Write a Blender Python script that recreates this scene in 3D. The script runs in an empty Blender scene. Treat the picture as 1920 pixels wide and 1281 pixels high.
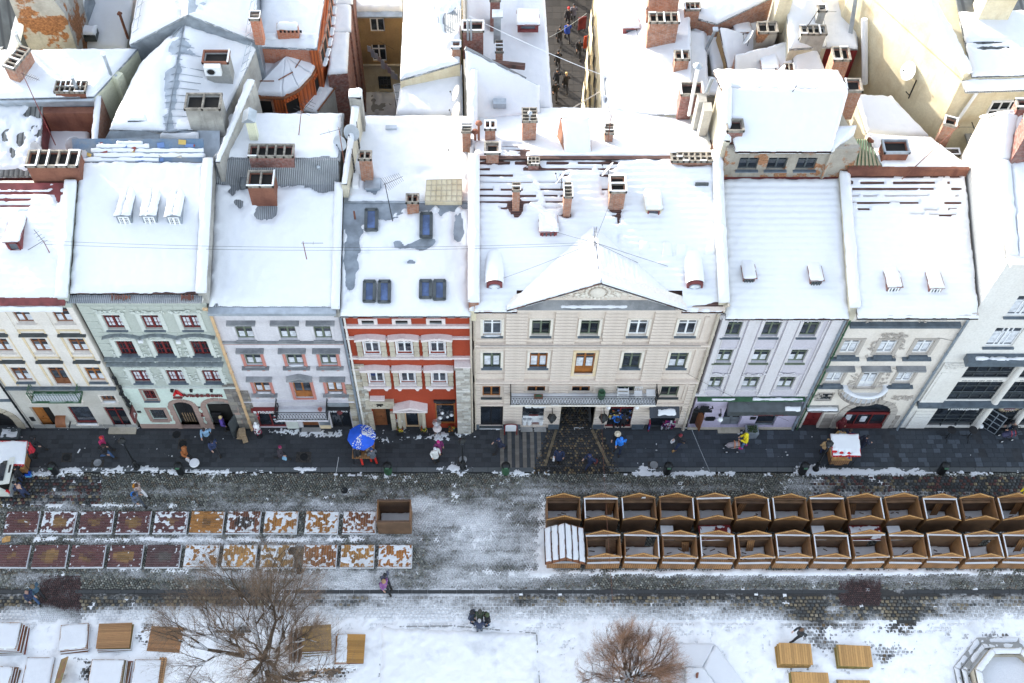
import bpy, math, random
import numpy as np
from mathutils import Vector, Matrix
R=math.radians
sc=bpy.context.scene
COL=sc.collection
FPX=2249.0; TILT=R(58.8); PCX=905.0; PCY=640.5; H=65.0
cd=bpy.data.cameras.new("camera"); cam=bpy.data.objects.new("camera",cd); COL.objects.link(cam)
cam.location=(0,0,H); cam.rotation_euler=(R(90)-TILT,0,0)
cd.sensor_width=36; cd.lens=36*FPX/1920; cd.shift_x=(960-PCX)/1920; cd.shift_y=0
cd.clip_start=0.5; cd.clip_end=2000
sc.camera=cam
SUN_EL=15; SUN_AZ=-48    # azimuth from +Y towards +X
w=bpy.data.worlds.new("World"); sc.world=w; w.use_nodes=True
nt=w.node_tree; nt.nodes.clear()
sky=nt.nodes.new("ShaderNodeTexSky"); sky.sky_type='NISHITA'; sky.sun_disc=False
sky.sun_elevation=R(SUN_EL); sky.sun_rotation=R(SUN_AZ%360); sky.air_density=1.0; sky.dust_density=1.6; sky.ozone_density=1.0
bg=nt.nodes.new("ShaderNodeBackground"); bg.inputs[1].default_value=0.15
hs=nt.nodes.new('ShaderNodeHueSaturation'); hs.inputs['Saturation'].default_value=.55   # mutes the sky's blue towards grey
ow=nt.nodes.new("ShaderNodeOutputWorld"); nt.links.new(sky.outputs[0],hs.inputs['Color']); nt.links.new(hs.outputs[0],bg.inputs[0]); nt.links.new(bg.outputs[0],ow.inputs[0])
sd=bpy.data.lights.new("sun",'SUN'); sd.energy=2.3; sd.angle=R(0.5); sd.color=(1,.93,.82)
so=bpy.data.objects.new("sun",sd); COL.objects.link(so)
tos=Vector((math.sin(R(SUN_AZ))*math.cos(R(SUN_EL)),math.cos(R(SUN_AZ))*math.cos(R(SUN_EL)),math.sin(R(SUN_EL))))
so.rotation_euler=tos.to_track_quat('Z','Y').to_euler(); so.location=(-30,60,60)
vs=sc.view_settings; vs.view_transform='Standard'; vs.look='None'; vs.exposure=2.28; vs.gamma=1; vs.use_curve_mapping=False
_c,_s=math.cos(TILT),math.sin(TILT)
def ray(px,py):
 u=(px-PCX)/FPX; v=(py-PCY)/FPX
 return (u,_c-v*_s,-_s-v*_c)
def G(px,py,z=0.0):
 d=ray(px,py); t=(z-H)/d[2]; return Vector((d[0]*t,d[1]*t,z))
def F(px,py,y=33.2):
 d=ray(px,py); t=y/d[1]; return Vector((d[0]*t,y,H+d[2]*t))
def PLN(px,py,Y0,Z0,m):
 d=ray(px,py); t=(Z0-m*Y0-H)/(d[2]-m*d[1]); return Vector((d[0]*t,d[1]*t,H+d[2]*t))
def AX(px,py,X):
 d=ray(px,py); t=X/d[0]; return Vector((X,d[1]*t,H+d[2]*t))
def FZ(py,y=33.2): return F(905,py,y).z
def proj(x,y,z):
 z=z-H; d=y*_c-z*_s; dn=-y*_s-z*_c
 return PCX+FPX*x/d, PCY+FPX*dn/d
def _h(i,j,s):
 n=(i.astype(np.int64)*374761393+j.astype(np.int64)*668265263+s*982451653)&0xffffffff
 n=((n^(n>>13))*1274126177)&0xffffffff
 n=n^(n>>16)
 return (n&0xffff)/65535.0
def vn(x,y,s=0):
 xi=np.floor(x);yi=np.floor(y);fx=x-xi;fy=y-yi
 fx=fx*fx*(3-2*fx);fy=fy*fy*(3-2*fy)
 a=_h(xi,yi,s);b=_h(xi+1,yi,s);c=_h(xi,yi+1,s);d=_h(xi+1,yi+1,s)
 return (a*(1-fx)+b*fx)*(1-fy)+(c*(1-fx)+d*fx)*fy
def fbm(x,y,s=0,o=3):
 r=0;a=.5;t=0
 for k in range(o):
  r=r+a*vn(x,y,s+k*17);t+=a;a*=.5;x=x*2.03+5.1;y=y*2.03+1.7
 return r/t
def sstep(a,b,x):
 t=np.clip((x-a)/(b-a),0,1); return t*t*(3-2*t)
def blobs(px,py,L):
 r=0
 for (x,y,rx,ry,a) in L: r=r+a*np.exp(-(((px-x)/rx)**2+((py-y)/ry)**2))
 return r
def link(o,parent=None):
 COL.objects.link(o)
 if parent is not None:
  o.parent=parent
  l=Vector(parent.get('_o',(0,0,0)))
  if l.length>0: o.matrix_parent_inverse=Matrix.Translation(-l)
 return o
def tag(o,label=None,cat=None,group=None,kind=None):
 if label: o['label']=label
 if cat: o['category']=cat
 if group: o['group']=group
 if kind: o['kind']=kind
 return o
def thing(name,label,cat,loc=(0,0,0),group=None,local=False,rz=0):
 o=bpy.data.objects.new(name,None); o.empty_display_size=.3
 o.location=loc; o.rotation_euler=(0,0,rz)
 if not local: o['_o']=tuple(loc)
 COL.objects.link(o); return tag(o,label,cat,group)
class MB:
 def __init__(s): s.v=[];s.f=[];s.m=[];s.c=[]
 def add(s,vs,fs,m=0,c=None):
  b=len(s.v); s.v+= [tuple(p) for p in vs]
  for f in fs: s.f.append([b+i for i in f]); s.m.append(m); s.c.append(c)
  return s
 def box(s,x0,x1,y0,y1,z0,z1,m=0,c=None):
  return s.add([(x0,y0,z0),(x1,y0,z0),(x1,y1,z0),(x0,y1,z0),(x0,y0,z1),(x1,y0,z1),(x1,y1,z1),(x0,y1,z1)],
   [(0,3,2,1),(4,5,6,7),(0,1,5,4),(1,2,6,5),(2,3,7,6),(3,0,4,7)],m,c)
 def obox(s,c0,sx,sy,sz,rz=0,tx=0,ty=0,m=0,c=None):
  M=Matrix.Translation(c0)@Matrix.Rotation(rz,4,'Z')@Matrix.Rotation(tx,4,'X')@Matrix.Rotation(ty,4,'Y')
  P=[M@Vector((a*sx/2,b*sy/2,d*sz/2)) for d in(-1,1) for a,b in((-1,-1),(1,-1),(1,1),(-1,1))]
  return s.add(P,[(0,3,2,1),(4,5,6,7),(0,1,5,4),(1,2,6,5),(2,3,7,6),(3,0,4,7)],m,c)
 def prism(s,poly,ax,a,b,m=0,c=None):
  "poly of 2D pts extruded along axis ax from a to b: ax 'x': pts=(y,z); 'y': pts=(x,z); 'z': pts=(x,y)"
  def P(p,t): return (t,p[0],p[1]) if ax=='x' else ((p[0],t,p[1]) if ax=='y' else (p[0],p[1],t))
  n=len(poly); V=[P(p,a) for p in poly]+[P(p,b) for p in poly]
  Fs=[tuple(range(n))[::-1],tuple(range(n,2*n))]+[(i,(i+1)%n,n+(i+1)%n,n+i) for i in range(n)]
  return s.add(V,Fs,m,c)
 def tube(s,p0,p1,r0,r1=None,n=6,m=0,c=None,cap=True):
  r1=r0 if r1 is None else r1
  p0=Vector(p0);p1=Vector(p1);d=(p1-p0)
  if d.length<1e-6: return s
  q=d.to_track_quat('Z','Y'); V=[]
  for p,r in((p0,r0),(p1,r1)):
   for k in range(n):
    a=2*math.pi*k/n; V.append(p+q@Vector((r*math.cos(a),r*math.sin(a),0)))
  Fs=[(k,(k+1)%n,n+(k+1)%n,n+k) for k in range(n)]
  if cap: Fs+=[tuple(range(n))[::-1],tuple(range(n,2*n))]
  return s.add(V,Fs,m,c)
 def chain(s,pts,r,n=6,m=0,c=None):
  for i in range(len(pts)-1):
   ra=r[i] if isinstance(r,(list,tuple)) else r; rb=r[i+1] if isinstance(r,(list,tuple)) else r
   s.tube(pts[i],pts[i+1],ra,rb,n,m,c)
  return s
 def lathe(s,cx,cy,prof,n=12,m=0,c=None,ring=None):
  V=[];k=len(prof)
  for (r,z) in prof:
   for i in range(n):
    a=2*math.pi*i/n; V.append((cx+r*math.cos(a),cy+r*math.sin(a),z))
  Fs=[(j*n+i,j*n+(i+1)%n,(j+1)*n+(i+1)%n,(j+1)*n+i) for j in range(k-1) for i in range(n)]
  Fs+=[tuple(range(n))[::-1],tuple((k-1)*n+i for i in range(n))]
  return s.add(V,Fs,m,c)
 def ell(s,c0,rx,ry,rz,n=8,k=5,m=0,c=None,rot=None):
  V=[];c0=Vector(c0)
  for j in range(k+1):
   t=math.pi*j/k
   for i in range(n):
    a=2*math.pi*i/n; p=Vector((rx*math.sin(t)*math.cos(a),ry*math.sin(t)*math.sin(a),-rz*math.cos(t)))
    if rot: p=rot@p
    V.append(c0+p)
  return s.add(V,[(j*n+i,j*n+(i+1)%n,(j+1)*n+(i+1)%n,(j+1)*n+i) for j in range(k) for i in range(n)],m,c)
 def mesh(s,name,mats):
  me=bpy.data.meshes.new(name); me.from_pydata(s.v,[],s.f)
  for m_ in mats if isinstance(mats,(list,tuple)) else [mats]: me.materials.append(m_)
  if any(s.m): me.polygons.foreach_set('material_index',s.m)
  if any(c is not None for c in s.c):
   at=me.attributes.new('Col','FLOAT_COLOR','FACE')
   at.data.foreach_set('color',[x for c in s.c for x in ((*c[:3],1) if c is not None else (1,1,1,1))])
  me.update(); return me
 def build(s,name,mats,parent=None,smooth=False,kind=None,label=None):
  me=s.mesh(name,mats)
  if smooth: me.polygons.foreach_set('use_smooth',[True]*len(me.polygons))
  o=bpy.data.objects.new(name,me); link(o,parent)
  if kind: o['kind']=kind
  if label: o['label']=label
  return o
def place(name,me,parent,loc=(0,0,0),rz=0,label=None):
 o=bpy.data.objects.new(name,me); link(o,parent); o.location=loc; o.rotation_euler=(0,0,rz)
 if label: o['label']=label
 return o
def npmesh(name,V,Q,mats,fattr=None,vattr=None,smooth=False,parent=None,kind=None):
 me=bpy.data.meshes.new(name); nv=len(V);nf=len(Q);k=Q.shape[1]
 me.vertices.add(nv); me.vertices.foreach_set('co',np.ascontiguousarray(V,dtype=np.float32).ravel())
 me.loops.add(nf*k); me.loops.foreach_set('vertex_index',Q.astype(np.int32).ravel())
 me.polygons.add(nf); me.polygons.foreach_set('loop_start',(np.arange(nf)*k).astype(np.int32))
 try: me.polygons.foreach_set('loop_total',np.full(nf,k,dtype=np.int32))
 except Exception: pass
 for m_ in mats if isinstance(mats,(list,tuple)) else [mats]: me.materials.append(m_)
 if smooth: me.polygons.foreach_set('use_smooth',np.ones(nf,dtype=bool))
 me.update(calc_edges=True)
 for dom,D in(('FACE',fattr),('POINT',vattr)):
  for nm,A in (D or {}).items():
   if A.ndim==1:
    at=me.attributes.new(nm,'FLOAT',dom); at.data.foreach_set('value',A.astype(np.float32))
   else:
    at=me.attributes.new(nm,'FLOAT_COLOR',dom); B=np.ones((len(A),4),dtype=np.float32);B[:,:3]=A; at.data.foreach_set('color',B.ravel())
 o=bpy.data.objects.new(name,me); link(o,parent)
 if kind:o['kind']=kind
 return o
def gridq(nu,nv):
 i=np.arange((nu-1)*(nv-1)); a=(i//(nu-1))*nu+i%(nu-1)
 return np.stack([a,a+1,a+nu+1,a+nu],1)
def nmat(name):
 m=bpy.data.materials.new(name); m.use_nodes=True; n=m.node_tree; b=n.nodes['Principled BSDF']; return m,n,b
def N(n,t,**k):
 x=n.nodes.new(t)
 for a,v in k.items():
  if a=='i':
   for kk,vv in v.items(): x.inputs[kk].default_value=vv
  else: setattr(x,a,v)
 return x
def coords(n,scale=(1,1,1),rnd=True):
 tc=N(n,'ShaderNodeTexCoord'); mp=N(n,'ShaderNodeMapping'); mp.inputs['Scale'].default_value=scale
 if rnd:
  oi=N(n,'ShaderNodeObjectInfo'); mu=N(n,'ShaderNodeMath',operation='MULTIPLY',i={1:37.0}); n.links.new(oi.outputs['Random'],mu.inputs[0])
  ad=N(n,'ShaderNodeVectorMath',operation='ADD'); n.links.new(tc.outputs['Object'],ad.inputs[0]); n.links.new(mu.outputs[0],ad.inputs[1]); n.links.new(ad.outputs[0],mp.inputs[0])
 else: n.links.new(tc.outputs['Object'],mp.inputs[0])
 return mp.outputs[0]
def mix(n,fac,a,b,blend='MIX'):
 m=N(n,'ShaderNodeMix',data_type='RGBA',blend_type=blend)
 for s_,v in((0,fac),(6,a),(7,b)):
  if isinstance(v,(float,int)): m.inputs[s_].default_value=v
  elif isinstance(v,tuple): m.inputs[s_].default_value=(*v[:3],1)
  else: n.links.new(v,m.inputs[s_])
 return m.outputs[2]
def noise(n,vec,scale,detail=4,rough=.55):
 x=N(n,'ShaderNodeTexNoise',i={'Scale':scale,'Detail':detail,'Roughness':rough}); n.links.new(vec,x.inputs['Vector']); return x.outputs['Fac']
def ramp(n,f,a,b):
 x=N(n,'ShaderNodeMapRange',i={1:a,2:b}); x.interpolation_type='SMOOTHSTEP'; n.links.new(f,x.inputs[0]); return x.outputs[0]
def bump(n,b,h,dist,st=.6):
 x=N(n,'ShaderNodeBump',i={'Strength':st,'Distance':dist}); n.links.new(h,x.inputs['Height']); n.links.new(x.outputs[0],b.inputs['Normal'])
def sc3(c,k): return tuple(min(1,x*k) for x in c)
def plain(name,col,rough=.7,var=.15,scale=3,bmp=0,metal=0,stretch=(1,1,1),spec=.4,rnd=True):
 m,n,b=nmat(name); v=coords(n,stretch,rnd); f=noise(n,v,scale,5)
 c=mix(n,ramp(n,f,.3,.7),sc3(col,1-var),sc3(col,1+var)); n.links.new(c,b.inputs['Base Color'])
 b.inputs['Roughness'].default_value=rough; b.inputs['Metallic'].default_value=metal; b.inputs['Specular IOR Level'].default_value=spec
 if bmp: bump(n,b,noise(n,v,scale*6,3),bmp)
 return m
def stained(name,col,dirt,amt=.35,rough=.85,patch=None,pthr=.62):
 "plaster: fine mottling, vertical run-off streaks and damp stains; patch = another colour where the coat has come off"
 m,n,b=nmat(name); v=coords(n,(1,1,1),False); vs_=coords(n,(2.2,2.2,.35),False)
 f1=ramp(n,noise(n,v,.7,6),.35,.75); f2=ramp(n,noise(n,vs_,1.3,6,.65),.5,.8); f3=ramp(n,noise(n,v,9,4),.3,.7)
 c=mix(n,f3,sc3(col,.93),sc3(col,1.05));
 mu=N(n,'ShaderNodeMath',operation='MULTIPLY',i={1:amt}); n.links.new(f1,mu.inputs[0]); c=mix(n,mu.outputs[0],c,sc3(dirt,1.15))
 mu=N(n,'ShaderNodeMath',operation='MULTIPLY',i={1:amt*.9}); n.links.new(f2,mu.inputs[0]); c=mix(n,mu.outputs[0],c,dirt)
 if patch:
  f4=ramp(n,noise(n,v,.55,7,.6),pthr-.02,pthr+.02); c=mix(n,f4,c,mix(n,f3,sc3(patch,.6),sc3(patch,1.3)))
 n.links.new(c,b.inputs['Base Color']); b.inputs['Roughness'].default_value=rough; b.inputs['Specular IOR Level'].default_value=.25
 bump(n,b,noise(n,v,25,4),.01); return m
def brickm(name,c1,c2,mortar,sc_=1.0,soot_shade=.3):
 m,n,b=nmat(name); tc=N(n,'ShaderNodeTexCoord'); sp=N(n,'ShaderNodeSeparateXYZ'); n.links.new(tc.outputs['Object'],sp.inputs[0])
 ad=N(n,'ShaderNodeMath',operation='ADD'); n.links.new(sp.outputs[0],ad.inputs[0]); n.links.new(sp.outputs[1],ad.inputs[1])
 cb=N(n,'ShaderNodeCombineXYZ'); n.links.new(ad.outputs[0],cb.inputs[0]); n.links.new(sp.outputs[2],cb.inputs[1])
 br=N(n,'ShaderNodeTexBrick',i={'Scale':sc_,'Brick Width':.26,'Row Height':.085,'Mortar Size':.012,'Color1':(*c1,1),'Color2':(*c2,1),'Mortar':(*mortar,1)})
 n.links.new(cb.outputs[0],br.inputs['Vector']); v=coords(n,(1,1,1),False)
 f=ramp(n,noise(n,v,2.2,5),.45,.75); mu=N(n,'ShaderNodeMath',operation='MULTIPLY',i={1:soot_shade}); n.links.new(f,mu.inputs[0])
 c=mix(n,mu.outputs[0],br.outputs['Color'],(.05,.045,.04)); c=mix(n,ramp(n,noise(n,v,6,3),.3,.8),c,mix(n,.25,c,(.6,.55,.5)))
 n.links.new(c,b.inputs['Base Color']); b.inputs['Roughness'].default_value=.9; bump(n,b,br.outputs['Fac'],-.02); return m
def wavem(name,col,col2,axis,scale,rough=.5,metal=0,dist=.02,var=.2,rust=None):
 m,n,b=nmat(name); v=coords(n,(1,1,1),False)
 wv=N(n,'ShaderNodeTexWave',wave_type='BANDS',bands_direction=axis,i={'Scale':scale,'Distortion':.4,'Detail':1}); n.links.new(v,wv.inputs[0])
 f=noise(n,v,1.2,5); c=mix(n,ramp(n,f,.3,.7),sc3(col,1-var),sc3(col,1+var))
 if dist<.015: oi=N(n,'ShaderNodeObjectInfo'); c=mix(n,oi.outputs['Random'],mix(n,.35,c,(.05,.035,.025)),mix(n,.12,c,(.6,.35,.14)))
 c=mix(n,ramp(n,wv.outputs['Fac'],.0,.35),col2,c)
 if rust: c=mix(n,ramp(n,noise(n,v,.9,6),.58,.66),c,rust)
 n.links.new(c,b.inputs['Base Color']); b.inputs['Roughness'].default_value=rough; b.inputs['Metallic'].default_value=metal
 bump(n,b,wv.outputs['Fac'],dist,.8); return m
def vcolm(name,rough=.75,var=.2,scale=14,dust=False,spec=.4):
 m,n,b=nmat(name); v=coords(n,(1,1,1),False); a=N(n,'ShaderNodeAttribute',attribute_name='Col')
 f=ramp(n,noise(n,v,scale,4),.25,.75); c=mix(n,f,mix(n,.5,a.outputs['Color'],mix(n,1.0,a.outputs['Color'],(1-var*2,)*3,'MULTIPLY')),a.outputs['Color'])
 if dust:
  s=N(n,'ShaderNodeAttribute',attribute_name='snow'); f2=noise(n,v,5.5,9,.80); f3=noise(n,v,1.1,5,.6)
  ad=N(n,'ShaderNodeMath',operation='ADD'); n.links.new(s.outputs['Fac'],ad.inputs[0])
  mm=N(n,'ShaderNodeMath',operation='MULTIPLY_ADD',i={1:1.5,2:-.75}); n.links.new(f2,mm.inputs[0]); n.links.new(mm.outputs[0],ad.inputs[1])
  a2=N(n,'ShaderNodeMath',operation='ADD'); n.links.new(ad.outputs[0],a2.inputs[0])
  m3=N(n,'ShaderNodeMath',operation='MULTIPLY_ADD',i={1:.5,2:-.25}); n.links.new(f3,m3.inputs[0]); n.links.new(m3.outputs[0],a2.inputs[1])
  k=ramp(n,a2.outputs[0],.36,.60)
  c=mix(n,k,c,mix(n,ramp(n,a2.outputs[0],.45,1.25),(.24,.24,.235),(.74,.75,.76)))
 n.links.new(c,b.inputs['Base Color']); b.inputs['Roughness'].default_value=rough; b.inputs['Specular IOR Level'].default_value=spec
 bump(n,b,noise(n,v,40,3),.006); return m
def glassm(name,col,rough=.06):
 m,n,b=nmat(name); v=coords(n,(1,1,1),True); f=noise(n,v,1.5,4); c=mix(n,ramp(n,f,.4,.65),col,sc3(col,2.2)); n.links.new(c,b.inputs['Base Color'])
 b.inputs['Roughness'].default_value=rough; b.inputs['Specular IOR Level'].default_value=.8; bump(n,b,noise(n,v,1.2,1),.01,.3); return m
def snowm(name,col=(.72,.735,.76),grey=None):
 m,n,b=nmat(name); v=coords(n,(1,1,1),False); f=noise(n,v,2.5,6,.6)
 c=mix(n,ramp(n,f,.35,.7),sc3(col,.975),col)
 if grey: c=mix(n,ramp(n,noise(n,v,.8,6),.5,.75),c,grey)
 n.links.new(c,b.inputs['Base Color']); b.inputs['Roughness'].default_value=.55; b.inputs['Specular IOR Level'].default_value=.3
 h=N(n,'ShaderNodeMath',operation='ADD'); n.links.new(noise(n,v,3,5),h.inputs[0]); n.links.new(noise(n,v,30,3),h.inputs[1]); bump(n,b,h.outputs[0],.035,.55); return m
M={}
M['snow']=snowm('snow'); M['snow_dirty']=snowm('snow_dirty',(.74,.76,.78),(.45,.45,.44))
M['sq']=snowm('square_snow',(.90,.91,.92),(.66,.67,.68))
M['tile']=wavem('clay_tile',(.11,.052,.042),(.03,.018,.016),'Y',2.6,.8,0,.04,.35)
M['red_metal']=plain('red_painted_metal',(.16,.035,.035),.5,.3,2)
M['metal']=wavem('seamed_metal',(.17,.19,.20),(.07,.08,.09),'X',.9,.45,.35,.03,.2,(.12,.07,.035))
M['corr']=wavem('corrugated_metal',(.30,.32,.34),(.12,.13,.14),'X',3.2,.45,.3,.05,.15)
M['sheet']=plain('sheet_metal',(.25,.28,.31),.42,.25,1.5,0,.4)
M['zinc']=plain('zinc',(.36,.40,.44),.4,.15,2,0,.4)
M['slat']=wavem('weathered_slat',(.19,.19,.18),(.05,.05,.05),'X',1.2,.8,0,.05,.4)
M['darkroof']=wavem('tarred_sheet_roof',(.085,.095,.10),(.035,.04,.045),'X',.5,.6,0,.02,.3)
M['brick']=brickm('chimney_brick',(.37,.135,.06),(.27,.095,.05),(.25,.20,.16))
M['brick_red']=brickm('red_brick',(.26,.07,.05),(.17,.05,.04),(.13,.09,.08),1,.4)
M['brick_or']=brickm('orange_brick',(.52,.14,.05),(.44,.11,.04),(.36,.24,.18),1,.05)
M['clad']=wavem('orange_cladding',(.50,.12,.03),(.24,.05,.015),'X',1.8,.6,0,.04,.2)
M['brick_old']=stained('crumbling_brick_and_plaster',(.38,.36,.33),(.12,.115,.11),.6,.9,(.25,.11,.05),.50)
M['soot_shade']=plain('soot_shade',(.012,.011,.010),.9)  # near-black; soot in flues, elsewhere shade painted into openings
M['capstone']=plain('chimney_cap_concrete',(.22,.20,.17),.9,.35,5)
M['rusty']=stained('rust_stained_render',(.23,.10,.065),(.08,.03,.025),.8)
M['plaster_grey']=stained('grey_render',(.40,.39,.36),(.14,.13,.12),.7)
M['plaster_cream']=stained('cream_render',(.58,.54,.43),(.22,.18,.13),.45)
M['plaster_yellow']=stained('yellow_render',(.66,.60,.44),(.42,.32,.18),.6)
M['plaster_brown']=stained('brown_render',(.42,.28,.14),(.14,.10,.06),.5)
M['plaster_peel']=stained('peeling_render',(.36,.33,.28),(.14,.12,.10),.6,.9,(.30,.15,.08),.53)
M['plaster_pale']=stained('pale_yellow_render',(.62,.62,.46),(.42,.42,.33),.25)
M['conc']=stained('concrete',(.33,.33,.32),(.15,.15,.14),.5)
M['f1']=stained('ivory_paint',(.74,.69,.63),(.42,.38,.33),.28)
M['f1b']=stained('grey_cream_stone_paint',(.56,.54,.49),(.32,.29,.24),.35)
M['f1y']=plain('pale_ochre_paint',(.68,.55,.36),.8,.08)
M['f2']=stained('sage_green_paint',(.46,.49,.44),(.30,.33,.30),.3)
M['f2m']=stained('mint_paint',(.64,.74,.66),(.45,.52,.46),.22)
M['f2w']=stained('grey_white_stucco',(.62,.65,.60),(.30,.32,.30),.35)
M['pinkstone']=stained('pinkish_sandstone',(.38,.27,.23),(.24,.17,.15),.3)
M['f3']=stained('lilac_white_paint',(.64,.62,.645),(.33,.31,.33),.4)
M['f3p']=stained('dusty_pink_paint',(.52,.22,.18),(.30,.14,.12),.25)
M['f4']=stained('rust_orange_paint',(.33,.052,.022),(.20,.035,.018),.4)
M['f4w']=stained('pink_white_paint',(.70,.63,.61),(.48,.40,.37),.2)
M['stone']=stained('weathered_limestone',(.50,.45,.36),(.24,.20,.14),.5)
M['f5']=stained('beige_stucco',(.66,.575,.50),(.40,.33,.27),.34)
M['f5w']=stained('ivory_trim',(.75,.70,.62),(.46,.40,.33),.3)
M['f6']=stained('pale_lilac_paint',(.54,.515,.565),(.36,.33,.36),.32)
M['f6w']=stained('lilac_white_trim',(.62,.60,.62),(.42,.39,.37),.35)
M['f6p']=stained('lilac_ground_floor_paint',(.50,.45,.57),(.40,.35,.45),.1)
M['f7']=stained('cream_paint',(.71,.655,.59),(.42,.36,.30),.3)
M['f7g']=stained('grey_beige_stucco',(.44,.40,.36),(.26,.23,.20),.3)
M['f8']=stained('white_cream_paint',(.72,.70,.66),(.48,.44,.39),.25)
M['ledge2']=plain('grey_ledge_sheet',(.19,.215,.225),.6,.25,4)
M['ledge']=stained('weathered_grey_ledge',(.17,.18,.19),(.45,.45,.45),.5)
M['slate']=plain('slate_blue_sheet',(.10,.125,.15),.5,.2)
M['graffiti_blue']=stained('blue_painted_sheet',(.11,.17,.25),(.22,.22,.21),.9)
M['wood_frame']=plain('brown_window_wood',(.20,.075,.03),.5,.2)
M['oak_frame']=plain('orange_oak_wood',(.32,.12,.03),.5,.2)
M['red_frame']=plain('dark_red_window_paint',(.17,.022,.022),.45,.15)
M['white_frame']=plain('white_window_paint',(.78,.79,.80),.4,.05)
M['green_frame']=plain('grey_green_window_paint',(.13,.155,.11),.5,.2)
M['grey_frame']=plain('dark_grey_window_paint',(.06,.07,.075),.5,.2)
M['vivid_red']=plain('vivid_red',(.55,.015,.02),.45,.1)
M['black']=plain('black_paint',(.02,.02,.022),.4,.2)
M['iron']=plain('black_wrought_iron',(.016,.018,.02),.45,.2,5,0,.3)
M['green_iron']=plain('green_iron',(.035,.10,.05),.45,.2)
M['glass']=glassm('window_glass',(.030,.036,.046)); M['glass_dark']=glassm('shop_glass',(.010,.013,.018))
M['glass_blue']=glassm('skylight_glass',(.035,.06,.13),.12)
M['curtain']=plain('net_curtain',(.60,.62,.66),.9,.2,4)
M['interior']=plain('dark_interior',(.018,.016,.015),.9,.5,4)  # near-black, the shade of an unlit room put into the colour
M['pavebase']=plain('paving_joint',(.036,.039,.044),.8,.2)
M['pipe']=plain('painted_downpipe',(.50,.44,.36),.5,.1); M['pipe_or']=plain('ochre_downpipe',(.62,.42,.24),.5,.1); M['pipe_zn']=plain('zinc_downpipe',(.30,.35,.40),.4,.15,3,0,.4)
M['sett']=vcolm('granite_setts',.75,.25,18,True); M['slab']=vcolm('paving_slabs',.65,.15,9,True,.45); M['vstone']=vcolm('stone_blocks',.9,.25,8)
M['vcol']=vcolm('painted_parts',.6,.1,10)
M['white_plastic']=plain('white_plastic',(.75,.76,.77),.35,.05); M['dish']=plain('grey_dish',(.42,.45,.48),.45,.1)
def snow_quad(parent,A,B,C,D,T=.16,res=.13,seed=1,rip=0.0,holes=(),dash=(),edge=.16,rough=.05,name='snow_cover',mat=None,ripa='v',hole_noise=.9,kind=None,sk=.12,nf=1,cut=None):
 "A->B along u, A->D along v; thickness field above the surface, negative where the snow is gone"
 A,B,C,D=[np.array(p,dtype=float) for p in(A,B,C,D)]
 lu=max(np.linalg.norm(B-A),np.linalg.norm(C-D)); lv=max(np.linalg.norm(D-A),np.linalg.norm(C-B))
 nu=int(max(4,min(260,lu/res)))+1; nv=int(max(4,min(260,lv/res)))+1
 u,v=np.meshgrid(np.linspace(0,1,nu),np.linspace(0,1,nv)); u=u.ravel();v=v.ravel()
 up=(u>=v)[:,None]; u1=u[:,None];v1=v[:,None]
 P=np.where(up,A*(1-u1)+B*(u1-v1)+C*v1,A*(1-v1)+C*u1+D*(v1-u1))
 U=u*lu;W=v*lv
 n1=fbm(P[:,0]*.7+seed,P[:,1]*.7,seed,3)-.5; n2=fbm(P[:,0]*3.1*nf,P[:,1]*3.1*nf+seed,seed+5,3+(nf>1))-.5
 t=T+n1*T*.6+n2*rough
 if rip:
  wv=W if ripa=='v' else U
  t=t+rip*np.sin(2*np.pi*wv/.34+n1*1.2)*(.4+fbm(P[:,0]*.5,P[:,1]*.5,seed+9,2))
 px,py=proj(P[:,0],P[:,1],P[:,2])
 if len(holes):
  nn=fbm(P[:,0]*1.6,P[:,1]*1.6,seed+33,4); hb=blobs(px,py,holes)
  t=t-T*2.2*np.clip(hb*(1+hole_noise*2*(nn-.5)*2),-2,3)
 for (x0,y0,x1,y1,s_) in dash:
  mk=sstep(x0-6,x0+6,px)*sstep(x1+6,x1-6,px)*sstep(y0-4,y0+3,py)*sstep(y1,y0,py)
  ph=np.mod(W/.36,1); row=np.floor(W/.36)
  bl=vn(U*.9+row*3.7,row*1.3,seed+3)
  t=t*(1-.62*mk*min(1,s_)); cnd=(ph<.45)&(bl<mk*s_*1.9)&(vn(U*1.9+row*7.1,row*2.1,seed+13)>.28)
  t=np.where(cnd,-.03,t)
 e=np.minimum(np.minimum(U,lu-U),np.minimum(W,lv-W)); ne=e+.22*n2+.05*n1; t=t+(.05*(fbm(U*1.3,W*.22,seed+60,3)-.5)*(lv>5))
 t=t*np.sqrt(np.clip(ne/edge,0,1))-.03*(e<1e-6)
 t=np.maximum(t,-.03)
 P[:,2]+=t
 Q=gridq(nu,nv)
 ex=np.concatenate([np.arange(nu),np.arange(1,nv)*nu+nu-1,(nv-1)*nu+np.arange(nu-1)[::-1],(np.arange(1,nv-1)[::-1])*nu])
 S=P[ex].copy(); S[:,2]-=sk; b=len(P); k=len(ex)
 Q2=np.stack([ex,b+np.arange(k),b+(np.arange(k)+1)%k,np.roll(ex,-1)],1)
 QQ=np.concatenate([Q,Q2]); PP=np.concatenate([P,S])
 if cut: k_=cut(PP); QQ=QQ[~k_[QQ].any(1)]
 return npmesh(name,PP,QQ,mat or M['snow'],smooth=True,parent=parent,kind=kind)
def roof_quad(parent,A,B,C,D,mat,name='roof',th=.12):
 V=[Vector(p) for p in(A,B,C,D)]; mb=MB(); dn=Vector((0,0,-th))
 mb.add(V+[p+dn for p in V],[(0,1,2),(0,2,3),(6,5,4),(7,6,4),(0,4,5,1),(1,5,6,2),(2,6,7,3),(3,7,4,0)])
 return mb.build(name,mat,parent)
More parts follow.
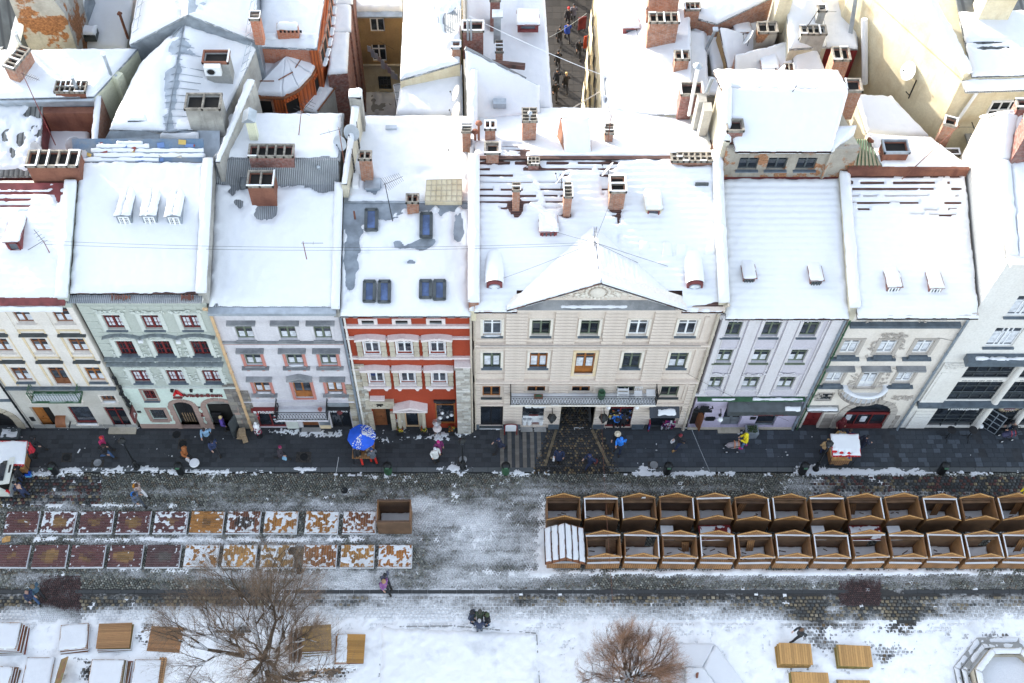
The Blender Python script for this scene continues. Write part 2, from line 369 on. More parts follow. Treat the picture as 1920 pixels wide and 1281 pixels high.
def mass(parent,pts,zb,mat,name='wall',drop=.02):
 "walls under a roof polygon"
 n=len(pts); V=[Vector(p)-Vector((0,0,drop)) for p in pts]; Bt=[Vector((p[0],p[1],zb)) for p in pts]
 mb=MB(); mb.add(V+Bt,([(0,1,2),(0,2,3)] if n==4 else [tuple(range(n))])+[tuple(range(n,2*n))[::-1]]+[(i,n+i,n+(i+1)%n,(i+1)%n) for i in range(n)])
 return mb.build(name,mat,parent)
def PX(L): return [G(*p) for p in L]
def block(parent,L,zb,wmat,rmat,T=.18,world=False,**k):
 "walls, roof and snow over a quad given by picture points and heights"
 P=[Vector(p) for p in L] if world else PX(L)
 mass(parent,[p-Vector((0,0,.1)) for p in P],zb,wmat)
 rf=roof_quad(parent,*P,rmat)
 if T>0: snow_quad(rf,*P,T=T,**k)
 return rf,P
# ================= GROUND =================
def dust(px,py):
 L=[(900,1000,120,60,.95),(860,960,150,35,.55),(950,1060,160,25,.5),(830,1000,55,30,-.5),(990,1060,70,25,.3),
 (350,922,160,12,.45),(200,950,260,10,.55),(600,950,200,14,.75),(760,935,130,16,.55),(1180,918,160,14,.4),(1500,915,60,16,.5),(1650,930,160,8,.5),
 (400,1013,420,10,1.0),(820,1020,60,40,.2),(450,1078,330,14,.7),(700,1095,260,18,.55),(30,1085,60,20,.35),(820,1110,300,25,.35),(700,1140,300,18,.55),
 (1500,1080,520,10,.9),(1350,1100,300,12,.1),(1750,1095,220,14,.35),(1020,960,30,50,.6),(1000,1040,40,40,.5),(1000,1135,220,14,.45),(1450,1140,330,14,.6),(1800,1130,200,18,.45),
 (180,1150,160,12,.35),(500,1150,140,14,.6),(30,1150,60,10,.4),(1000,905,200,10,.12)]
 m1=fbm(px/60,py/26,3,4); m2=fbm(px/17,py/11,8,4)
 d=blobs(px+(m1-.5)*120,py+(m2-.5)*22,L)*(.36+.75*m1)+.15
 d=d+(m1-.5)*.5+(m2-.5)*.4+(fbm(px/260,py/5.5,23,3)-.5)*.6*(py<1135)
 d=d+sstep(1128,1172,py)*1.25
 d=d+np.where(py<895,-.15,0)
 L2=[(1520,1150,52,26,-.75),(1545,1200,45,30,-.55),(1690,1165,55,32,-.85),(1600,1160,18,28,-.35),(1640,1110,40,30,-.4),(1700,1225,70,18,-.45),(1660,1250,25,30,-.4),(1830,1262,30,26,-.8),(1860,1195,80,8,-.6),
  (277,1195,16,26,-.8),(430,1185,34,14,-.9),(470,1210,25,22,-.3),(165,1262,28,18,-.9),(150,1240,16,14,-.4),(590,1262,70,14,-.85),(650,1255,25,14,-.5),(540,1270,40,10,-.4),
  (150,1150,40,20,-.3),(1420,1240,60,10,-.15),(1500,1258,80,10,-.5),(1640,1205,30,30,-.2),(60,1190,12,50,-.12),(722,1230,8,60,-.16),(1040,1230,34,60,-.16),(1400,1180,240,40,-.12)]
 d=np.clip(d,0,1.6); e=blobs(px+(m1-.5)*60,py+(m2-.5)*24,L2)*1.35
 return d+e*(.6+.9*m2)
def deep(px,py):
 "thick loose snow"
 L=[(220,880,60,6,.85),(120,884,40,6,.7),(330,884,90,4,.6),(575,882,34,4,.9),(30,890,70,5,.5),(730,886,20,4,.5),(860,878,26,9,.85),(960,886,60,4,.7),(1215,880,24,7,.75),(1290,889,140,3,.6),(1510,878,30,8,.75),(1560,885,60,4,.7),(1640,885,90,5,.85),(1800,887,120,3,.45),(440,886,60,3,.5),(690,893,60,3,.4),
 (1500,1074,500,5,1.15),(1020,1010,14,70,.9),(1010,1070,30,12,.7),(400,1012,420,4,.75),(400,1070,250,4,.35),(1225,1002,180,3,.3),(160,948,200,3,.5),(900,990,90,30,.25)]
 m1=fbm(px/40,py/18,13,4); d=blobs(px,py+(m1-.5)*8,L)*(.55+.9*m1)
 return d+sstep(1140,1190,py+(m1-.5)*30)*(.62+.5*m1)+np.minimum(0,dust(px,py)-1.0)*.9*(py>1140)
gr=MB(); gr.add([(-400,-300,-.06),(400,-300,-.06),(400,500,-.06),(-400,500,-.06)],[(0,1,2,3)])
tag(gr.build('ground',M['conc']),kind='structure')
nx,ny=560,200; xs=np.linspace(-36,40,nx); ys=np.linspace(8,30.6,ny); X,Y=np.meshgrid(xs,ys); X=X.ravel();Y=Y.ravel()
px,py=proj(X,Y,X*0); dd=dust(px,py)
road=npmesh('road',np.stack([X,Y,X*0-.03],1),gridq(nx,ny),M['sett'],vattr={'Col':np.tile([[.05,.048,.045]],(len(X),1)),'snow':np.clip(dd*1.25+.12,0,1.3)},kind='structure')
def setts(name,x0,x1,y0,y1,sx,sy,pal,clip=None,z=0.0,parent=None,seed=1,h=.028,fan=0,snowk=1.0,jit=.18,add=0):
 nxx=int((x1-x0)/sx); nyy=int((y1-y0)/sy); i,j=np.meshgrid(np.arange(nxx),np.arange(nyy)); i=i.ravel();j=j.ravel()
 cx=x0+(i+.5+(j%2)*.5)*sx; cy=y0+(j+.5)*sy
 if fan: cy=cy+fan*np.abs(np.mod(cx/.9,1)-.5)*2
 if clip is not None:
  k=clip(cx,cy); cx,cy,i,j=cx[k],cy[k],i[k],j[k]
 r=[_h(i,j,seed+q) for q in range(6)]
 cx=cx+(r[0]-.5)*sx*jit; cy=cy+(r[1]-.5)*sy*jit; hx=sx*.43*(1-.25*r[2]); hy=sy*.43*(1-.2*r[3]); hz=z+h*(.55+.45*r[4])
 n=len(cx); V=np.zeros((n,8,3)); k=0
 for zz,sc_ in((z-.03,1.0),(hz,.88)):
  for a,b in((-1,-1),(1,-1),(1,1),(-1,1)):
   V[:,k,0]=cx+a*hx*sc_;V[:,k,1]=cy+b*hy*sc_;V[:,k,2]=zz;k+=1
 V[:,4:,2]+= (r[5][:,None]-.5)*.008
 q=np.array([[4,5,6,7],[0,1,5,4],[1,2,6,5],[2,3,7,6],[3,0,4,7]]); Q=(np.arange(n)[:,None,None]*8+q[None]).reshape(-1,4)
 pal=np.array(pal)
 idx=np.minimum((_h(i*7+3,j*5+1,seed+40)*len(pal)).astype(int),len(pal)-1)
 C=pal[idx]*(.75+.5*r[0])[:,None]
 px,py=proj(cx,cy,cx*0); S=np.clip(dust(px,py)*snowk+add-.10*r[2],0,1.3)
 return npmesh(name,V.reshape(-1,3),Q,M['sett'],fattr={'Col':np.repeat(C,5,0),'snow':np.repeat(S,5)},kind='stuff',parent=parent)
GRN=[(.16,.165,.14),(.14,.145,.12),(.19,.19,.16),(.12,.12,.11),(.25,.25,.21),(.17,.145,.11),(.15,.16,.145),(.32,.32,.28)]
DRK=[(.05,.055,.06),(.07,.075,.08),(.10,.045,.04),(.11,.05,.045),(.06,.065,.065),(.20,.16,.10),(.045,.05,.05),(.12,.125,.125),(.26,.21,.13),(.09,.04,.038),(.05,.05,.055)]
OCH=[(.25,.21,.14),(.10,.105,.10),(.07,.075,.075),(.19,.155,.10),(.12,.12,.11),(.28,.245,.18),(.09,.09,.085),(.14,.12,.09)]
RED=[(.085,.048,.046),(.07,.04,.04),(.11,.062,.058),(.065,.042,.042)]
SQ=[(.07,.068,.062),(.09,.085,.08),(.06,.06,.06),(.16,.11,.06),(.10,.09,.075)]
gx=lambda px,py:G(px,py).x
YK=G(960,887).y; YA=G(960,1110).y; YB=G(960,1152).y
def pxin(cx,cy,x0,x1,y0,y1):
 a,b=proj(cx,cy,cx*0); return (a>x0)&(a<x1)&(b>y0)&(b<y1)
redz=lambda cx,cy: pxin(cx,cy,74,152,1078,1175)|pxin(cx,cy,1573,1652,1070,1135)
bigz=lambda cx,cy: pxin(cx,cy,-90,190,893,950)|pxin(cx,cy,1520,2100,893,945)
setts('fine_setts',-34,38,YA+.12,YK-.02,.145,.13,GRN,lambda a,b:~bigz(a,b)&~redz(a,b),seed=3,fan=.10,parent=road)
setts('large_dark_setts',-34,38,YA+.12,YK-.02,.225,.2,DRK,lambda a,b:bigz(a,b),seed=5,parent=road)
setts('fine_red_setts',-34,38,YB-.6,YK,.11,.11,RED,redz,seed=7,parent=road)
setts('ochre_setts',-34,38,YB-.35,YA-.1,.24,.2,OCH,lambda a,b:~redz(a,b),seed=9,parent=road)
setts('square_setts',-34,38,13.5,YB-.35,.23,.19,SQ,lambda a,b:~redz(a,b),seed=11,parent=road,add=-.05)
mb=MB(); rnd=random.Random(4)
x=-34
while x<38:
 L=rnd.uniform(.7,1.0)
 if not(-26<x<-23 or 20.5<x<23.5): mb.box(x+.01,x+L-.01,YA-.09,YA+.11,-.03,.012+rnd.uniform(0,.012),c=(.045,.048,.05))
 x+=L
mb.build('drain_channel',M['vcol'],road,kind='stuff')
def snowfield(name,x0,x1,y0,y1,res,fn,T,base,mat,seed=2,lim=None,parent=None):
 nx=int((x1-x0)/res);ny=int((y1-y0)/res); X,Y=np.meshgrid(np.linspace(x0,x1,nx),np.linspace(y0,y1,ny)); X=X.ravel();Y=Y.ravel()
 px,py=proj(X,Y,X*0); s=fn(px,py)
 n=fbm(X*2.3,Y*2.3,seed,4)-.5; n2=fbm(X*9,Y*9,seed+5,3)-.5; n3=fbm(X*.5,Y*.5,seed+8,3)-.5
 t=(s-.55+n*1.0+n2*.9+n3*.3)
 t=np.where(t>0,T*np.sqrt(np.clip(t,0,1.2)),-.04*np.clip(-t*5,0,1))
 t=t+(n*.03+n2*.022)*(t>0)
 Z=base+t; Q=gridq(nx,ny); keep=(t[Q].max(1)>-.02)
 if lim is not None: keep&=lim(X,Y)[Q].all(1)
 Q=Q[keep]; u,inv=np.unique(Q,return_inverse=True)
 return npmesh(name,np.stack([X,Y,Z],1)[u],inv.reshape(Q.shape),mat,smooth=True,kind='stuff',parent=parent)
snowfield('square_snow',-33,37,14,YK-.05,.10,deep,.07,.018,M['sq'])
# ================= PAVEMENT =================
ZP=.12; YF=33.2
pav=MB().box(-36,40,YK+.32,YF+.35,-.05,ZP-.012).build('pavement',M['pavebase'],kind='structure')
def PXp(px,py): return G(px,py,ZP)
mb=MB();x=-36; kn=0; ks=[]
kme=MB().box(-.44,.44,-.14,.14,-.1,0,c=(.10,.11,.115)).mesh('kerb_stone',M['vcol'])
kp=MB().box(-36,40,YK+.03,YK+.31,-.05,ZP-.06).build('kerb',M['pavebase'],kind='structure')
x=-30
while x<34:
 px_=proj(x,YK+.17,ZP)[0]
 if not(1015<px_<1155): place('kerb_stone',kme,kp,(x,YK+.17,ZP-.005+rnd.uniform(-.006,.006)))
 x+=.905
gate=lambda cx,cy: (lambda a,b:(a>1040-(b-806)*.36-14)&(a<1112+(b-806)*.44+16))(*proj(cx,cy,cx*0+ZP))
rowh=.30; slabs=[]
y=YK+.36; j=0
while y<YF-.28:
 x=-31+rnd.random()*.4
 while x<34:
  L=rnd.choice([.3,.42,.55,.42])
  cx,cy=x+L/2,y+rowh/2
  a,b=proj(cx,cy,ZP)
  dk=False
  for lx,sl in((1483,.233),(1661,.333),(1828,.264),(1893,.27)):
   if abs(a-(lx+(b-807)*sl))<(7 if lx==1661 else 3.5): dk=True
  if a>1485 and abs(b-849)<2.2: dk=True
  if not dk and not(1040-(b-806)*.36-12<a<1112+(b-806)*.44+14): slabs.append((cx,cy,L-.02,a,b))
  x+=L
 y+=rowh; j+=1
slabs.sort(key=lambda s:-s[2])
def slabcol(a,b,r):
 base=(.046,.051,.058) if a<1000 else (.045,.054,.066)
 k=.82+.30*r
 if a>1385 and r>.80: k=1.75
 elif r>.9: k=1.3 if a>900 else .7
 elif r<.06: k=.65
 return tuple(q*k for q in base)
rest=MB(); cache={}
vis=[s for s in slabs if -10<s[3]<1930]; vset=set(id(s) for s in vis[:300])
for s in slabs:
 r=rnd.random(); c=slabcol(s[3],s[4],r);
 if id(s) in vset:
  key=(round(s[2],2),int(r*12),s[3]>1000,s[3]>1385)
  if key not in cache: cache[key]=MB().box(-s[2]/2,s[2]/2,-rowh/2+.01,rowh/2-.01,-.05,0,c=c).mesh('paving_slab',M['slab'])
  place('paving_slab',cache[key],pav,(s[0],s[1],ZP+rnd.uniform(-.003,.004)))
 else: rest.box(s[0]-s[2]/2,s[0]+s[2]/2,s[1]-rowh/2+.01,s[1]+rowh/2-.01,ZP-.05,ZP+rnd.uniform(-.003,.004),c=c)
rest.build('paving_slabs',M['slab'],pav,kind='stuff')
for px0 in(941,955,969,983,997,1010):
 a=PXp(px0-3.6,805);b=PXp(px0+3.6,878)
 y0=PXp(px0,877 if px0<1000 else 858).y
 mb=MB(); x=a.x+.0
 n=12
 for q in range(n):
  yy0=y0+(a.y-y0)*q/n; yy1=y0+(a.y-y0)*(q+1)/n
  k=rnd.uniform(.8,1.2); mb.box(gx(px0-3.7,805),gx(px0-3.7,805)+.235,yy0+.006,yy1-.006,ZP-.02,ZP+.014,c=(.17*k,.155*k,.135*k))
 mb.build('rough_stone_stripe',M['vcol'],pav)
setts('gateway_cobbles',3,9,YK-.1,YF+6,.17,.16,[(.05,.046,.042),(.075,.068,.06),(.035,.033,.03),(.028,.027,.026),(.17,.12,.065),(.055,.052,.048),(.11,.075,.045),(.04,.038,.037),(.22,.17,.10),(.06,.055,.05)],
lambda a,b:gate(a,b)&((b<YF)|((a>gx(1054,800))&(a<gx(1104,800)))),seed=21,z=ZP-.02,parent=pav,h=.04,add=-.3)
for s_,pp in((0,(1043,806,1022,874)),(1,(1110,806,1142,874))):
 A=PXp(*pp[:2]);B=PXp(*pp[2:]);
 for q in range(12):
  p=A.lerp(B,(q+.5)/12); k=rnd.uniform(.7,1.4)
  MB().obox((p.x,p.y,ZP+.0),.16,.20,.08,rz=math.atan2(B.y-A.y,B.x-A.x)+R(90),c=(.16*k,.125*k,.08*k)).build('border_stone',M['vcol'],pav)
for (px_,py_,w_,h_,dirt) in((125,858,.62,.62,0),(183,868,.8,.6,1),(570,857,.95,.75,0),(343,833,.6,.72,0),(868,862,.6,.6,1),(331,815,.5,.45,0),(1226,872,.7,.55,1),(1325,806,.01,.01,0)):
 if w_<.1: continue
 p=PXp(px_,py_); fr=MB()
 for a in range(int(w_/.1)):
  for b_ in range(int(h_/.1)):
   k=rnd.uniform(.6,1.3); fr.box(p.x-w_/2+a*.1+.008,p.x-w_/2+a*.1+.092,p.y-h_/2+b_*.1+.008,p.y-h_/2+b_*.1+.092,ZP-.02,ZP+.02,c=(.045*k,.04*k,.035*k))
 m_=fr.build('manhole_surround',M['vcol'],pav,kind='stuff')
 lid=MB().lathe(p.x,p.y,[(.24,ZP),(.24,ZP+.03),(.20,ZP+.03),(.19,ZP+.024),(.10,ZP+.024),(.09,ZP+.032),(0.01,ZP+.032)],16).build('manhole_cover',M['ledge'] if dirt else M['iron'],pav)
for (px_,py_) in((646,920),(690,1281)):
 p=G(px_,py_,.0); MB().lathe(p.x,p.y,[(.2,.0),(.2,.035),(.16,.035),(.15,.028),(.01,.03)],16).build('road_manhole_cover',M['iron'],road)
snowfield('kerb_snow',-33,37,YK-.25,YK+1.0,.055,lambda a,b:deep(a,b)*1.0,.05,.115,M['snow'],seed=6,parent=pav)
def wetdust(px,py): return blobs(px,py,[(600,815,60,10,.62),(540,812,40,6,.4),(730,825,60,14,.45),(800,822,60,7,.6),(850,815,30,5,.6),(230,804,60,2.5,.55),(20,808,14,7,.9),(960,806,60,4,.55),(1130,804,60,3,.4),(40,822,30,4,.45),(1310,804,80,2,.5),(1408,812,20,4,.6)])
snowfield('thin_pavement_snow',-33,37,YK+1.0,YF,.06,wetdust,.012,ZP+.002,M['snow_dirty'],seed=16,parent=pav)
# ================= FACADE KIT =================
def wallgrid(parent,X0,X1,Y,Z0,Z1,ops,mat,th=.28,name='facade_wall',label=None):
 ops=[o for o in ops if o[0]<X1 and o[1]>X0 and o[2]<Z1 and o[3]>Z0]
 xs=sorted(set([X0,X1]+[min(max(v,X0),X1) for o in ops for v in o[:2]])); zs=sorted(set([Z0,Z1]+[min(max(v,Z0),Z1) for o in ops for v in o[2:4]]))
 mb=MB()
 for i in range(len(xs)-1):
  for j in range(len(zs)-1):
   cx=(xs[i]+xs[i+1])/2; cz=(zs[j]+zs[j+1])/2
   if any(o[0]<cx<o[1] and o[2]<cz<o[3] for o in ops): continue
   mb.add([(xs[i],Y,zs[j]),(xs[i+1],Y,zs[j]),(xs[i+1],Y,zs[j+1]),(xs[i],Y,zs[j+1])],[(0,1,2,3)])
 for (a,b,c,d) in [o[:4] for o in ops]:
  a=max(a,X0);b=min(b,X1);c=max(c,Z0);d=min(d,Z1)
  mb.add([(a,Y,c),(b,Y,c),(b,Y,d),(a,Y,d),(a,Y+th,c),(b,Y+th,c),(b,Y+th,d),(a,Y+th,d)],[(0,4,5,1),(1,5,6,2),(2,6,7,3),(3,7,4,0)])
 mb.add([(X0,Y,Z0),(X0,Y+th,Z0),(X0,Y+th,Z1),(X0,Y,Z1),(X1,Y,Z0),(X1,Y+th,Z0),(X1,Y+th,Z1),(X1,Y,Z1)],[(0,3,2,1),(4,5,6,7),(3,7,6,2)])
 return mb.build(name,mat,parent,label=label)
_wc={}
def window(parent,x,Y,zc,w,h,fm,style='T',curt=0,sill=None,snow=False,surr=None,name='window',label=None,glass='glass',seed=0):
 w=round(w,2);h=round(h,2); key=(w,h,fm,style)
 if key not in _wc:
  t=.065; mb=MB();
  mb.box(-w/2,w/2,-.04,.05,h/2-t,h/2); mb.box(-w/2,w/2,-.04,.05,-h/2,-h/2+t); mb.box(-w/2,-w/2+t,-.04,.05,-h/2,h/2); mb.box(w/2-t,w/2,-.04,.05,-h/2,h/2)
  if 'T' in style:
   mb.box(-w/2,w/2,-.05,.045,h*.20-.035,h*.20+.035)
   mb.box(-.045,.045,-.055,.045,-h/2+t,h/2-t)
  if '3' in style:
   for q in(-1/6,1/6): mb.box(w*q-.03,w*q+.03,-.05,.045,-h/2,h/2)
  if '6' in style:
   mb.box(-.05,.05,-.055,.045,-h/2,h/2)
   for q in(-.17,.17): mb.box(-w/2,w/2,-.03,.04,h*q-.018,h*q+.018)
   for q in(-.25,.25): mb.box(w*q-.015,w*q+.015,-.03,.04,-h/2,h/2)
  if 'D' in style: # glazed door: lower panel
   mb.box(-.045,.045,-.055,.045,-h/2,h/2); mb.box(-w/2,w/2,-.03,.045,-h/2,-h/2+h*.3); mb.box(-w/2,w/2,-.05,.045,h*.26,h*.26+.06)
  if 'G' in style:
   for q in(-.25,0,.25): mb.box(w*q-.02,w*q+.02,-.04,.04,-h/2,h/2)
   for q in(-.2,.15): mb.box(-w/2,w/2,-.04,.04,h*q-.02,h*q+.02)
  fr=mb.mesh('window',M[fm])
  pane=MB().box(-w/2+.03,w/2-.03,.0,.02,-h/2+.03,h/2-.03).mesh('pane',M[glass])
  cu=MB()
  cu.box(-w/2+t+.02,-.07,-.008,-.004,-h/2+t,-h/2+h*.42); cu.box(.07,w/2-t-.02,-.008,-.004,-h/2+t,-h/2+h*.42)
  c2=MB(); c2.box(-w/2+t+.02,-.07,-.008,-.004,-h/2+t+h*.06,h*.16); c2.box(.09,w/2-t-.02,-.008,-.004,-h/2+t+h*.06,h*.16)
  _wc[key]=(fr,pane,cu.mesh('curtain',M['curtain']),c2.mesh('curtain',M['curtain']))
 fr,pane,cu,c2=_wc[key]
 o=place(name,fr,parent,(x,Y+.15,zc),label=label)
 place('pane',pane,o)
 if curt==1: place('curtain',cu,o)
 if curt==2: place('curtain',c2,o)
 if sill:
  k=('s',w,sill)
  if k not in _wc: _wc[k]=MB().box(-w/2-.09,w/2+.09,-.30,-.10,-h/2-.09,-h/2-.003).mesh('sill',M[sill])
  place('sill',_wc[k],o)
 if snow:
  k=('n',w)
  if k not in _wc: _wc[k]=snowstrip(w-.1,.12,.05).mesh('sill_snow',M['snow'])
  place('sill_snow',_wc[k],o,(0,-.19,-h/2+.0))
 if surr:
  bw,mt,pr=surr; k=('r',w,h,surr)
  if k not in _wc:
   mb=MB(); e=.004
   mb.box(-w/2-bw,-w/2+e,-.15-pr,-.14,-h/2-bw*.6,h/2+bw); mb.box(w/2-e,w/2+bw,-.15-pr,-.14,-h/2-bw*.6,h/2+bw); mb.box(-w/2+e,w/2-e,-.15-pr+.003,-.14,h/2-e,h/2+bw); mb.box(-w/2+e,w/2-e,-.15-pr+.003,-.14,-h/2-bw*.6,-h/2+e)
   mb.box(-w/2-bw*.45,w/2+bw*.45,-.15-pr-.03,-.15-pr+.004,h/2+bw*.45,h/2+bw*.75)
   _wc[k]=mb.mesh('surround',M[mt])
  place('surround',_wc[k],o)
 return o
def snowstrip(L,D,T,n=None,seed=3):
 mb=MB(); n=n or max(4,int(L/.12)); r=random.Random(seed+int(L*10))
 P=[]
 for i in range(n+1):
  x=-L/2+L*i/n; k=r.uniform(.55,1.1)*(0.3 if i in(0,n) else 1)
  P.append([(x,-D/2*k,0),(x,-D/4,T*k),(x,D/3,T*k*1.1),(x,D/2,0)])
 V=[p for q in P for p in q]; Fs=[]
 for i in range(n):
  for j in range(3): Fs.append((i*4+j,i*4+j+1,i*4+j+5,i*4+j+4)[::-1])
 mb.add(V,Fs); return mb
def rowspec(cols,pt,pb,Y=33.2):
 zt=FZ(pt,Y);zb=FZ(pb,Y); pm=(pt+pb)/2
 return [F(c,pm,Y).x for c in cols],(zt+zb)/2,zt-zb
def hood(parent,x,z,w,Y,kind,mt,d=.28,name='window_hood',snow=False,h=.12,up=.32):
 mb=MB()
 if kind=='flat': mb.box(x-w/2,x+w/2,Y-d,Y-.003,z,z+h)
 elif kind=='tri':
  mb.box(x-w/2,x+w/2,Y-d,Y-.003,z,z+h*.6)
  for s_ in(-1,1):
   mb.prism([(x+s_*w/2,z+h*.6),(x+s_*w/2,z+h*1.2),(x,z+h*1.2+up),(x,z+up)][::s_],'y',Y-d-.02,Y-.003)
  mb.prism([(x-w/2+.05,z+h*.6),(x+w/2-.05,z+h*.6),(x,z+up)],'y',Y-d*.4,Y-.003)
 elif kind=='arc':
  n=8
  for i in range(n):
   a0=-1+2*i/n;a1=-1+2*(i+1)/n; f=lambda a:(x+a*w/2,z+up*(1-a*a)*.9)
   p=f(a0);q=f(a1); mb.prism([p,q,(q[0],q[1]+h),(p[0],p[1]+h)],'y',Y-d,Y-.003)
 o=mb.build(name,M[mt],parent)
 return o
def archtop(parent,x,Y,z0,w,h,mt,th=.28,n=8,name='arch_infill'):
 "fills the corners above an arch inside a rectangular opening whose top is z0+h"
 r=w/2; zc=z0+h-r; mb=MB()
 for s_ in(-1,1):
  for i in range(n):
   a0=math.pi/2*i/n;a1=math.pi/2*(i+1)/n
   p=[(x+s_*r*math.cos(a0),zc+r*math.sin(a0)),(x+s_*r*math.cos(a1),zc+r*math.sin(a1)),(x+s_*r*math.cos(a1),z0+h+.001),(x+s_*r*math.cos(a0),z0+h+.001)]
   mb.prism(p[::s_],'y',Y+.004,Y+th)
 return mb.build(name,M[mt],parent)
def archring(parent,x,Y,z0,w,h,bw,mt,pr=.08,n=11,name='arch_stone',legs=True,kel=True):
 r=w/2; zc=z0+h-r
 for i in range(n):
  a0=math.pi*i/n+.02;a1=math.pi*(i+1)/n-.02
  f=lambda a,q:(x+q*math.cos(a),zc+q*math.sin(a))
  MB().prism([f(a0,r-.01),f(a0,r+bw),f(a1,r+bw),f(a1,r-.01)],'y',Y-pr,Y+.02).build(name,M[mt],parent)
 if legs:
  k=max(2,int((zc-z0)/.35));
  for s_ in(-1,1):
   for q in range(k):
    za=z0+(zc-z0)*q/k;zb_=z0+(zc-z0)*(q+1)/k; e=.05 if q%2 else 0
    xa,xb=(x+s_*(r-.01),x+s_*(r+bw+e)); MB().box(min(xa,xb),max(xa,xb),Y-pr,Y+.02,za+.01,zb_-.01).build(name,M[mt],parent)
def door(parent,x,Y,z0,w,h,mt,name='door',leaves=2,glass=None,set_=.18):
 mb=MB(); mb.box(x-w/2,x+w/2,Y+set_,Y+set_+.06,z0,z0+h)
 n=leaves; lw=w/n
 for i in range(n):
  a=x-w/2+i*lw
  for (zz0,zz1) in((z0+.12,z0+h*.33),(z0+h*.4,z0+h*.92)):
   if glass and zz0>z0+h*.35: continue
   mb.box(a+.09,a+lw-.09,Y+set_-.03,Y+set_+.01,zz0,zz1)
  mb.box(a+.0,a+.03,Y+set_-.02,Y+set_,z0,z0+h)
 o=mb.build(name,M[mt],parent)
 if glass:
  for i in range(n):
   a=x-w/2+i*lw; MB().box(a+.1,a+lw-.1,Y+set_-.025,Y+set_-.002,z0+h*.38,z0+h*.93).build('pane',M[glass],o)
 MB().ell((x+.07,Y+set_-.05,z0+h*.45),.025,.03,.06,6,4).build('handle',M['iron'],o)
 return o
def shopfront(parent,x,Y,z0,w,h,fm,name='shop_window',cols=2,trans=True,glass='glass_dark',set_=.12):
 t=.07; mb=MB();
 mb.box(x-w/2,x+w/2,Y+set_-.05,Y+set_+.05,z0,z0+t*1.6); mb.box(x-w/2,x+w/2,Y+set_-.05,Y+set_+.05,z0+h-t,z0+h)
 for i in range(cols+1):
  a=x-w/2+(w-t)*i/cols; mb.box(a,a+t,Y+set_-.045,Y+set_+.045,z0,z0+h)
 if trans: mb.box(x-w/2,x+w/2,Y+set_-.04,Y+set_+.04,z0+h*.78,z0+h*.78+.05)
 o=mb.build(name,M[fm],parent)
 MB().box(x-w/2+.02,x+w/2-.02,Y+set_+.0,Y+set_+.02,z0+.02,z0+h-.02).build('pane',M[glass],o)
 return o
def text(parent,s,x,Y,z,size,mt,ext=.03,align='CENTER',name='lettering',sx=1.0,bold=0.0,rot=(R(90),0,0)):
 cu=bpy.data.curves.new('t','FONT'); cu.body=s; cu.size=size; cu.extrude=ext; cu.align_x=align; cu.offset=bold; cu.resolution_u=2
 o=bpy.data.objects.new('t',cu); COL.objects.link(o); bpy.context.view_layer.update()
 me=bpy.data.meshes.new_from_object(o.evaluated_get(bpy.context.evaluated_depsgraph_get())); bpy.data.objects.remove(o)
 me.materials.clear(); me.materials.append(M[mt]); me.name=name
 q=place(name,me,parent,(x,Y,z)); q.rotation_euler=rot; q.scale=(sx,1,1); return q
def rail(parent,x0,x1,y0,y1,z,h,mt,sp=.12,name='balcony_railing',diag=False,scroll=True):
 "railing on three sides of a balcony; y0 is the outer edge"
 mb=MB(); r=.014
 path=[(x0,y1),(x0,y0),(x1,y0),(x1,y1)]
 for (a,b) in zip(path,path[1:]):
  L=math.hypot(b[0]-a[0],b[1]-a[1]); n=max(1,int(L/sp))
  for zz,rr in((z+.05,.02),(z+h,.028),(z+h*.82,.014)): mb.tube((a[0],a[1],zz),(b[0],b[1],zz),rr,n=4)
  for i in range(n+1):
   t=i/n; X=a[0]+(b[0]-a[0])*t;Yy=a[1]+(b[1]-a[1])*t
   if diag and i<n:
    X2=a[0]+(b[0]-a[0])*(i+1)/n;Y2=a[1]+(b[1]-a[1])*(i+1)/n
    mb.tube((X,Yy,z+.05),(X2,Y2,z+h*.82),r,n=3,cap=False); mb.tube((X2,Y2,z+.05),(X,Yy,z+h*.82),r,n=3,cap=False)
   elif not diag: mb.tube((X,Yy,z+.05),(X,Yy,z+h),r,n=3,cap=False)
 for p in path: mb.tube((p[0],p[1],z),(p[0],p[1],z+h+.06),.03,n=5)
 return mb.build(name,M[mt],parent)
def balcony(parent,x0,x1,Y,z,depth,mt_slab,mt_rail,h=.95,diag=False,sp=.12,snow=True):
 sl=MB(); sl.box(x0,x1,Y-depth,Y+.02,z-.14,z);
 for bx in(x0+.3,x1-.3): sl.prism([(Y,z-.141),(Y-depth*.8,z-.141),(Y,z-.55)],'x',bx-.09,bx+.09)
 o=sl.build('balcony',M[mt_slab],parent)
 rail(o,x0+.03,x1-.03,Y-depth+.04,Y,z,h,mt_rail,sp,diag=diag)
 if snow: snow_quad(o,(x0+.02,Y-depth+.02,z),(x1-.02,Y-depth+.02,z),(x1-.02,Y-.12,z),(x0+.02,Y-.12,z),T=.05,res=.09,rough=.05,seed=int(abs(x0)*7),edge=.1,name='balcony_snow')
 return o
def pipe(parent,x,Y,z0,z1,mt,r=.06,name='downpipe',top=None):
 mb=MB(); pts=[(x,Y-.12,z0+.1),(x,Y-.12,z1)]
 if top: pts+= [top]
 mb.chain(pts,r,7); mb.tube((x,Y-.12,z0+.1),(x,Y-.26,z0),r,n=7)
 for q in range(int((z1-z0)/2)): mb.tube((x,Y-.12,z0+1+q*2),(x,Y-.12,z0+1.08+q*2),r*1.3,n=7)
 return mb.build(name,M[mt],parent)
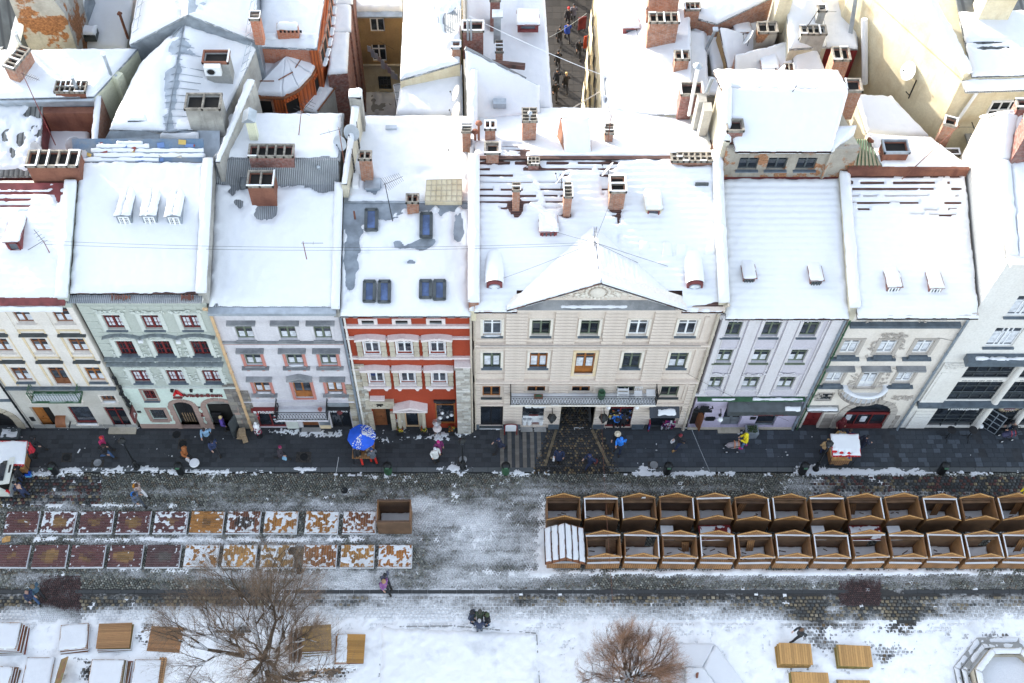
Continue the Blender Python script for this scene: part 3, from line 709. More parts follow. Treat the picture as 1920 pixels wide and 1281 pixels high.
def partywall(parent,x,w,Y0,Z0,Y1,Z1,hh,mat,cap=.2,seed=5,name='party_wall',low=.8):
 mb=MB(); mb.prism([(Y0,Z0-low),(Y1,Z1-low),(Y1,Z1+hh),(Y0,Z0+hh)],'x',x-w/2,x+w/2); o=mb.build(name,M[mat],parent)
 snow_quad(o,(x-w/2-.05,Y0-.05,Z0+hh),(x+w/2+.05,Y0-.05,Z0+hh),(x+w/2+.05,Y1,Z1+hh),(x-w/2-.05,Y1,Z1+hh),T=cap,res=.11,edge=.2,seed=seed,rough=.10,name='wall_snow')
 return o
def chimney(parent,bx,by,bz,w,d,h,mat='brick',flues=(2,1),snow=.6,rot=0,cap='capstone',name='chimney',flare=.05,pots=0,label=None,sink=.8,open_=.72):
 "hollow flues: a rim grid over a black plate painted as their shade"
 c=Vector((bx,by,bz)); o_root=MB(); mb=MB()
 Mx=Matrix.Translation(c)@Matrix.Rotation(rot,4,'Z')
 def addb(m_,x0,x1,y0,y1,z0,z1):
  t=MB().box(x0,x1,y0,y1,z0,z1); m_.add([Mx@Vector(v) for v in t.v],t.f)
 wl=.1
 for (a,b,c_,d_) in((-w/2,w/2,-d/2,-d/2+wl),(-w/2,w/2,d/2-wl,d/2),(-w/2,-w/2+wl,-d/2+wl,d/2-wl),(w/2-wl,w/2,-d/2+wl,d/2-wl)): addb(mb,a,b,c_,d_,-sink,h)
 shaft=mb.build(name,M[mat],parent,label=label)
 W=w+flare*2;D=d+flare*2; nx,ny=flues; t=.09 if min(W/nx,D/ny)>.3 else .055
 rb=MB(); zt=h+.14
 for i in range(nx+1):
  a=-W/2+(W-t)*i/nx; addb(rb,a,a+t,-D/2,D/2,h-.02,zt)
 for j in range(ny+1):
  a=-D/2+(D-t)*j/ny; addb(rb,-W/2,W/2,a,a+t,h-.025,zt-.003)
 rb.build('chimney_cap',M[cap],shaft)
 fb=MB(); addb(fb,-w/2+.02,w/2-.02,-d/2+.02,d/2-.02,h-.08,h-.05); fb.build('flue_shade_plate',M['soot_shade'],shaft)  # black plate just below the rim, painted as the shade inside
 if snow>0:
  r=random.Random(int(abs(bx*13+by*7))); sb=MB()
  segs=[]
  for i in range(nx+1):
   for j in range(ny): segs.append((-W/2+(W-t)*i/nx,-D/2+(D-t)*j/ny,t,(D)/ny))
  for j in range(ny+1):
   for i in range(nx): segs.append((-W/2+(W-t)*i/nx,-D/2+(D-t)*j/ny,W/nx,t))
  for s_ in segs:
   if r.random()<snow*.7:
    hh=r.uniform(.02,.05); addb(sb,s_[0]+.005,s_[0]+s_[2]-.005,s_[1]+.005,s_[1]+s_[3]-.005,zt-.01,zt+hh)
  if sb.v: sb.build('chimney_snow',M['snow'],shaft)
 return shaft
def antenna(x,y,z,h,label,n=6,lean=0,group='television aerials on the roofs',ax=0,mt='rusty',elem=.5):
 t=thing('tv_aerial',label,'aerial',(x,y,z),group)
 top=Vector((x+lean,y,z+h)); MB().tube((x,y,z),top,.028,.018,5).build('mast',M[mt],t)
 mb=MB(); dx,dy=math.cos(ax),math.sin(ax); b0=top-Vector((0,0,.12)); mb.tube(b0-Vector((dx*.1,dy*.1,0)),b0+Vector((dx*1.0,dy*1.0,0)),.014,n=4)
 for i in range(n):
  p=b0+Vector((dx,dy,0))*(i/n*1.0); e=elem*(1-.4*i/n); mb.tube(p-Vector((-dy*e,dx*e,0)),p+Vector((-dy*e,dx*e,0)),.009,n=3)
 mb.build('aerial_bars',M['iron'],t); return t
def dish(x,y,z,r,az,label,el=25,mt='dish',pole=.5):
 t=thing('satellite_dish',label,'satellite dish',(x,y,z),'satellite dishes on the roofs')
 c=Vector((x,y,z+pole)); MB().tube((x,y,z-.1),c,.02,n=5).build('mount',M['iron'],t)
 d=Vector((math.cos(R(az))*math.cos(R(el)),math.sin(R(az))*math.cos(R(el)),math.sin(R(el)))); q=d.to_track_quat('Z','Y'); mb=MB(); n=16;V=[]
 for k,(rr,zz) in enumerate(((.02,0),(.5,.05),(.85,.14),(1,.2),(1,.22),(.85,.16),(.5,.07),(.02,.02))):
  for i in range(n):
   a=2*math.pi*i/n; V.append(c+q@Vector((rr*r*math.cos(a),rr*r*math.sin(a)*1.08,zz*r)))
 mb.add(V,[(j*n+i,j*n+(i+1)%n,(j+1)*n+(i+1)%n,(j+1)*n+i) for j in range(7) for i in range(n)]); mb.build('reflector',M[mt],t,smooth=True)
 ab=MB(); ab.tube(c+q@Vector((0,-r,.1*r)),c+q@Vector((0,0,r*.95)),.012,n=4); ab.ell(c+q@Vector((0,0,r*.95)),.045,.045,.06,6,4); ab.build('receiver_arm',M['iron'],t); return t
def acunit(x,y,z,label,rz=0):
 t=thing('air_conditioner',label,'air conditioner',(x,y,z),'air conditioners on the roofs',local=True,rz=rz)
 b=MB().box(-.42,.42,-.15,.15,-.3,.3).build('casing',M['white_plastic'],t)
 mb=MB(); V=[];n=14
 for rr,yy in((.24,-.155),(.24,-.17),(.20,-.17),(.20,-.14)):
  V+=[(-.08+rr*math.cos(2*math.pi*i/n),yy,rr*math.sin(2*math.pi*i/n)) for i in range(n)]
 mb.add(V,[(j*n+i,j*n+(i+1)%n,(j+1)*n+(i+1)%n,(j+1)*n+i) for j in range(3) for i in range(n)]); mb.build('fan_ring',M['dish'],t)
 V=[(-.08+.2*math.cos(2*math.pi*i/n),-.152,.2*math.sin(2*math.pi*i/n)) for i in range(n)]; MB().add(V,[tuple(range(n))]).build('fan_opening',M['soot_shade'],t)
 return t
def dormer(parent,p,w,h,L0,kind='shed',mt='red_metal',fm='red_frame',name='dormer',slope=.0,T=.14,style='3',seed=1):
 "dormer growing out of a roof; p = middle of the foot of its face, roof runs up behind it"
 x,y,z=p; mb=MB(); h*=1.5 if kind!='barrel' else 1.25; slope=-.12 if kind!='barrel' else 0; L=h/(.335-slope)+.15 if kind!='barrel' else h/.34+.2
 d=mb.prism([(y,z-.15),(y,z+h),(y+L,z+h+slope*L),(y+L,z-.15)],'x',x-w/2,x+w/2).build(name,M[mt],parent)
 ov=.07; zt=z+h
 if kind=='shed':
  roof_quad(d,(x-w/2-ov,y-ov*1.3,zt),(x+w/2+ov,y-ov*1.3,zt),(x+w/2+ov,y+L,zt+slope*L),(x-w/2-ov,y+L,zt+slope*L),M[mt],name='dormer_roof',th=.05)
  if T: snow_quad(d,(x-w/2-ov,y-ov*1.3,zt),(x+w/2+ov,y-ov*1.3,zt),(x+w/2+ov,y+L+.1,zt+slope*L),(x-w/2-ov,y+L+.1,zt+slope*L),T=T*.8,res=.09,edge=.14,seed=seed,rough=.03,name='dormer_snow',sk=.03)
  wn=window(d,x,y-.16,z+h*.5,w*.78,h*.72,fm,style,name='window')
 elif kind=='gable':
  up=w*.16
  for s_ in(-1,1):
   A=(x+s_*(w/2+ov),y-ov,zt);B=(x,y-ov,zt+up);C=(x,y+L,zt+up+slope*L);D=(x+s_*(w/2+ov),y+L,zt+slope*L)
   q=[A,B,C,D] if s_<0 else [B,A,D,C]
   roof_quad(d,*q,M[mt],name='dormer_roof',th=.05)
   if T: snow_quad(d,*q,T=T*.8,res=.09,edge=.10,seed=seed+s_,rough=.03,name='dormer_snow',sk=.03)
  MB().prism([(x-w/2,zt),(x+w/2,zt),(x,zt+up)],'y',y+.0,y+.1).build('dormer_gable',M[mt],d)
  window(d,x,y-.16,z+h*.52,w*.74,h*.78,fm,style)
 elif kind=='barrel':
  n=10
  for i in range(n):
   a0=math.pi*i/n;a1=math.pi*(i+1)/n
  V=[];k=8; rr=w/2+.06; NY=10
  mbb=MB();P=[]
  for j in range(NY+1):
   t=j/NY; yy=y-.06+(L+.1)*t
   for i in range(k*2+1):
    a=math.pi*i/(k*2); g=1+.10*math.sin(t*3.1)*(.5+.5*math.sin(a))
    P.append((x-rr*g*math.cos(a),yy,zt-.05+rr*.82*g*math.sin(a)+slope*L*t))
  m2=k*2+1; mbb.add(P,[(j*m2+i,j*m2+i+1,(j+1)*m2+i+1,(j+1)*m2+i)[::-1] for j in range(NY) for i in range(m2-1)])
  mbb.build('dormer_snow',M['snow'],d,smooth=True)
  pts=[(x-w/2,z-.1),(x+w/2,z-.1)]+[(x+w/2*math.cos(math.pi*i/10),zt-.05+w*.40*math.sin(math.pi*i/10)) for i in range(11)]
  MB().prism(pts,'y',y-.1,y+.02).build('dormer_face',M[mt],d)
  V=[];n=18; cz=z+h*.62
  fr=MB()
  for q,(k1,yy) in enumerate(((1.0,y-.1),(1.0,y-.15),(.82,y-.15),(.82,y-.11))):
   V+=[(x+w*.36*k1*math.cos(2*math.pi*i/n),yy,cz+w*.27*k1*math.sin(2*math.pi*i/n)) for i in range(n)]
  fr.add(V,[(j*n+i,j*n+(i+1)%n,(j+1)*n+(i+1)%n,(j+1)*n+i) for j in range(3) for i in range(n)]); wn=fr.build('oval_window',M['zinc'],d)
  MB().add([(x+w*.3*math.cos(2*math.pi*i/n),y-.118,cz+w*.225*math.sin(2*math.pi*i/n)) for i in range(n)],[tuple(range(n))]).build('pane',M['curtain'],wn)
 return d
def stonewall(parent,X0,X1,Z0,Z1,Y,rh,cols,name='rough_stonework',d=.06,seed=3,lw=(.25,.55)):
 r=random.Random(seed); mb=MB(); MB().box(X0,X1,Y-d*.2,Y+.01,Z0,Z1).build(name+'_bed',M['stone'],parent)
 z=Z0
 while z<Z1-.05:
  h=min(rh*r.uniform(.8,1.25),Z1-z); x=X0
  while x<X1-.04:
   L=min(r.uniform(*lw),X1-x); k=r.uniform(.75,1.2); c=r.choice(cols)
   mb.box(x+.008,x+L-.008,Y-d*r.uniform(.6,1.2),Y-.002,z+.008,z+h-.008,c=tuple(q*k for q in c)); x+=L
  z+=h
 return mb.build(name,M['vstone'],parent,kind='stuff')
LIME=[(.46,.41,.33),(.50,.46,.38),(.40,.35,.27),(.36,.31,.24),(.52,.50,.44)]
GREYST=[(.26,.24,.22),(.30,.28,.25),(.22,.20,.18),(.34,.31,.26)]
def scroll(parent,x,z,w,h,Y,mt,seed=1,n=26,name='stucco_ornament',r0=.03,fill=True):
 "raised plaster scrollwork: curling beads spread over an area"
 r=random.Random(seed); mb=MB()
 for i in range(n):
  cx=x+r.uniform(-.5,.5)*w; cz=z+r.uniform(-.5,.5)*h; s_=r.choice((-1,1)); R0=r.uniform(.06,.13)*min(1,h/.3+.3); a=r.uniform(0,6.28); pts=[]
  for k in range(6):
   q=R0*(1-k*.12); pts.append((cx+q*math.cos(a+s_*k*.8),Y-.03,cz+q*math.sin(a+s_*k*.8)))
  mb.chain(pts,[r0,r0,r0*.9,r0*.8,r0*.6,r0*.5],4)
 return mb.build(name,M[mt],parent,kind='stuff')
class Front: pass
def front(name,label,X0,X1,ey,slope,ry,xm,Yre,Zre,roofmat,body='plaster_grey',gate=None,ov=.45,T=.2,holes=(),dash=(),rip=0,cut=None,group='townhouses along the square',eZ=None,seed=1,rgap=.0,flat=True):
 f=Front(); Y=33.2; f.Ze=eZ or F(xm,ey,Y-ov+.05).z; f.slope=slope; f.Y0=Y-ov
 rp=PLN(xm,ry,f.Y0,f.Ze,slope); f.Yr=rp.y;f.Zr=rp.z; f.X0=X0;f.X1=X1; f.top=f.Ze-.12+slope*ov
 f.root=thing(name,label,'townhouse',((X0+X1)/2,36,0),group)
 prof=lambda z0:[(Y+.30,z0),(Y+.30,f.Ze+slope*(ov+.3)-.2),(f.Yr,f.Zr-.2),(Yre,Zre-.2),(Yre,z0)]
 b=MB()
 if gate:
  a,c,zt=gate; b.prism(prof(0),'x',X0+.01,a); b.prism(prof(0),'x',c,X1-.01); b.prism(prof(zt),'x',a,c)
 else: b.prism(prof(0),'x',X0+.01,X1-.01)
 b.build('building_shell',M[body],f.root)
 yc=Y+.36 if cut else f.Y0; zc=f.Ze+slope*(yc-f.Y0)
 f.roof=roof_quad(f.root,(X0,yc,zc),(X1,yc,zc),(X1,f.Yr,f.Zr),(X0,f.Yr,f.Zr),M[roofmat])
 if cut:
  for a,b_ in((X0,cut[0]),(cut[1],X1)): roof_quad(f.roof,(a,f.Y0,f.Ze),(b_,f.Y0,f.Ze),(b_,yc,zc),(a,yc,zc),M[roofmat],name='eaves_roof')
 f.snow=(T,holes,dash,rip,seed)
 if T: snow_quad(f.roof,(X0+rgap,f.Y0,f.Ze),(X1-rgap,f.Y0,f.Ze),(X1-rgap,f.Yr,f.Zr),(X0+rgap,f.Yr,f.Zr),T=T,res=.085,holes=holes,dash=dash,rip=rip,seed=seed,edge=.3,cut=(lambda P:(P[:,0]>cut[0])&(P[:,0]<cut[1])&(P[:,1]<yc)) if cut else None)
 f.P=lambda px,py:PLN(px,py,f.Y0,f.Ze,slope)
 f.z=lambda y:f.Ze+slope*(y-f.Y0)
 f.rear=(Yre,Zre)
 return f
# ================= FRONT ROW =================
Y=33.2
def ops_from(*rows):
 L=[]
 for (xs,zc,h,w) in rows:
  for x in xs: L.append((x-w/2,x+w/2,zc-h/2,zc+h/2))
 return L
def xf(px,py): return F(px,py).x
f0=front('townhouse','pale townhouse with a dark arched portal, at the left edge',-34,-27.27,556,.34,345,20,39.3,16.4,'tile',seed=3)
z0=FZ(752)
wallgrid(f0.root,-34,-27.27,Y,0,f0.top,[(-30.8,-28.1,0,2.55),(-29.4,-28.5,5.6,7.2),(-31.9,-31,5.6,7.2),(-29.4,-28.5,9,10.6),(-31.9,-31,9,10.6),(-29.4,-28.5,12,13.4),(-31.9,-31,12,13.4)],M['f8'])
for zc in (6.4,9.8,12.7):
 for x in(-28.95,-31.45): window(f0.root,x,Y,zc,.9,1.6 if zc<12 else 1.4,'wood_frame',curt=1,surr=(.16,'f1',.05),sill='slate')
archtop(f0.root,-29.45,Y,0,2.7,2.55,'f8'); archring(f0.root,-29.45,Y,0,2.7,2.55,.42,'stone',n=9)
d0=door(f0.root,-29.45,Y,0,2.7,2.5,'black',leaves=2)
MB().box(-34,-27.4,Y-.12,Y-.003,3.6,3.75).build('string_course',M['slate'],f0.root)
pipe(f0.root,-27.3,Y,0,13.9,'iron')
X0,X1=-27.2,-20.9
f1=front('townhouse','ivory townhouse with ochre pilaster lines and a small green iron balcony',X0,X1,557,.34,343,60,39.3,16.4,'red_metal',T=.2,rip=.012,seed=11,
holes=[(60,345,70,9,.9),(20,345,30,12,1.0),(100,352,12,16,.9),(10,375,22,16,.45),(150,352,14,10,.7),(110,370,5,14,.6)],dash=[(-5,346,60,430,1.2),(60,350,160,385,.6),(100,350,120,372,1)])
R1=f1.root
xs1,zc1,h1=rowspec((43.5,117.5),577,605); xs2,zc2,h2=rowspec((6,75,146),634,661); xs3,zc3,h3=rowspec((39,175),687,717)
XA=[-25.8,-23.76,-21.72]
cols=[-25.82,-23.74,-21.70]; xm=xf(131,747)
h1=1.45;h2=1.4;h3=1.55
zm=FZ(747)
ops=ops_from((cols,zc1,h1,.88),(cols,zc2,h2,.88),([cols[0],cols[2]],zc3,h3,.9),([cols[1]],zc3-.22,h3+.45,.9),(cols,zm,.72,.82))
gz=FZ(762)
ops+=[(xf(66,780),xf(103,780),.12,FZ(763)),(-24.4,-23.15,.7,FZ(762)),(-22.3,-21.15,.25,FZ(763))]
wallgrid(R1,X0,X1,Y,FZ(726),f1.top,ops,M['f1']); wallgrid(R1,X0,X1,Y-.02,0,FZ(726),ops,M['f1b'],name='ground_floor_wall')
for i,x in enumerate(cols):
 window(R1,x,Y,zc1,.88,h1,'wood_frame',curt=1,sill='f1')
 window(R1,x,Y,zc2,.88,h2,'wood_frame',curt=1,sill='f1')
 if i!=1: window(R1,x,Y,zc3,.9,h3,'oak_frame' if i==2 else 'wood_frame',curt=1,sill='slate')
 window(R1,x,Y,zm,.82,.72,'wood_frame','3',sill='f1',snow=(i==2),surr=(.1,'f1',.03))
 for zz in(FZ(625),FZ(675)): hood(R1,x,zz-.08,1.5,Y,'flat','grey_frame',d=.22,h=.1)
window(R1,cols[1],Y,zc3-.22,.9,h3+.45,'wood_frame','D')
for x in[X0+.45]+[(cols[0]+cols[1])/2,(cols[1]+cols[2])/2]+[X1-.12]:
 MB().box(x-(.3 if x<X1-.2 else .12),x+(.3 if x<X1-.2 else .12),Y-.07,Y-.003,FZ(722),FZ(578)+.6).build('pilaster',M['f1'],R1)
 for s_ in((-.35,.35) if x<X1-.2 else (-.17,)):
  MB().box(x+s_-.05,x+s_+.05,Y-.05,Y-.002,FZ(722),FZ(620)).build('pilaster_stripe',M['f1y'],R1)
for zz in(FZ(620),FZ(671)):
 for x in cols: MB().box(x-.72,x+.72,Y-.05,Y-.002,zz,zz+.12).build('ochre_band',M['f1y'],R1)
MB().box(X0,X1,Y-.16,Y-.003,FZ(728),FZ(725)+.02).build('string_course',M['slate'],R1)
MB().prism([(Y-.40,f1.top-.05),(Y-.30,f1.top-.30),(Y-.08,f1.top-.4),(Y-.003,f1.top-.4),(Y-.003,f1.top),(Y-.40,f1.top)],'x',X0,X1).build('cornice',M['f1'],R1)
MB().prism([(f1.Y0-.28,f1.Ze-.30),(f1.Y0+.0,f1.Ze-.02),(f1.Y0,f1.Ze-.30)],'x',X0,X1+.1).build('gutter',M['red_metal'],R1)
snow_quad(R1,(X0,f1.Y0-.42,f1.Ze-.52),(X1-.1,f1.Y0-.42,f1.Ze-.52),(X1-.1,f1.Y0-.22,f1.Ze-.38),(X0,f1.Y0-.22,f1.Ze-.38),T=.07,res=.09,edge=.1,name='eaves_snow')
MB().prism([(Y-.5,f1.Ze-.60),(f1.Y0-.2,f1.Ze-.42),(Y-.003,f1.Ze-.42),(Y-.003,f1.Ze-.60)],'x',X0,X1).build('eaves_shelf',M['f1'],R1)
by0,by1=xf(68,740),xf(159,740)
balcony(R1,by0,by1,Y,FZ(733),.75,'green_iron','green_iron',.95,sp=.16)
d1=door(R1,(xf(66,780)+xf(103,780))/2-.3,Y,.12,.62,FZ(763)-.12,'oak_frame',leaves=1); MB().box(xf(84,780),xf(103,780),Y+.22,Y+.27,.12,FZ(763)).build('doorway_shade',M['soot_shade'],R1)  # black sheet beside the leaf stands in for shade indoors
shopfront(R1,-23.77,Y,.7,1.25,FZ(762)-.7,'red_frame',cols=1,trans=False,glass='glass'); MB().box(-24.45,-23.1,Y-.14,Y+.06,.6,.7).build('sill',M['f1'],R1)
shopfront(R1,-21.72,Y,.25,1.15,FZ(763)-.25,'red_frame',name='shop_door',cols=2)
MB().box(-22.6,-20.95,Y-.45,Y,.1,.25).build('door_step',M['stone'],R1)
for k in range(9): MB().box(X0+.1+k*.7,X0+.75+k*.7,Y-.05,Y-.01,.12,.55).build('plinth_stone',M['conc'],R1)
snow_quad(R1,(-24.4,Y-.13,.7),(-23.15,Y-.13,.7),(-23.15,Y+.03,.7),(-24.4,Y+.03,.7),T=.05,res=.08,edge=.06,name='sill_snow')
MB().box(xf(53,779),xf(61,779),Y-.05,Y-.021,1.05,1.55).build('wall_plaque',M['black'],R1)
aw=thing('shop_awning','small rounded brown awning beside the doorway of the ivory house','awning',(xf(115,786),Y-.3,1.4))
p=xf(116,782); mb=MB();
for i in range(6):
 a0=R(90)*i/6;a1=R(90)*(i+1)/6; mb.prism([(Y-.03-.55*math.sin(a0),1.25+.5*math.cos(a0)),(Y-.03-.55*math.sin(a1),1.25+.5*math.cos(a1)),(Y-.03-.52*math.sin(a1),1.22+.5*math.cos(a1)),(Y-.03-.52*math.sin(a0),1.22+.5*math.cos(a0))],'x',p-.3,p+.3)
mb.build('hood',M['wood_frame'],aw); mb=MB()
for s_ in(-.4,.4): mb.tube((p+s_,Y-.5,1.2),(p+s_,Y-.05,.95),.02,n=4); mb.box(p+s_-.015,p+s_+.015,Y-.5,Y-.1,.98,1.16)
mb.build('brackets',M['iron'],aw)
partywall(R1,X1+.02,.5,32.7,f1.z(32.7),f1.Yr,f1.Zr,.28,'f2',cap=.16,seed=7)
pd=f1.P(32,472); dormer(R1,(pd.x,pd.y,pd.z),.72,.62,1.9,'shed','red_metal','red_frame',T=.1,style='',slope=.05,seed=4)
X0,X1=-20.65,-14.05
f2=front('townhouse','sage green townhouse with white stucco hoods, three grey dormers and a bank below',X0,X1,549,.34,305,280,40.2,17.2,'tile',T=.24,seed=17,ov=.15,rgap=.05,holes=[(300,552,90,5,.8),(345,556,60,6,.7),(190,262,30,20,.4)])
R2=f2.root
xs1,zc1,h1=rowspec((214,286,360),589,617); xs2,zc2,h2=rowspec((237,307,376),637,667); xs3,zc3,h3=rowspec((263,329,397),690,719)
C2=[(-19.18),(-17.2),(-15.2)]; h1=1.45;h2=1.6;h3=1.5;w2=.95
za=FZ(724)
g1,g2=xf(348.5,774),xf(416,775)
ops=ops_from((C2,zc1,h1,w2),(C2,zc2,h2,w2),(C2,zc3,h3,w2))+[(g1-.58,g1+.58,.15,FZ(752)),(g2-.78,g2+.78,.05,FZ(750)),(xf(270,741),xf(292,741),FZ(750),FZ(731)),(xf(283,777),xf(311,777),FZ(787),FZ(767))]
wallgrid(R2,X0,X1,Y,za,f2.top-.1,ops,M['f2']); wallgrid(R2,X0,X1,Y-.015,.62,za,ops,M['f2m'],name='ground_floor_wall'); wallgrid(R2,X0,X1,Y-.05,0,.62,ops,M['pinkstone'],name='plinth')
for i,x in enumerate(C2):
 window(R2,x,Y,zc1,w2,h1,'red_frame','6',curt=2,surr=(.22,'f2w',.07),sill='slate'); window(R2,x,Y,zc2,w2,h2,'red_frame','6',surr=(.24,'f2w',.07),sill='slate',glass='glass_dark'); window(R2,x,Y,zc3,w2,h3,'red_frame','6',curt=2,surr=(.22,'f2w',.07),sill='slate')
 hood(R2,x,zc2+h2/2+.35,2.0,Y,'arc','ledge2',h=.08,up=.32,d=.22); scroll(R2,x,zc2+h2/2+.32,1.5,.32,Y-.06,'f2w',i,30)
 scroll(R2,x,zc1+h1/2+.3,1.7,.3,Y-.05,'f2w',i+10,30); scroll(R2,x,zc3+h3/2+.22,1.5,.3,Y-.05,'f2w',i+20,28)
 for s_ in(-1,1): scroll(R2,x+s_*.82,zc2-.2,.16,1.3,Y-.04,'f2w',i+30,10)
 scroll(R2,x,zc2-h2/2-.42,1.6,.2,Y-.05,'f2w',i+40,22)
 for s_ in(-1,1): scroll(R2,x+s_*.8,zc3,.14,1.0,Y-.03,'f2w',i+50,8)
MB().box(X0,X1-.2,Y-.25,Y-.003,zc2-h2/2-.27,zc2-h2/2-.17).build('sill_ledge',M['ledge2'],R2)
MB().box(X0,X1-.2,Y-.28,Y-.003,zc2-h2/2-.78,zc2-h2/2-.66).build('string_course',M['ledge2'],R2)
MB().box(X0,X1,Y-.14,Y-.003,za-.08,za+.04).build('string_course',M['f2w'],R2)
r=random.Random(2); blk={}
z=za+.1; j=0
allw=[(x-w2/2-.3,x+w2/2+.3,zc-h/2-.3,zc+h/2+.5) for zc,h in((zc1,h1),(zc2,h2),(zc3,h3)) for x in C2]
me=MB().box(-.28,.28,-.022,0,-.17,.17).mesh('facade_block',M['f2'])
while z<f2.top-.75:
 x=X0+.35+(j%2)*.3
 while x<X1-.3:
  if not any(a-.25<x<b+.25 and c-.1<z<d+.1 for a,b,c,d in allw) and not abs(z-(zc2-h2/2-.45))<.35: place('facade_block',me,R2,(x,Y-.003,z))
  x+=.6
 z+=.37;j+=1
zt=f2.top-.1
MB().prism([(Y-.55,zt-.02),(Y-.45,zt-.16),(Y-.15,zt-.30),(Y-.003,zt-.30),(Y-.003,zt)],'x',X0-.05,X1+.05).build('cornice',M['f8'],R2)
eave=MB().prism([(Y-.62,zt-.01),(f2.Y0+.1,f2.Ze-.12),(Y+.1,f2.Ze-.12),(Y+.1,zt-.01)],'x',X0-.1,X1+.05).build('eaves_sheet',M['corr'],R2)
mb=MB(); mb.tube((X0-.05,f2.Y0-.22,f2.Ze-.22),(X1,f2.Y0-.22,f2.Ze-.22),.07,n=8); mb.build('gutter',M['zinc'],R2)
for x_,w_ in((-18.0,1.0),(-14.7,.6)):
 mb=MB()
 for k in range(12):
  a=x_-w_/2+w_*k/12+r.uniform(-.03,.03); l=r.uniform(.12,.34); yb=Y-.45; t0=.2; mb.obox((a,yb+t0*.5,zt+.135),.05,l,.012,tx=R(36),c=None)
 mb.build('rust_streaks',M['rusty'],R2)
archtop(R2,g1,Y-.015,.15,1.16,FZ(752)-.15,'f2m'); archring(R2,g1,Y,.1,1.16,FZ(752)-.1,.26,'pinkstone',n=9)
archtop(R2,g2,Y-.015,.05,1.56,FZ(750)-.05,'f2m'); archring(R2,g2,Y,.05,1.56,FZ(750)-.05,.28,'pinkstone',n=9)
door(R2,g1,Y,.15,1.16,FZ(752)-.15,'black',leaves=2)
gm=MB();
for a in range(5):
 for b_ in range(9): gm.obox((g1-.3+a*.15,Y+.13,.45+b_*.16),.045,.02,.045,0,0,R(45))
gm.build('door_studs',M['pipe_or'],R2)
MB().box(g2-.78,g2+.78,Y+.22,Y+.27,.05,2.6).build('doorway_shade',M['soot_shade'],R2)  # shade of the open doorway, painted as a black sheet
mb=MB(); mb.box(g2-.72,g2-.1,Y+.05,Y+.1,.1,1.9);
for q in(.6,1.0,1.4): mb.box(g2-.66,g2-.16,Y+.03,Y+.05,q-.02,q+.25)
mb.build('door_leaf',M['black'],R2)
mb=MB(); mb.obox((g2+.62,Y-.35,1.0),.06,.8,1.95,rz=R(-25));
for q in(.4,1.0,1.6): mb.obox((g2+.57,Y-.37,q),.04,.6,.35,rz=R(-25))
mb.build('open_door_leaf',M['grey_frame'],R2)
window(R2,(xf(281,741)),Y,FZ(740.5),.72,FZ(731)-FZ(750),'red_frame','6',surr=(.12,'pinkstone',.05),sill='slate',glass='glass_dark'); window(R2,xf(297,777),Y,FZ(777),.9,FZ(767)-FZ(787),'grey_frame','G',surr=(.2,'pinkstone',.06),sill='pinkstone')
A=text(R2,'Альфа-Банк',xf(379,738),Y-.10,FZ(741),.36,'red_metal',.03,sx=1.12,bold=.012)
text(R2,'А',xf(333,735),Y-.12,FZ(737.5),.66,'vivid_red' if 'vivid_red' in M else 'red_metal',.05,sx=1.2,bold=.03,name='bank_logo')
MB().box(xf(325,742),xf(342,742),Y-.16,Y-.06,FZ(743.6),FZ(742.2)).build('bank_logo_underline',M['red_metal'],R2)
sg=thing('hanging_sign','dark red projecting bank sign on the corner of the green house','sign',(xf(246,752),Y-.4,2.6))
MB().box(xf(246,752)-.05,xf(246,752)+.05,Y-.75,Y-.15,2.1,3.3).build('sign_board',M['red_metal'],sg); MB().tube((xf(246,752),Y,3.35),(xf(246,752),Y-.8,3.35),.02,n=5).build('bracket',M['iron'],sg)
q=text(sg,'А',xf(246,752)+.055,Y-.45,2.5,.5,'white_plastic',.005); q.rotation_euler=(R(90),0,R(90))
pl=MB();
for k in range(14): pl.ell((X0+.05+r.uniform(-.12,.12),Y-.25+r.uniform(-.1,.1),6.7-k*.26),.12,.12,.16,5,3)
tag(pl.build('creeper',M['iron']),'dark dry creeper hanging on the corner between the ivory and green houses','plant')
for x_ in(323,359,397):
 p=F(x_,727); MB().box(p.x-.07,p.x+.07,Y-.25,Y-.02,p.z-.12,p.z+.12).build('wall_lamp',M['black'],R2)
for x_,z_ in((-18.2,10.4),(-16.2,10.35)): MB().box(x_-.12,x_+.12,Y-.2,Y-.02,z_-.1,z_+.14).build('floodlight',M['white_plastic'],R2)
for(px_,py_,w_,h_) in((261,771.5,.22,.2),(374.5,763,.18,.16),(379,777,.3,.45)):
 p=F(px_,py_); MB().box(p.x-w_/2,p.x+w_/2,Y-.05,Y-.016,p.z-h_/2,p.z+h_/2).build('wall_plaque',M['black'] if w_<.3 else M['red_metal'],R2)
stonewall(R2,X1-.75,X1+.0,.0,5.6,Y-.03,.3,GREYST,name='corner_stonework')
for i,(a,b_) in enumerate(((238,424),(285,424),(331,425))):
 p=f2.P(a,b_); dormer(R2,(p.x,p.y,p.z),.72,.60,1.75,'gable','sheet','white_frame',T=.12,style='6',slope=.02,seed=i+3)
partywall(R2,X1+.06,.42,33.0,f2.z(33.0),f2.Yr,f2.Zr,.35,'plaster_grey',cap=.18,seed=9)
gzt=f2.Zr+.75
YG=f2.Yr+.95
roof_quad(R2,(X0-.3,f2.Yr-.02,f2.Zr-.02),(X1-.2,f2.Yr-.02,f2.Zr-.02),(X1-.2,YG,gzt),(X0-.3,YG,gzt),M['graffiti_blue'],name='painted_roof_strip')
r=random.Random(9); slopeg=(gzt-f2.Zr)/(YG-f2.Yr); mb=MB()
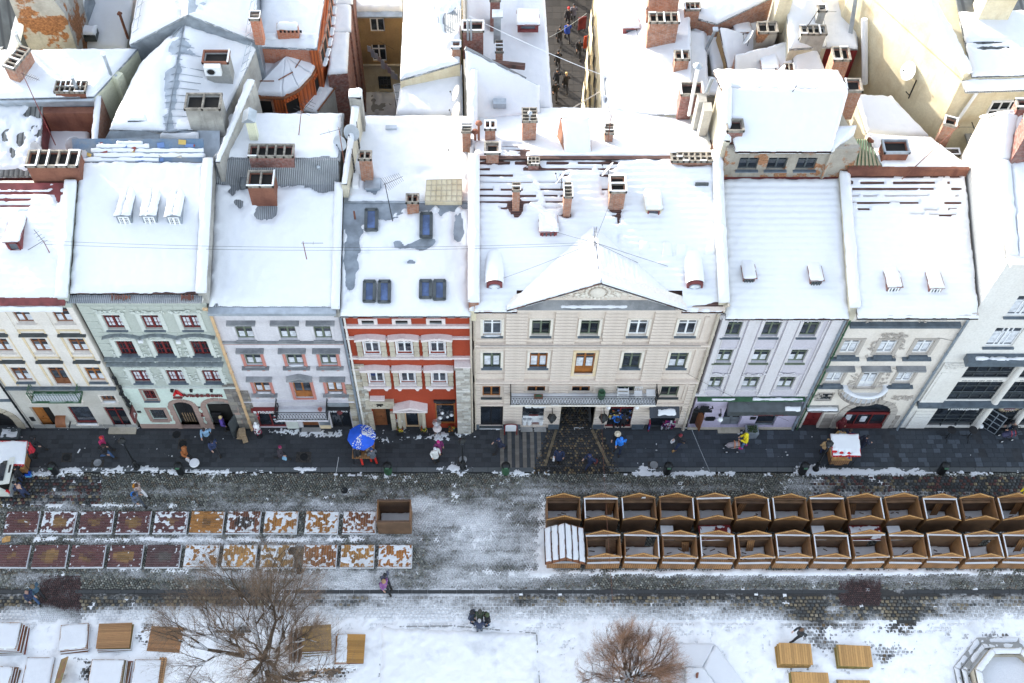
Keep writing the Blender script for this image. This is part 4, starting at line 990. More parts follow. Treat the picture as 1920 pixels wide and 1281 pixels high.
for k in range(26):
 x=r.uniform(X0,X1-.6); t=r.uniform(.1,.9); y=f2.Yr+t*(YG-f2.Yr); z=f2.Zr+t*(gzt-f2.Zr)+.03
 c=r.choice([(.45,.42,.36),(.5,.35,.10),(.25,.05,.04),(.12,.2,.4),(.4,.42,.45)])
 mb.obox((x,y,z),r.uniform(.15,.5),r.uniform(.10,.3),.03,rz=r.uniform(-.5,.5),tx=math.atan(slopeg),c=c)
mb.build('painted_shapes',M['vcol'],R2)
for k,(t,a,b_) in enumerate(((.12,.0,.62),(.30,.12,.98),(.50,.1,.97),(.68,.14,.55),(.82,.3,.5))):
 xa=X0+(X1-X0)*a; xb=X0+(X1-X0)*b_; yy=f2.Yr+t*(YG-f2.Yr); zz=f2.Zr+t*(gzt-f2.Zr)
 snow_quad(R2,(xa,yy-.07,zz),(xb,yy-.07,zz),(xb,yy+.07,zz+.09),(xa,yy+.07,zz+.09),T=.07,res=.08,edge=.06,seed=k+60,name='snow_streak')
X0,X1=-13.95,-7.45
f3=front('townhouse','lilac-white townhouse with dusty pink window frames and a lattice balcony',X0,X1,574,.34,346,520,40.5,16.4,'corr',T=.2,seed=23,ov=.1,rgap=.04,
holes=[(437,350,12,26,.9),(555,346,60,7,1.0),(620,347,24,12,.8),(497,396,20,18,1.0),(455,375,12,20,.6),(600,350,16,14,.6),(415,570,14,8,1)])
R3=f3.root
C3=[F(458.7,623).x,F(539.6,623).x,F(605.7,623).x]
_,zc1,h1=rowspec((1,),611,635);_,zc2,h2=rowspec((1,),660,685);_,zc3,h3=rowspec((1,),712,737)
C3b=[F(475,673).x,F(552.3,673).x,F(615.5,673).x]; C3=[(a+b)/2 for a,b in zip(C3,C3b)]; w3=.92;h1=1.4;h2=1.4;h3=1.45
zlow=FZ(752)
s1=(xf(481,782),xf(532,782)); dr=(xf(563,780),xf(594,780)); s3=(xf(618,775),xf(656,775))
ops=ops_from((C3,zc1,h1,w3),(C3,zc2,h2,w3),([C3[0],C3[2]],zc3,h3,w3),([C3[1]],zc3-.3,h3+.75,w3+.1))+[(s1[0],s1[1],.15,FZ(764)),(dr[0],dr[1],.1,FZ(770)),(s3[0],s3[1],.1,FZ(760))]
wallgrid(R3,X0,X1,Y,0,f3.Ze,ops,M['f3'])
for i,x in enumerate(C3):
 window(R3,x,Y,zc1,w3,h1,'green_frame',curt=1,surr=(.14,'f3',.04),sill='ledge'); window(R3,x,Y,zc2,w3,h2,'green_frame',curt=1,surr=(.15,'f3p',.06),sill='ledge',snow=(i==1))
 if i!=1: window(R3,x,Y,zc3,w3,h3,'oak_frame',curt=(1 if i==0 else 2),surr=(.15,'f3p',.06),sill='ledge',snow=True)
 hood(R3,x,zc1+h1/2+.35,1.5,Y,'flat','ledge',h=.12,d=.3); hood(R3,x,zc2+h2/2+.3,1.5,Y,'flat','ledge',h=.12,d=.32)
 hood(R3,x,zc3+h3/2+.3,1.45,Y,'tri' if i==1 else 'flat','ledge',h=.12,d=.32,up=.3)
 for zc,h in((zc2,h2),(zc3,h3)):
  for s_ in(-.42,.42):
   if not(i==1 and zc==zc3): MB().box(x+s_-.08,x+s_+.08,Y-.15,Y-.003,zc-h/2-.42,zc-h/2-.22).build('sill_corbel',M['f3p'],R3)
  if not(i==1 and zc==zc3): MB().box(x-.75,x+.75,Y-.24,Y-.003,zc-h/2-.20,zc-h/2-.1).build('sill_ledge',M['ledge'],R3)
window(R3,C3[1],Y,zc3-.3,w3+.1,h3+.75,'oak_frame','D',surr=(.16,'f3p',.06))
MB().box(X0,X1,Y-.14,Y-.003,zc1-h1/2-.32,zc1-h1/2-.18).build('string_course',M['ledge'],R3); MB().box(X0,X1,Y-.10,Y-.003,zc1-h1/2-.42,zc1-h1/2-.33).build('string_course',M['f3p'],R3)
MB().box(X0,X1,Y-.12,Y-.003,zlow,zlow+.1).build('string_course',M['f3'],R3)
zt=f3.Ze
MB().prism([(Y-.42,zt-.06),(Y-.34,zt-.25),(Y-.1,zt-.55),(Y-.003,zt-.55),(Y-.003,zt-.06)],'x',X0,X1).build('cornice',M['f3'],R3)
for x in C3: MB().box(x-.25,x+.25,Y-.36,Y-.28,zt-.36,zt-.2).build('attic_vent',M['soot_shade'],R3)
MB().prism([(f3.Y0-.42,zt-.22),(f3.Y0-.38,zt-.05),(f3.Y0+.1,zt-.02),(f3.Y0+.1,zt-.2)],'x',X0,X1).build('gutter',M['zinc'],R3)
balcony(R3,xf(518,752),xf(615,752),Y,FZ(762),.95,'f3','iron',.95,diag=True,sp=.17)
sp3=thing('flower_pot','orange clay flower pot on the lattice balcony','flower pot',(-9.5,Y-.3,FZ(762)),local=True); MB().lathe(0,0,[(.08,0),(.14,.22),(.11,.22),(.1,.15)],9).build('pot',M['f3p'],sp3)
sh=shopfront(R3,(s1[0]+s1[1])/2,Y,.15,s1[1]-s1[0],FZ(764)-.15,'red_frame',cols=2);
MB().box(s1[0]-.1,s1[1]+.1,Y-.28,Y-.02,FZ(767),FZ(763)).build('shop_fascia',M['red_frame'],R3)
text(R3,'В ПОДВІР’Ї',(s1[0]+s1[1])/2,Y-.29,FZ(766.5),.28,'white_plastic',.02,sx=1.0,bold=.01)
mb=MB(); r=random.Random(5)
for k in range(26): mb.box(*(lambda a,b_:(a,a+.14,Y+.02,Y+.05,b_,b_+.1))(s1[0]+.95+r.uniform(0,.5),.75+r.uniform(0,.8)),c=r.choice([(.5,.5,.55),(.6,.62,.66),(.25,.03,.04),(.02,.02,.03)]))
mb.build('goods_on_show',M['vcol'],sh)
door(R3,(dr[0]+dr[1])/2,Y,.1,dr[1]-dr[0],FZ(770)-.1,'wood_frame'); MB().box(dr[0]-.1,dr[1]+.1,Y-.3,Y,.05,.14).build('door_step',M['conc'],R3)
shopfront(R3,(s3[0]+s3[1])/2,Y,.1,s3[1]-s3[0],FZ(760)-.1,'black',cols=2)
MB().box(s3[0]-.1,s3[1]+.1,Y-.32,Y-.02,FZ(764),FZ(760.5)).build('shop_fascia',M['black'],R3); text(R3,'СУВЕНІРНА',(s3[0]+s3[1])/2,Y-.33,FZ(763.6),.2,'white_plastic',.02,sx=1.0); MB().lathe((s3[0]+s3[1])/2+.1,Y-.36,[(.01,FZ(764)),(.17,FZ(763.3)),(.17,FZ(761.8)),(.01,FZ(761))],10).build('round_red_sign',M['red_metal'],R3)
MB().box(s3[0]-.05,s3[1]+.05,Y-.12,Y-.003,FZ(760)+.02,FZ(753)).build('grey_sign_panel',M['zinc'],R3)
for (a,b_,mt,z_0,z_1) in((xf(533,780),xf(555,780),'f2w',.1,1.9),(xf(596,780),xf(616,780),'sheet',.55,FZ(764)),(xf(596,780),xf(616,780),'f1y',.1,.55)):
 MB().box(a,b_,Y-.07,Y-.003,z_0,z_1).build('wall_panel',M[mt],R3)
stonewall(R3,X1-.35,X1+.1,0,5.5,Y-.02,.28,LIME,name='corner_stonework'); stonewall(R3,X0-.02,X0+.5,0,4.8,Y-.03,.3,GREYST,name='corner_stonework')
pipe(R3,X0-.02,Y,0,f3.Ze-.2,'pipe_or',.09,top=(X0-.2,Y-.3,f3.Ze+.1)); pipe(R3,X1+.12,Y,0,f3.Ze,'pipe_zn',.07)
partywall(R3,X1-.02,.34,33.0,f3.z(33.0),f3.Yr,f3.Zr,.2,'plaster_grey',cap=.16,seed=14)
zb3=f3.Zr; zt3=zb3+1.05; Y3=f3.Yr+.75
roof_quad(R3,(X0,f3.Yr-.03,zb3-.03),(X1,f3.Yr-.03,zb3-.03),(X1,Y3,zt3),(X0,Y3,zt3),M['corr'],name='steep_metal_band')
P3=PLN(560,212,Y3,zt3,-.02)
roof_quad(R3,(X0,Y3,zt3),(X1+.1,Y3,zt3),(X1+.1,P3.y,zt3-.1),(X0,P3.y,zt3-.1),M['corr'],name='flat_roof')
snow_quad(R3,(X0+.1,Y3+.15,zt3),(X1,Y3+.15,zt3),(X1,P3.y,zt3-.1),(X0+.1,P3.y,zt3-.1),T=.2,res=.11,seed=41,edge=.3,holes=[(520,303,120,6,.7),(620,300,40,8,.8),(440,300,20,8,.6)])
mass(R3,[Vector((X0,f3.Yr,zb3)),Vector((X1,f3.Yr,zb3)),Vector((X1,P3.y,zt3-.2)),Vector((X0,P3.y,zt3-.2))],0,M['plaster_grey'])
X0,X1=-7.25,-.62
f4=front('townhouse','rust orange townhouse with pink-white stone window frames and roof windows',X0,X1,592,.30,382,760,44.8,15.2,'sheet',T=.2,seed=31,ov=.5,
holes=[(765,386,110,9,1.2),(690,405,26,22,1.0),(735,400,30,12,.8),(860,420,10,50,.8),(662,470,14,40,1.1),(655,530,8,50,1.0),(660,420,14,30,1.2),(800,455,16,9,.9),(760,462,26,5,.9),(768,492,12,5,1.1),(745,455,14,6,.6),(820,400,16,20,.45),(690,470,20,8,.3),(785,462,14,8,.9)])
R4=f4.root
C4=[F(699.5,667).x,F(760,667).x,F(821,667).x]; w4=.78
_,zc1,h1=rowspec((1,),638,663);_,zc2,h2=rowspec((1,),694,719); h1=1.35;h2=1.38
zv=FZ(603)
pier0=xf(857,760); pier1=xf(883,760)
pc=xf(772,780); dl=(xf(700,780),xf(733,780)); wr=(xf(816,768),xf(853,768))
ops=ops_from((C4,zc1,h1,w4),(C4,zc2,h2,w4),(C4,zv,.34,.62))+[(dl[0],dl[1],.1,FZ(761)),(pc-.42,pc+.42,.1,FZ(762)),(wr[0],wr[1],.55,FZ(752))]
wallgrid(R4,X0,X1,Y,0,f4.top,ops,M['f4'])
for i,x in enumerate(C4):
 MB().box(x-.5,x+.5,Y-.05,Y-.003,zv-.30,zv+.30).build('vent_surround',M['f4w'],R4); MB().box(x-.31,x+.31,Y-.06,Y-.051,zv-.17,zv+.17).build('attic_vent',M['soot_shade'],R4); MB().box(x-.31,x+.31,Y-.07,Y-.061,zv-.17,zv-.02).build('vent_slat',M['ledge'],R4)
 for zc,h,kd in((zc1,h1,'arc'),(zc2,h2,'tri')):
  window(R4,x,Y,zc,w4,h,'white_frame','T',curt=0,surr=(.08,'white_frame',.03),sill='f4w')
  for s_ in(-1,1):
   o=MB(); xx=x+s_*(w4/2+.26);
   for k in range(6): o.box(xx-.15+(.02 if k%2 else 0),xx+.15-(.02 if k%2 else 0),Y-.14-(.02 if k%2 else 0),Y-.003,zc-h/2-.15+k*(h+.35)/6,zc-h/2-.15+(k+1)*(h+.35)/6-.012)
   o.box(xx-.2,xx+.2,Y-.2,Y-.003,zc+h/2+.2,zc+h/2+.32); o.build('stone_jamb',M['stone'],R4)
  hood(R4,x,zc+h/2+.33,1.65,Y,kd,'f4w',h=.2,up=.16 if kd=='arc' else .12,d=.34)
  if kd=='arc': scroll(R4,x,zc+h/2+.55,.35,.3,Y-.3,'f4w',i,10)
  MB().box(x-.78,x+.78,Y-.22,Y-.003,zc-h/2-.34,zc-h/2-.18).build('sill_ledge',M['f4w'],R4)
  if kd=='tri':
   for s_ in(-.5,.5): MB().prism([(x+s_-.16,zc-h/2-.34),(x+s_+.16,zc-h/2-.34),(x+s_+.05,zc-h/2-.62),(x+s_-.05,zc-h/2-.62)],'y',Y-.2,Y-.003).build('sill_corbel',M['f4w'],R4)
for (z_,h_) in((zc1+h1/2+.30,.14),(zc1-h1/2-.42,.16),(zc2+h2/2+.30,.1),(FZ(612),.24),(f4.top-.3,.28)):
 MB().box(X0,X1 if z_>zc1-1.5 else pier0,Y-.15,Y-.004,z_,z_+h_).build('string_course',M['f4w'],R4)
MB().box(X0,X1+.05,Y-.4,Y-.003,f4.top-.05,f4.top+.06).build('cornice',M['f8'],R4)
stonewall(R4,X0,xf(700,740)-.25,.0,FZ(682),Y-.03,.34,LIME,name='corner_stonework',d=.10,seed=8); stonewall(R4,pier0,pier1,-.0,FZ(676),Y-.40,.22,[(.50,.48,.43),(.56,.54,.50),(.44,.41,.36)],name='brick_pier',d=.05,seed=9)
MB().box(pier0,pier1,Y-.40,Y+.0,0,FZ(676)).build('pier_core',M['stone'],R4); MB().box(pier0-.05,pier1+.05,Y-.5,Y,FZ(676),FZ(674)).build('pier_cap',M['f4w'],R4)
door(R4,dl[0]+.38,Y,.1,.72,FZ(761)-.1,'wood_frame',leaves=1); MB().box(dl[0],dl[1],Y+.24,Y+.27,.1,FZ(761)).build('doorway_shade',M['soot_shade'],R4)  # black sheet behind the leaf is painted shade
for x_ in(dl[0]-.13,dl[1]+.13):
 for k in range(6): MB().box(x_-.14,x_+.14,Y-.16-.02*(k%2),Y-.003,.1+k*.36,.1+(k+1)*.36-.015).build('portal_stone',M['stone'],R4)
MB().box(dl[0]-.3,dl[1]+.3,Y-.2,Y-.003,FZ(761)+.0,FZ(748)).build('portal_lintel',M['stone'],R4); scroll(R4,(dl[0]+dl[1])/2,FZ(755),1.3,.3,Y-.2,'stone',4,20); MB().box((dl[0]+dl[1])/2-.2,(dl[0]+dl[1])/2+.2,Y-.22,Y-.2,FZ(757),FZ(752)).build('transom_light',M['soot_shade'],R4)
MB().box(dl[0]+.0,dl[1]-.2,Y-.3,Y-.003,FZ(744),FZ(742)).build('portal_ledge',M['f4w'],R4)
archtop(R4,pc,Y,.1,.84,FZ(762)-.1,'stone'); archring(R4,pc,Y,.1,.84,FZ(762)-.1,.3,'stone',n=7)
shopfront(R4,pc,Y,.1,.84,FZ(764)-.15,'pipe_or',name='glazed_door',cols=1,trans=False); MB().box(pc-.35,pc+.35,Y-.08,Y-.0,FZ(764),FZ(762.5)).build('red_door_sign',M['red_metal'],R4)
for s_ in(-1,1):
 o=MB(); o.lathe(pc+s_*.72,Y-.28,[(.17,.1),(.17,.4),(.12,.45),(.12,FZ(766)),(.17,FZ(765)),(.17,FZ(763))],9); o.build('portal_column',M['stone'],R4)
hood(R4,pc,FZ(762)+.1,2.0,Y,'tri','f4w',h=.2,up=.42,d=.5,name='portal_pediment'); scroll(R4,pc,FZ(762)+.25,.9,.2,Y-.25,'stone',7,14)
shopfront(R4,(wr[0]+wr[1])/2,Y,.55,wr[1]-wr[0],FZ(752)-.55,'oak_frame',cols=1)
for k,(a,b_,r_) in enumerate(((.25,.9,.15),(.7,1.0,.1),(.95,1.25,.13),(.4,1.5,.12))): MB().lathe(wr[0]+a,Y+.06,[(.01,.4+b_-r_),(r_,.4+b_),(.01,.4+b_+r_)],9).build('round_lamp_in_window',M['white_plastic'],R4)
MB().box(wr[0]-.05,wr[1]+.05,Y-.14,Y-.003,FZ(752)+.0,FZ(749)).build('blind_box',M['black'],R4)
pipe(R4,X0+.1,Y,0,f4.top-.2,'f8',.06); pipe(R4,X1-.0,Y-.15,0,f4.top,'pipe',.06)
for a,b_,c_,d_,mt in((688,397,707,433,'glass_blue'),(792,405,809,447,'glass_blue')): pass
def rooflight(parent,P,x0,y0,x1,y1,label=None):
 a=P(x0,y1);b=P(x1,y1);c=P(x1,y0);d=P(x0,y0)
 sl=math.atan2((d-a).z,(d-a).y); ctr=(a+b+c+d)/4; w_=(b-a).length; L=(d-a).length
 n=Vector((0,-math.sin(sl),math.cos(sl)))
 o=MB(); t=.08
 for(cx,cy,sx,sy) in((0,-L/2,w_,t),(0,L/2,w_,t*1.6),(-w_/2,0,t,L),(w_/2,0,t,L)):
  o.obox(ctr+n*.24+Vector((cx,cy*math.cos(sl),cy*math.sin(sl))),sx+t,sy+t*.6,.22,tx=sl)
 q=o.build('roof_window',M['grey_frame'],parent)
 MB().obox(ctr+n*.28,w_,L,.05,tx=sl).build('pane',M['glass_blue'],q)
 return q
for b_ in((687,397,707,434),(790,404,809,447),(684,531,703,568),(712,531,731,569),(789,530,808,561),(815,530,834,564)): rooflight(R4,f4.P,*b_)
partywall(R4,X1+.14,.30,32.9,f4.z(32.9),f4.Yr+8,f4.Zr+1.2,.35,'plaster_yellow',cap=.18,seed=19)
P4=PLN(760,217,f4.Yr,f4.Zr+.05,.0)
roof_quad(R4,(X0,f4.Yr,f4.Zr+.05),(X1,f4.Yr,f4.Zr+.05),(X1,P4.y,f4.Zr),(X0,P4.y,f4.Zr),M['sheet'],name='flat_roof')
snow_quad(R4,(X0+.2,f4.Yr+.12,f4.Zr+.05),(X1,f4.Yr+.12,f4.Zr+.05),(X1,P4.y,f4.Zr),(X0+.2,P4.y,f4.Zr),T=.2,res=.11,seed=43,edge=.3,holes=[(700,350,14,14,1.1),(740,330,16,8,.5),(790,325,14,6,.5)])
mass(R4,[Vector((X0,f4.Yr,f4.Zr-.2)),Vector((X1,f4.Yr,f4.Zr-.2)),Vector((X1,P4.y,f4.Zr-.2)),Vector((X0,P4.y,f4.Zr-.2))],0,M['plaster_grey'])
X0,X1=-.42,12.15
gA,gB=4.62,6.62
f5=front('townhouse','wide beige palace with a carved pediment, long balcony and central gateway',X0,X1,584,.33,299,1100,45.9,14.3,'tile',T=.20,rip=.022,seed=37,ov=.55,gate=(gA,gB,FZ(758)+.1),cut=(1.75,10.05),
holes=[(966,390,14,16,1.2),(922,305,22,8,1.0),(995,312,18,10,.8),(1140,305,20,6,.6),(1153,395,14,6,.6),(1160,420,4,24,.7),(1062,404,10,6,.6),(1300,308,34,5,.7),(1345,574,16,6,1.0),(1320,575,26,4,.7)],dash=[(888,300,1062,420,1.5),(1125,330,1148,380,1.0),(1125,298,1146,352,1.4),(885,298,1160,330,.9),(938,365,1010,400,.7),(1150,402,1162,412,.9),(1040,350,1060,420,.4)])
R5=f5.root
C5=[.5,3.06,5.61,8.16,10.71]; W5=.98
_,zc1,h1=rowspec((1,),599,629);_,zc2,h2=rowspec((1,),659,693);_,zc3,h3=rowspec((1,),721,744); h1=1.55;h2=1.75
zc2=8.2
gt=FZ(758)
shopsx=[(C5[0]-.7,C5[0]+.7,.35,gt),(C5[1]-.78,C5[1]+.78,.45,gt),(gA,gB,-.1,FZ(758)+.1),(C5[3]-.78,C5[3]+.78,.15,gt),(C5[4]-.95,C5[4]+.8,.1,gt)]
ops=ops_from((C5,zc1,h1,W5),([c for c in C5 if c!=C5[2]],zc2,h2,W5),([C5[2]],zc2-.35,h2+.7,W5+.08),(C5,zc3,h3,W5+.05))+shopsx
wallgrid(R5,X0,X1,Y,0,f5.top,ops,M['f5'])
fr1=['white_frame','green_frame','green_frame','white_frame','white_frame']
for i,x in enumerate(C5):
 window(R5,x,Y,zc1,W5,h1,fr1[i],curt=0,surr=(.13,'f5w',.05),sill='slate',snow=(i==0),glass='glass_dark' if i in(1,2) else 'glass')
 if i!=2: window(R5,x,Y,zc2,W5,h2,['green_frame','oak_frame',0,'green_frame','green_frame'][i],curt=[2,2,0,0,1][i],surr=(.14,'f5w',.05),sill='slate',snow=(i<2))
 window(R5,x,Y,zc3,W5+.05,h3,['oak_frame','oak_frame','oak_frame','green_frame','green_frame'][i],surr=(.06,'f5',.03),sill='grey_frame',glass='glass_dark')
 for zc,h,t,b_ in((zc1,h1,.22,.35),(zc2,h2,.22,.55),(zc3,h3,.2,.3)):
  o=MB(); ww=W5/2+.42
  for a in(-ww,ww): o.box(x+a-.10,x+a+.10,Y-.06,Y-.002,zc-h/2-b_-.15,zc+h/2+t+.1)
  o.box(x-ww+.1,x+ww-.1,Y-.055,Y-.002,zc-h/2-b_-.15,zc-h/2-b_); o.build('panel_moulding',M['f5'],R5)
window(R5,C5[2],Y,zc2-.35,W5+.08,h2+.7,'oak_frame','D',curt=2,surr=(.16,'f1y',.06))
mids=[X0+.0]+[(a+b)/2 for a,b in zip(C5,C5[1:])]+[X1]
bm={}
for (za,zb_) in((FZ(644)+.1,f5.top-.28),(FZ(712),FZ(647)-.12),(FZ(754)+.02,FZ(716)-.15),(.75,FZ(757)-.05)):
 n=int((zb_-za)/.30)
 for i,x in enumerate(mids):
  if i in(0,5) and za>3.6: continue
  hw=.56
  if i==0: x=X0-.02+.16; hw=.16
  if i==5: x=X1-.24; hw=.22
  if za<1:
   if i==2: hw=.48; x=4.12-.02
   if i==3: hw=.40; x=7.04
  for k in range(n):
   hh=(zb_-za)/n; key=(round(hw,2),round(hh,3))
   if key not in bm: bm[key]=MB().box(-hw,hw,-.13,-.002,-hh/2+.024,hh/2-.024).mesh('rusticated_block',M['f5'])
   place('rusticated_block',bm[key],R5,(x,Y,za+(k+.5)*hh))
for z_,h_,d_ in((FZ(644)-.05,.16,.22),(FZ(647)-.3,.12,.12),(FZ(713),.16,.25),(FZ(716)-.3,.1,.12),(FZ(755)-.1,.12,.16),(FZ(755)-.28,.08,.1)):
 MB().box(X0,X1,Y-d_,Y-.003,z_,z_+h_).build('string_course',M['f5'],R5)
MB().box(X0+.3,X1-.5,Y-.235,Y-.22,FZ(644)+.08,FZ(644)+.13).build('ledge_flashing',M['ledge'],R5)
for (a,b_) in((X0,C5[1]-.95),(C5[1]+.9,gA-.02),(gB+.02,C5[3]-.85),(C5[3]+.85,C5[4]-1.0)):
 if a<C5[0]:
  for q in((X0,C5[0]-.72),(C5[0]+.72,C5[1]-.8)): MB().box(q[0],q[1],Y-.12,Y-.003,.0,.7).build('plinth_stone',M['slate'],R5)
 else: MB().box(a,b_,Y-.12,Y-.003,.0,.7).build('plinth_stone',M['slate'],R5)
MB().box(X0-.02,X1+.1,Y-.5,Y-.003,f5.top-.10,f5.top+.03).build('cornice',M['f5'],R5); MB().box(X0-.02,X1+.1,Y-.3,Y-.003,f5.top-.24,f5.top-.10).build('cornice_moulding',M['f5w'],R5)
pl,pr_=F(950,585,Y-.5).x,F(1286,585,Y-.5).x; ap=F(1127,531,Y-.5); ax_=(pl+pr_)/2; zb_=f5.top+.06; zt_=ap.z
tym=MB().prism([(pl+.4,zb_),(pr_-.4,zb_),(ax_,zt_-.12)],'y',Y-.05,Y+.3).build('tympanum',M['f5'],R5)
dx=(pr_-pl)/2; an=math.atan2(zt_-zb_,dx)
for s_ in(-1,1):
 for (t0,t1,yy,mt) in((.0,.14,-.58,'f5w'),(-.16,0,-.38,'f5')):
  e=(ax_-s_*dx); P=[(e,zb_+t0),(ax_,zt_+t0),(ax_,zt_+t1),(e,zb_+t1)]
  MB().prism(P[::s_],'y',Y+yy,Y+.2).build('raking_cornice',M[mt],tym)
MB().prism([(Y-.5,f5.top+.031),(Y-.04,f5.top+.30),(Y-.04,f5.top+.031)],'x',pl+.55,pr_-.55).build('pediment_ledge',M['ledge'],tym)
snow_quad(tym,(ax_-1.8,Y-.42,f5.top+.08),(ax_+1.6,Y-.42,f5.top+.08),(ax_+1.6,Y-.25,f5.top+.18),(ax_-1.8,Y-.25,f5.top+.18),T=.04,res=.08,edge=.08,name='ledge_snow')
zc_=zb_+ (zt_-zb_)*.42
mb=MB(); mb.ell((ax_,Y-.12,zc_),.42,.14,.42,14,8); mb.build('cartouche',M['f5w'],tym,smooth=True)
mb=MB(); n=18
for i in range(n):
 a=2*math.pi*i/n; mb.ell((ax_+.58*math.cos(a),Y-.1,zc_+.56*math.sin(a)),.1,.07,.1,6,4)
for s_ in(-1,1):
 for k in range(9):
  t=k/8; mb.ell((ax_+s_*(.7+t*2.6),Y-.09,zc_-.32+.18*math.sin(t*5)-t*.12),.2*(1-t*.5),.05,.11*(1-t*.5),7,4,rot=Matrix.Rotation(s_*.3,3,'Y'))
 mb.chain([(ax_+s_*.6,Y-.1,zc_+.5),(ax_+s_*.95,Y-.1,zc_+.6),(ax_+s_*1.15,Y-.1,zc_+.35),(ax_+s_*1.4,Y-.1,zc_+.15)],[.09,.08,.06,.03],6)
for k in range(5): mb.ell((ax_-.24+k*.12,Y-.12,zc_+.76+.05*(k%2)),.06,.06,.09,6,4)
mb.build('relief_scrolls',M['f5w'],tym,smooth=True,kind='stuff'); scroll(tym,ax_,zc_-.1,2.4,.7,Y-.05,'f5w',3,44,name='relief_leaves',r0=.035); scroll(tym,ax_,zc_-.45,4.6,.2,Y-.05,'f5w',5,40,name='relief_leaves',r0=.03)
Yb=f5.Y0+(zt_+.14-f5.Ze)/f5.slope
for s_ in(-1,1):
 e=Vector((ax_-s_*dx*-1,Y-.6,zb_+.12)); a=Vector((ax_,Y-.6,zt_+.15)); b_=f5.P(1113,436)+Vector((0,.3,.12)); e2=Vector((ax_+s_*dx,Y-.35,f5.z(Y-.35)+.05))
 e=Vector((ax_+s_*dx,Y-.6,zb_+.12))
 q=[a,e,e2,b_] if s_>0 else [e,a,b_,e2]
 V=[Vector(v) for v in q]; mbb=MB(); mbb.add(V+[v-Vector((0,0,.12)) for v in V],[(0,1,2),(0,2,3),(6,5,4),(7,6,4),(0,4,5,1),(1,5,6,2),(2,6,7,3),(3,7,4,0)]);
 pr=mbb.build('pediment_roof',M['tile'],tym)
 snow_quad(pr,*q,T=.17,res=.11,rip=.010,ripa='u',seed=50+s_,edge=.06)
mb=MB(); mb.add([(gA,Y,0),(gB,Y,0),(gB,Y+9,0),(gA,Y+9,0),(gA,Y,3.4),(gB,Y,3.4),(gB,Y+9,3.4),(gA,Y+9,3.4)],[(0,3,7,4),(1,5,6,2),(4,7,6,5)]); mb.build('gateway_lining',M['conc'],R5)
MB().box(gA-.12,gA-.01,Y-.1,Y+.02,0,gt+.1).build('gateway_jamb',M['stone'],R5); MB().box(gB+.01,gB+.12,Y-.1,Y+.02,0,gt+.1).build('gateway_jamb',M['stone'],R5)
MB().box(gA,gB,Y+4,Y+4.2,0,3.4).build('passage_shade_panel',M['soot_shade'],R5)  # added black panel, gives the passage its deep shade
o=shopfront(R5,C5[0],Y,.35,1.4,gt-.35,'black',cols=2); MB().box(C5[0]-.7,C5[0]+.7,Y-.08,Y+.08,.1,.34).build('step',M['grey_frame'],R5); MB().box(C5[0]-.7,C5[0]+.68,Y-.12,Y-.09,.08,.16).build('step_edge',M['white_plastic'],R5)
o=shopfront(R5,C5[1],Y,.5,1.56,gt-.5,'red_frame',cols=1,trans=False)
MB().box(C5[1]-.66,C5[1]+.66,Y+.05,Y+.10,.7,1.5).build('window_display',M['white_plastic'],o)
for a in(-.55,-.25,.45): MB().lathe(C5[1]+a,Y-.03,[(.14,.7),(.16,1.35),(.13,1.35),(.12,1.2)],9).build('display_stand',M['white_plastic'],o)
MB().box(C5[1]-.3,C5[1]+.25,Y+.0,Y+.04,1.62,1.75).build('display_card',M['red_metal'],o)
text(R5,'crocs',C5[1]+.02,Y-.16,gt-.08,.42,'white_plastic',.05,sx=1.3,bold=.025)
MB().box(C5[1]-.76,C5[1]+.76,Y-.12,Y-.003,gt-.05,gt+.04).build('sign_rail',M['grey_frame'],R5)
for a in(-.4,.42): MB().box(C5[1]+a-.36,C5[1]+a+.36,Y-.3,Y-.01,.1,.22).build('cellar_hatch',M['conc'],R5)
o=shopfront(R5,C5[3],Y,.15,1.56,gt-.15,'red_frame',cols=2,glass='glass_dark'); r=random.Random(77); mb=MB()
for k in range(70):
 a=C5[3]-.68+r.random()*1.3; b_=.9+r.random()*1.3; s_=r.uniform(.05,.14); mb.box(a,a+s_,Y+.02,Y+.06,b_,b_+s_*1.1,c=r.choice([(.6,.45,.12),(.5,.12,.06),(.1,.3,.2),(.5,.5,.5),(.05,.1,.3),(.03,.03,.03),(.03,.03,.03)]))
mb.build('souvenirs',M['vcol'],o)
o=shopfront(R5,C5[4]-.07,Y,.1,1.7,gt-.1,'grey_frame',cols=1); MB().prism([(Y+.02,gt-.1),(Y-.7,gt-.45),(Y-.7,gt-.40),(Y+.02,gt-.04)],'x',C5[4]-.95,C5[4]+.8).build('awning',M['glass_dark'],o); snow_quad(o,(C5[4]-.5,Y-.6,gt-.36),(C5[4]+.6,Y-.6,gt-.36),(C5[4]+.6,Y-.2,gt-.16),(C5[4]-.5,Y-.2,gt-.16),T=.05,res=.08,edge=.1,name='awning_snow')
mb=MB()
for k in range(60):
 a=C5[4]+.0+r.random()*.75; b_=.35+r.random()*.95; s_=r.uniform(.05,.12); mb.box(a,a+s_,Y-.28,Y-.2,b_,b_+s_*1.6,c=r.choice([(.3,.03,.10),(.6,.6,.62),(.2,.03,.2),(.45,.45,.5),(.04,.03,.05)]))
for k in range(16):
 b_=.5+r.random()*.8; mb.box(C5[4]-.8,C5[4]-.72,Y-.3-r.random()*.2,Y-.2,b_,b_+.25,c=r.choice([(.3,.03,.05),(.05,.1,.35),(.1,.02,.12)]))
mb.build('hanging_scarves',M['vcol'],o)
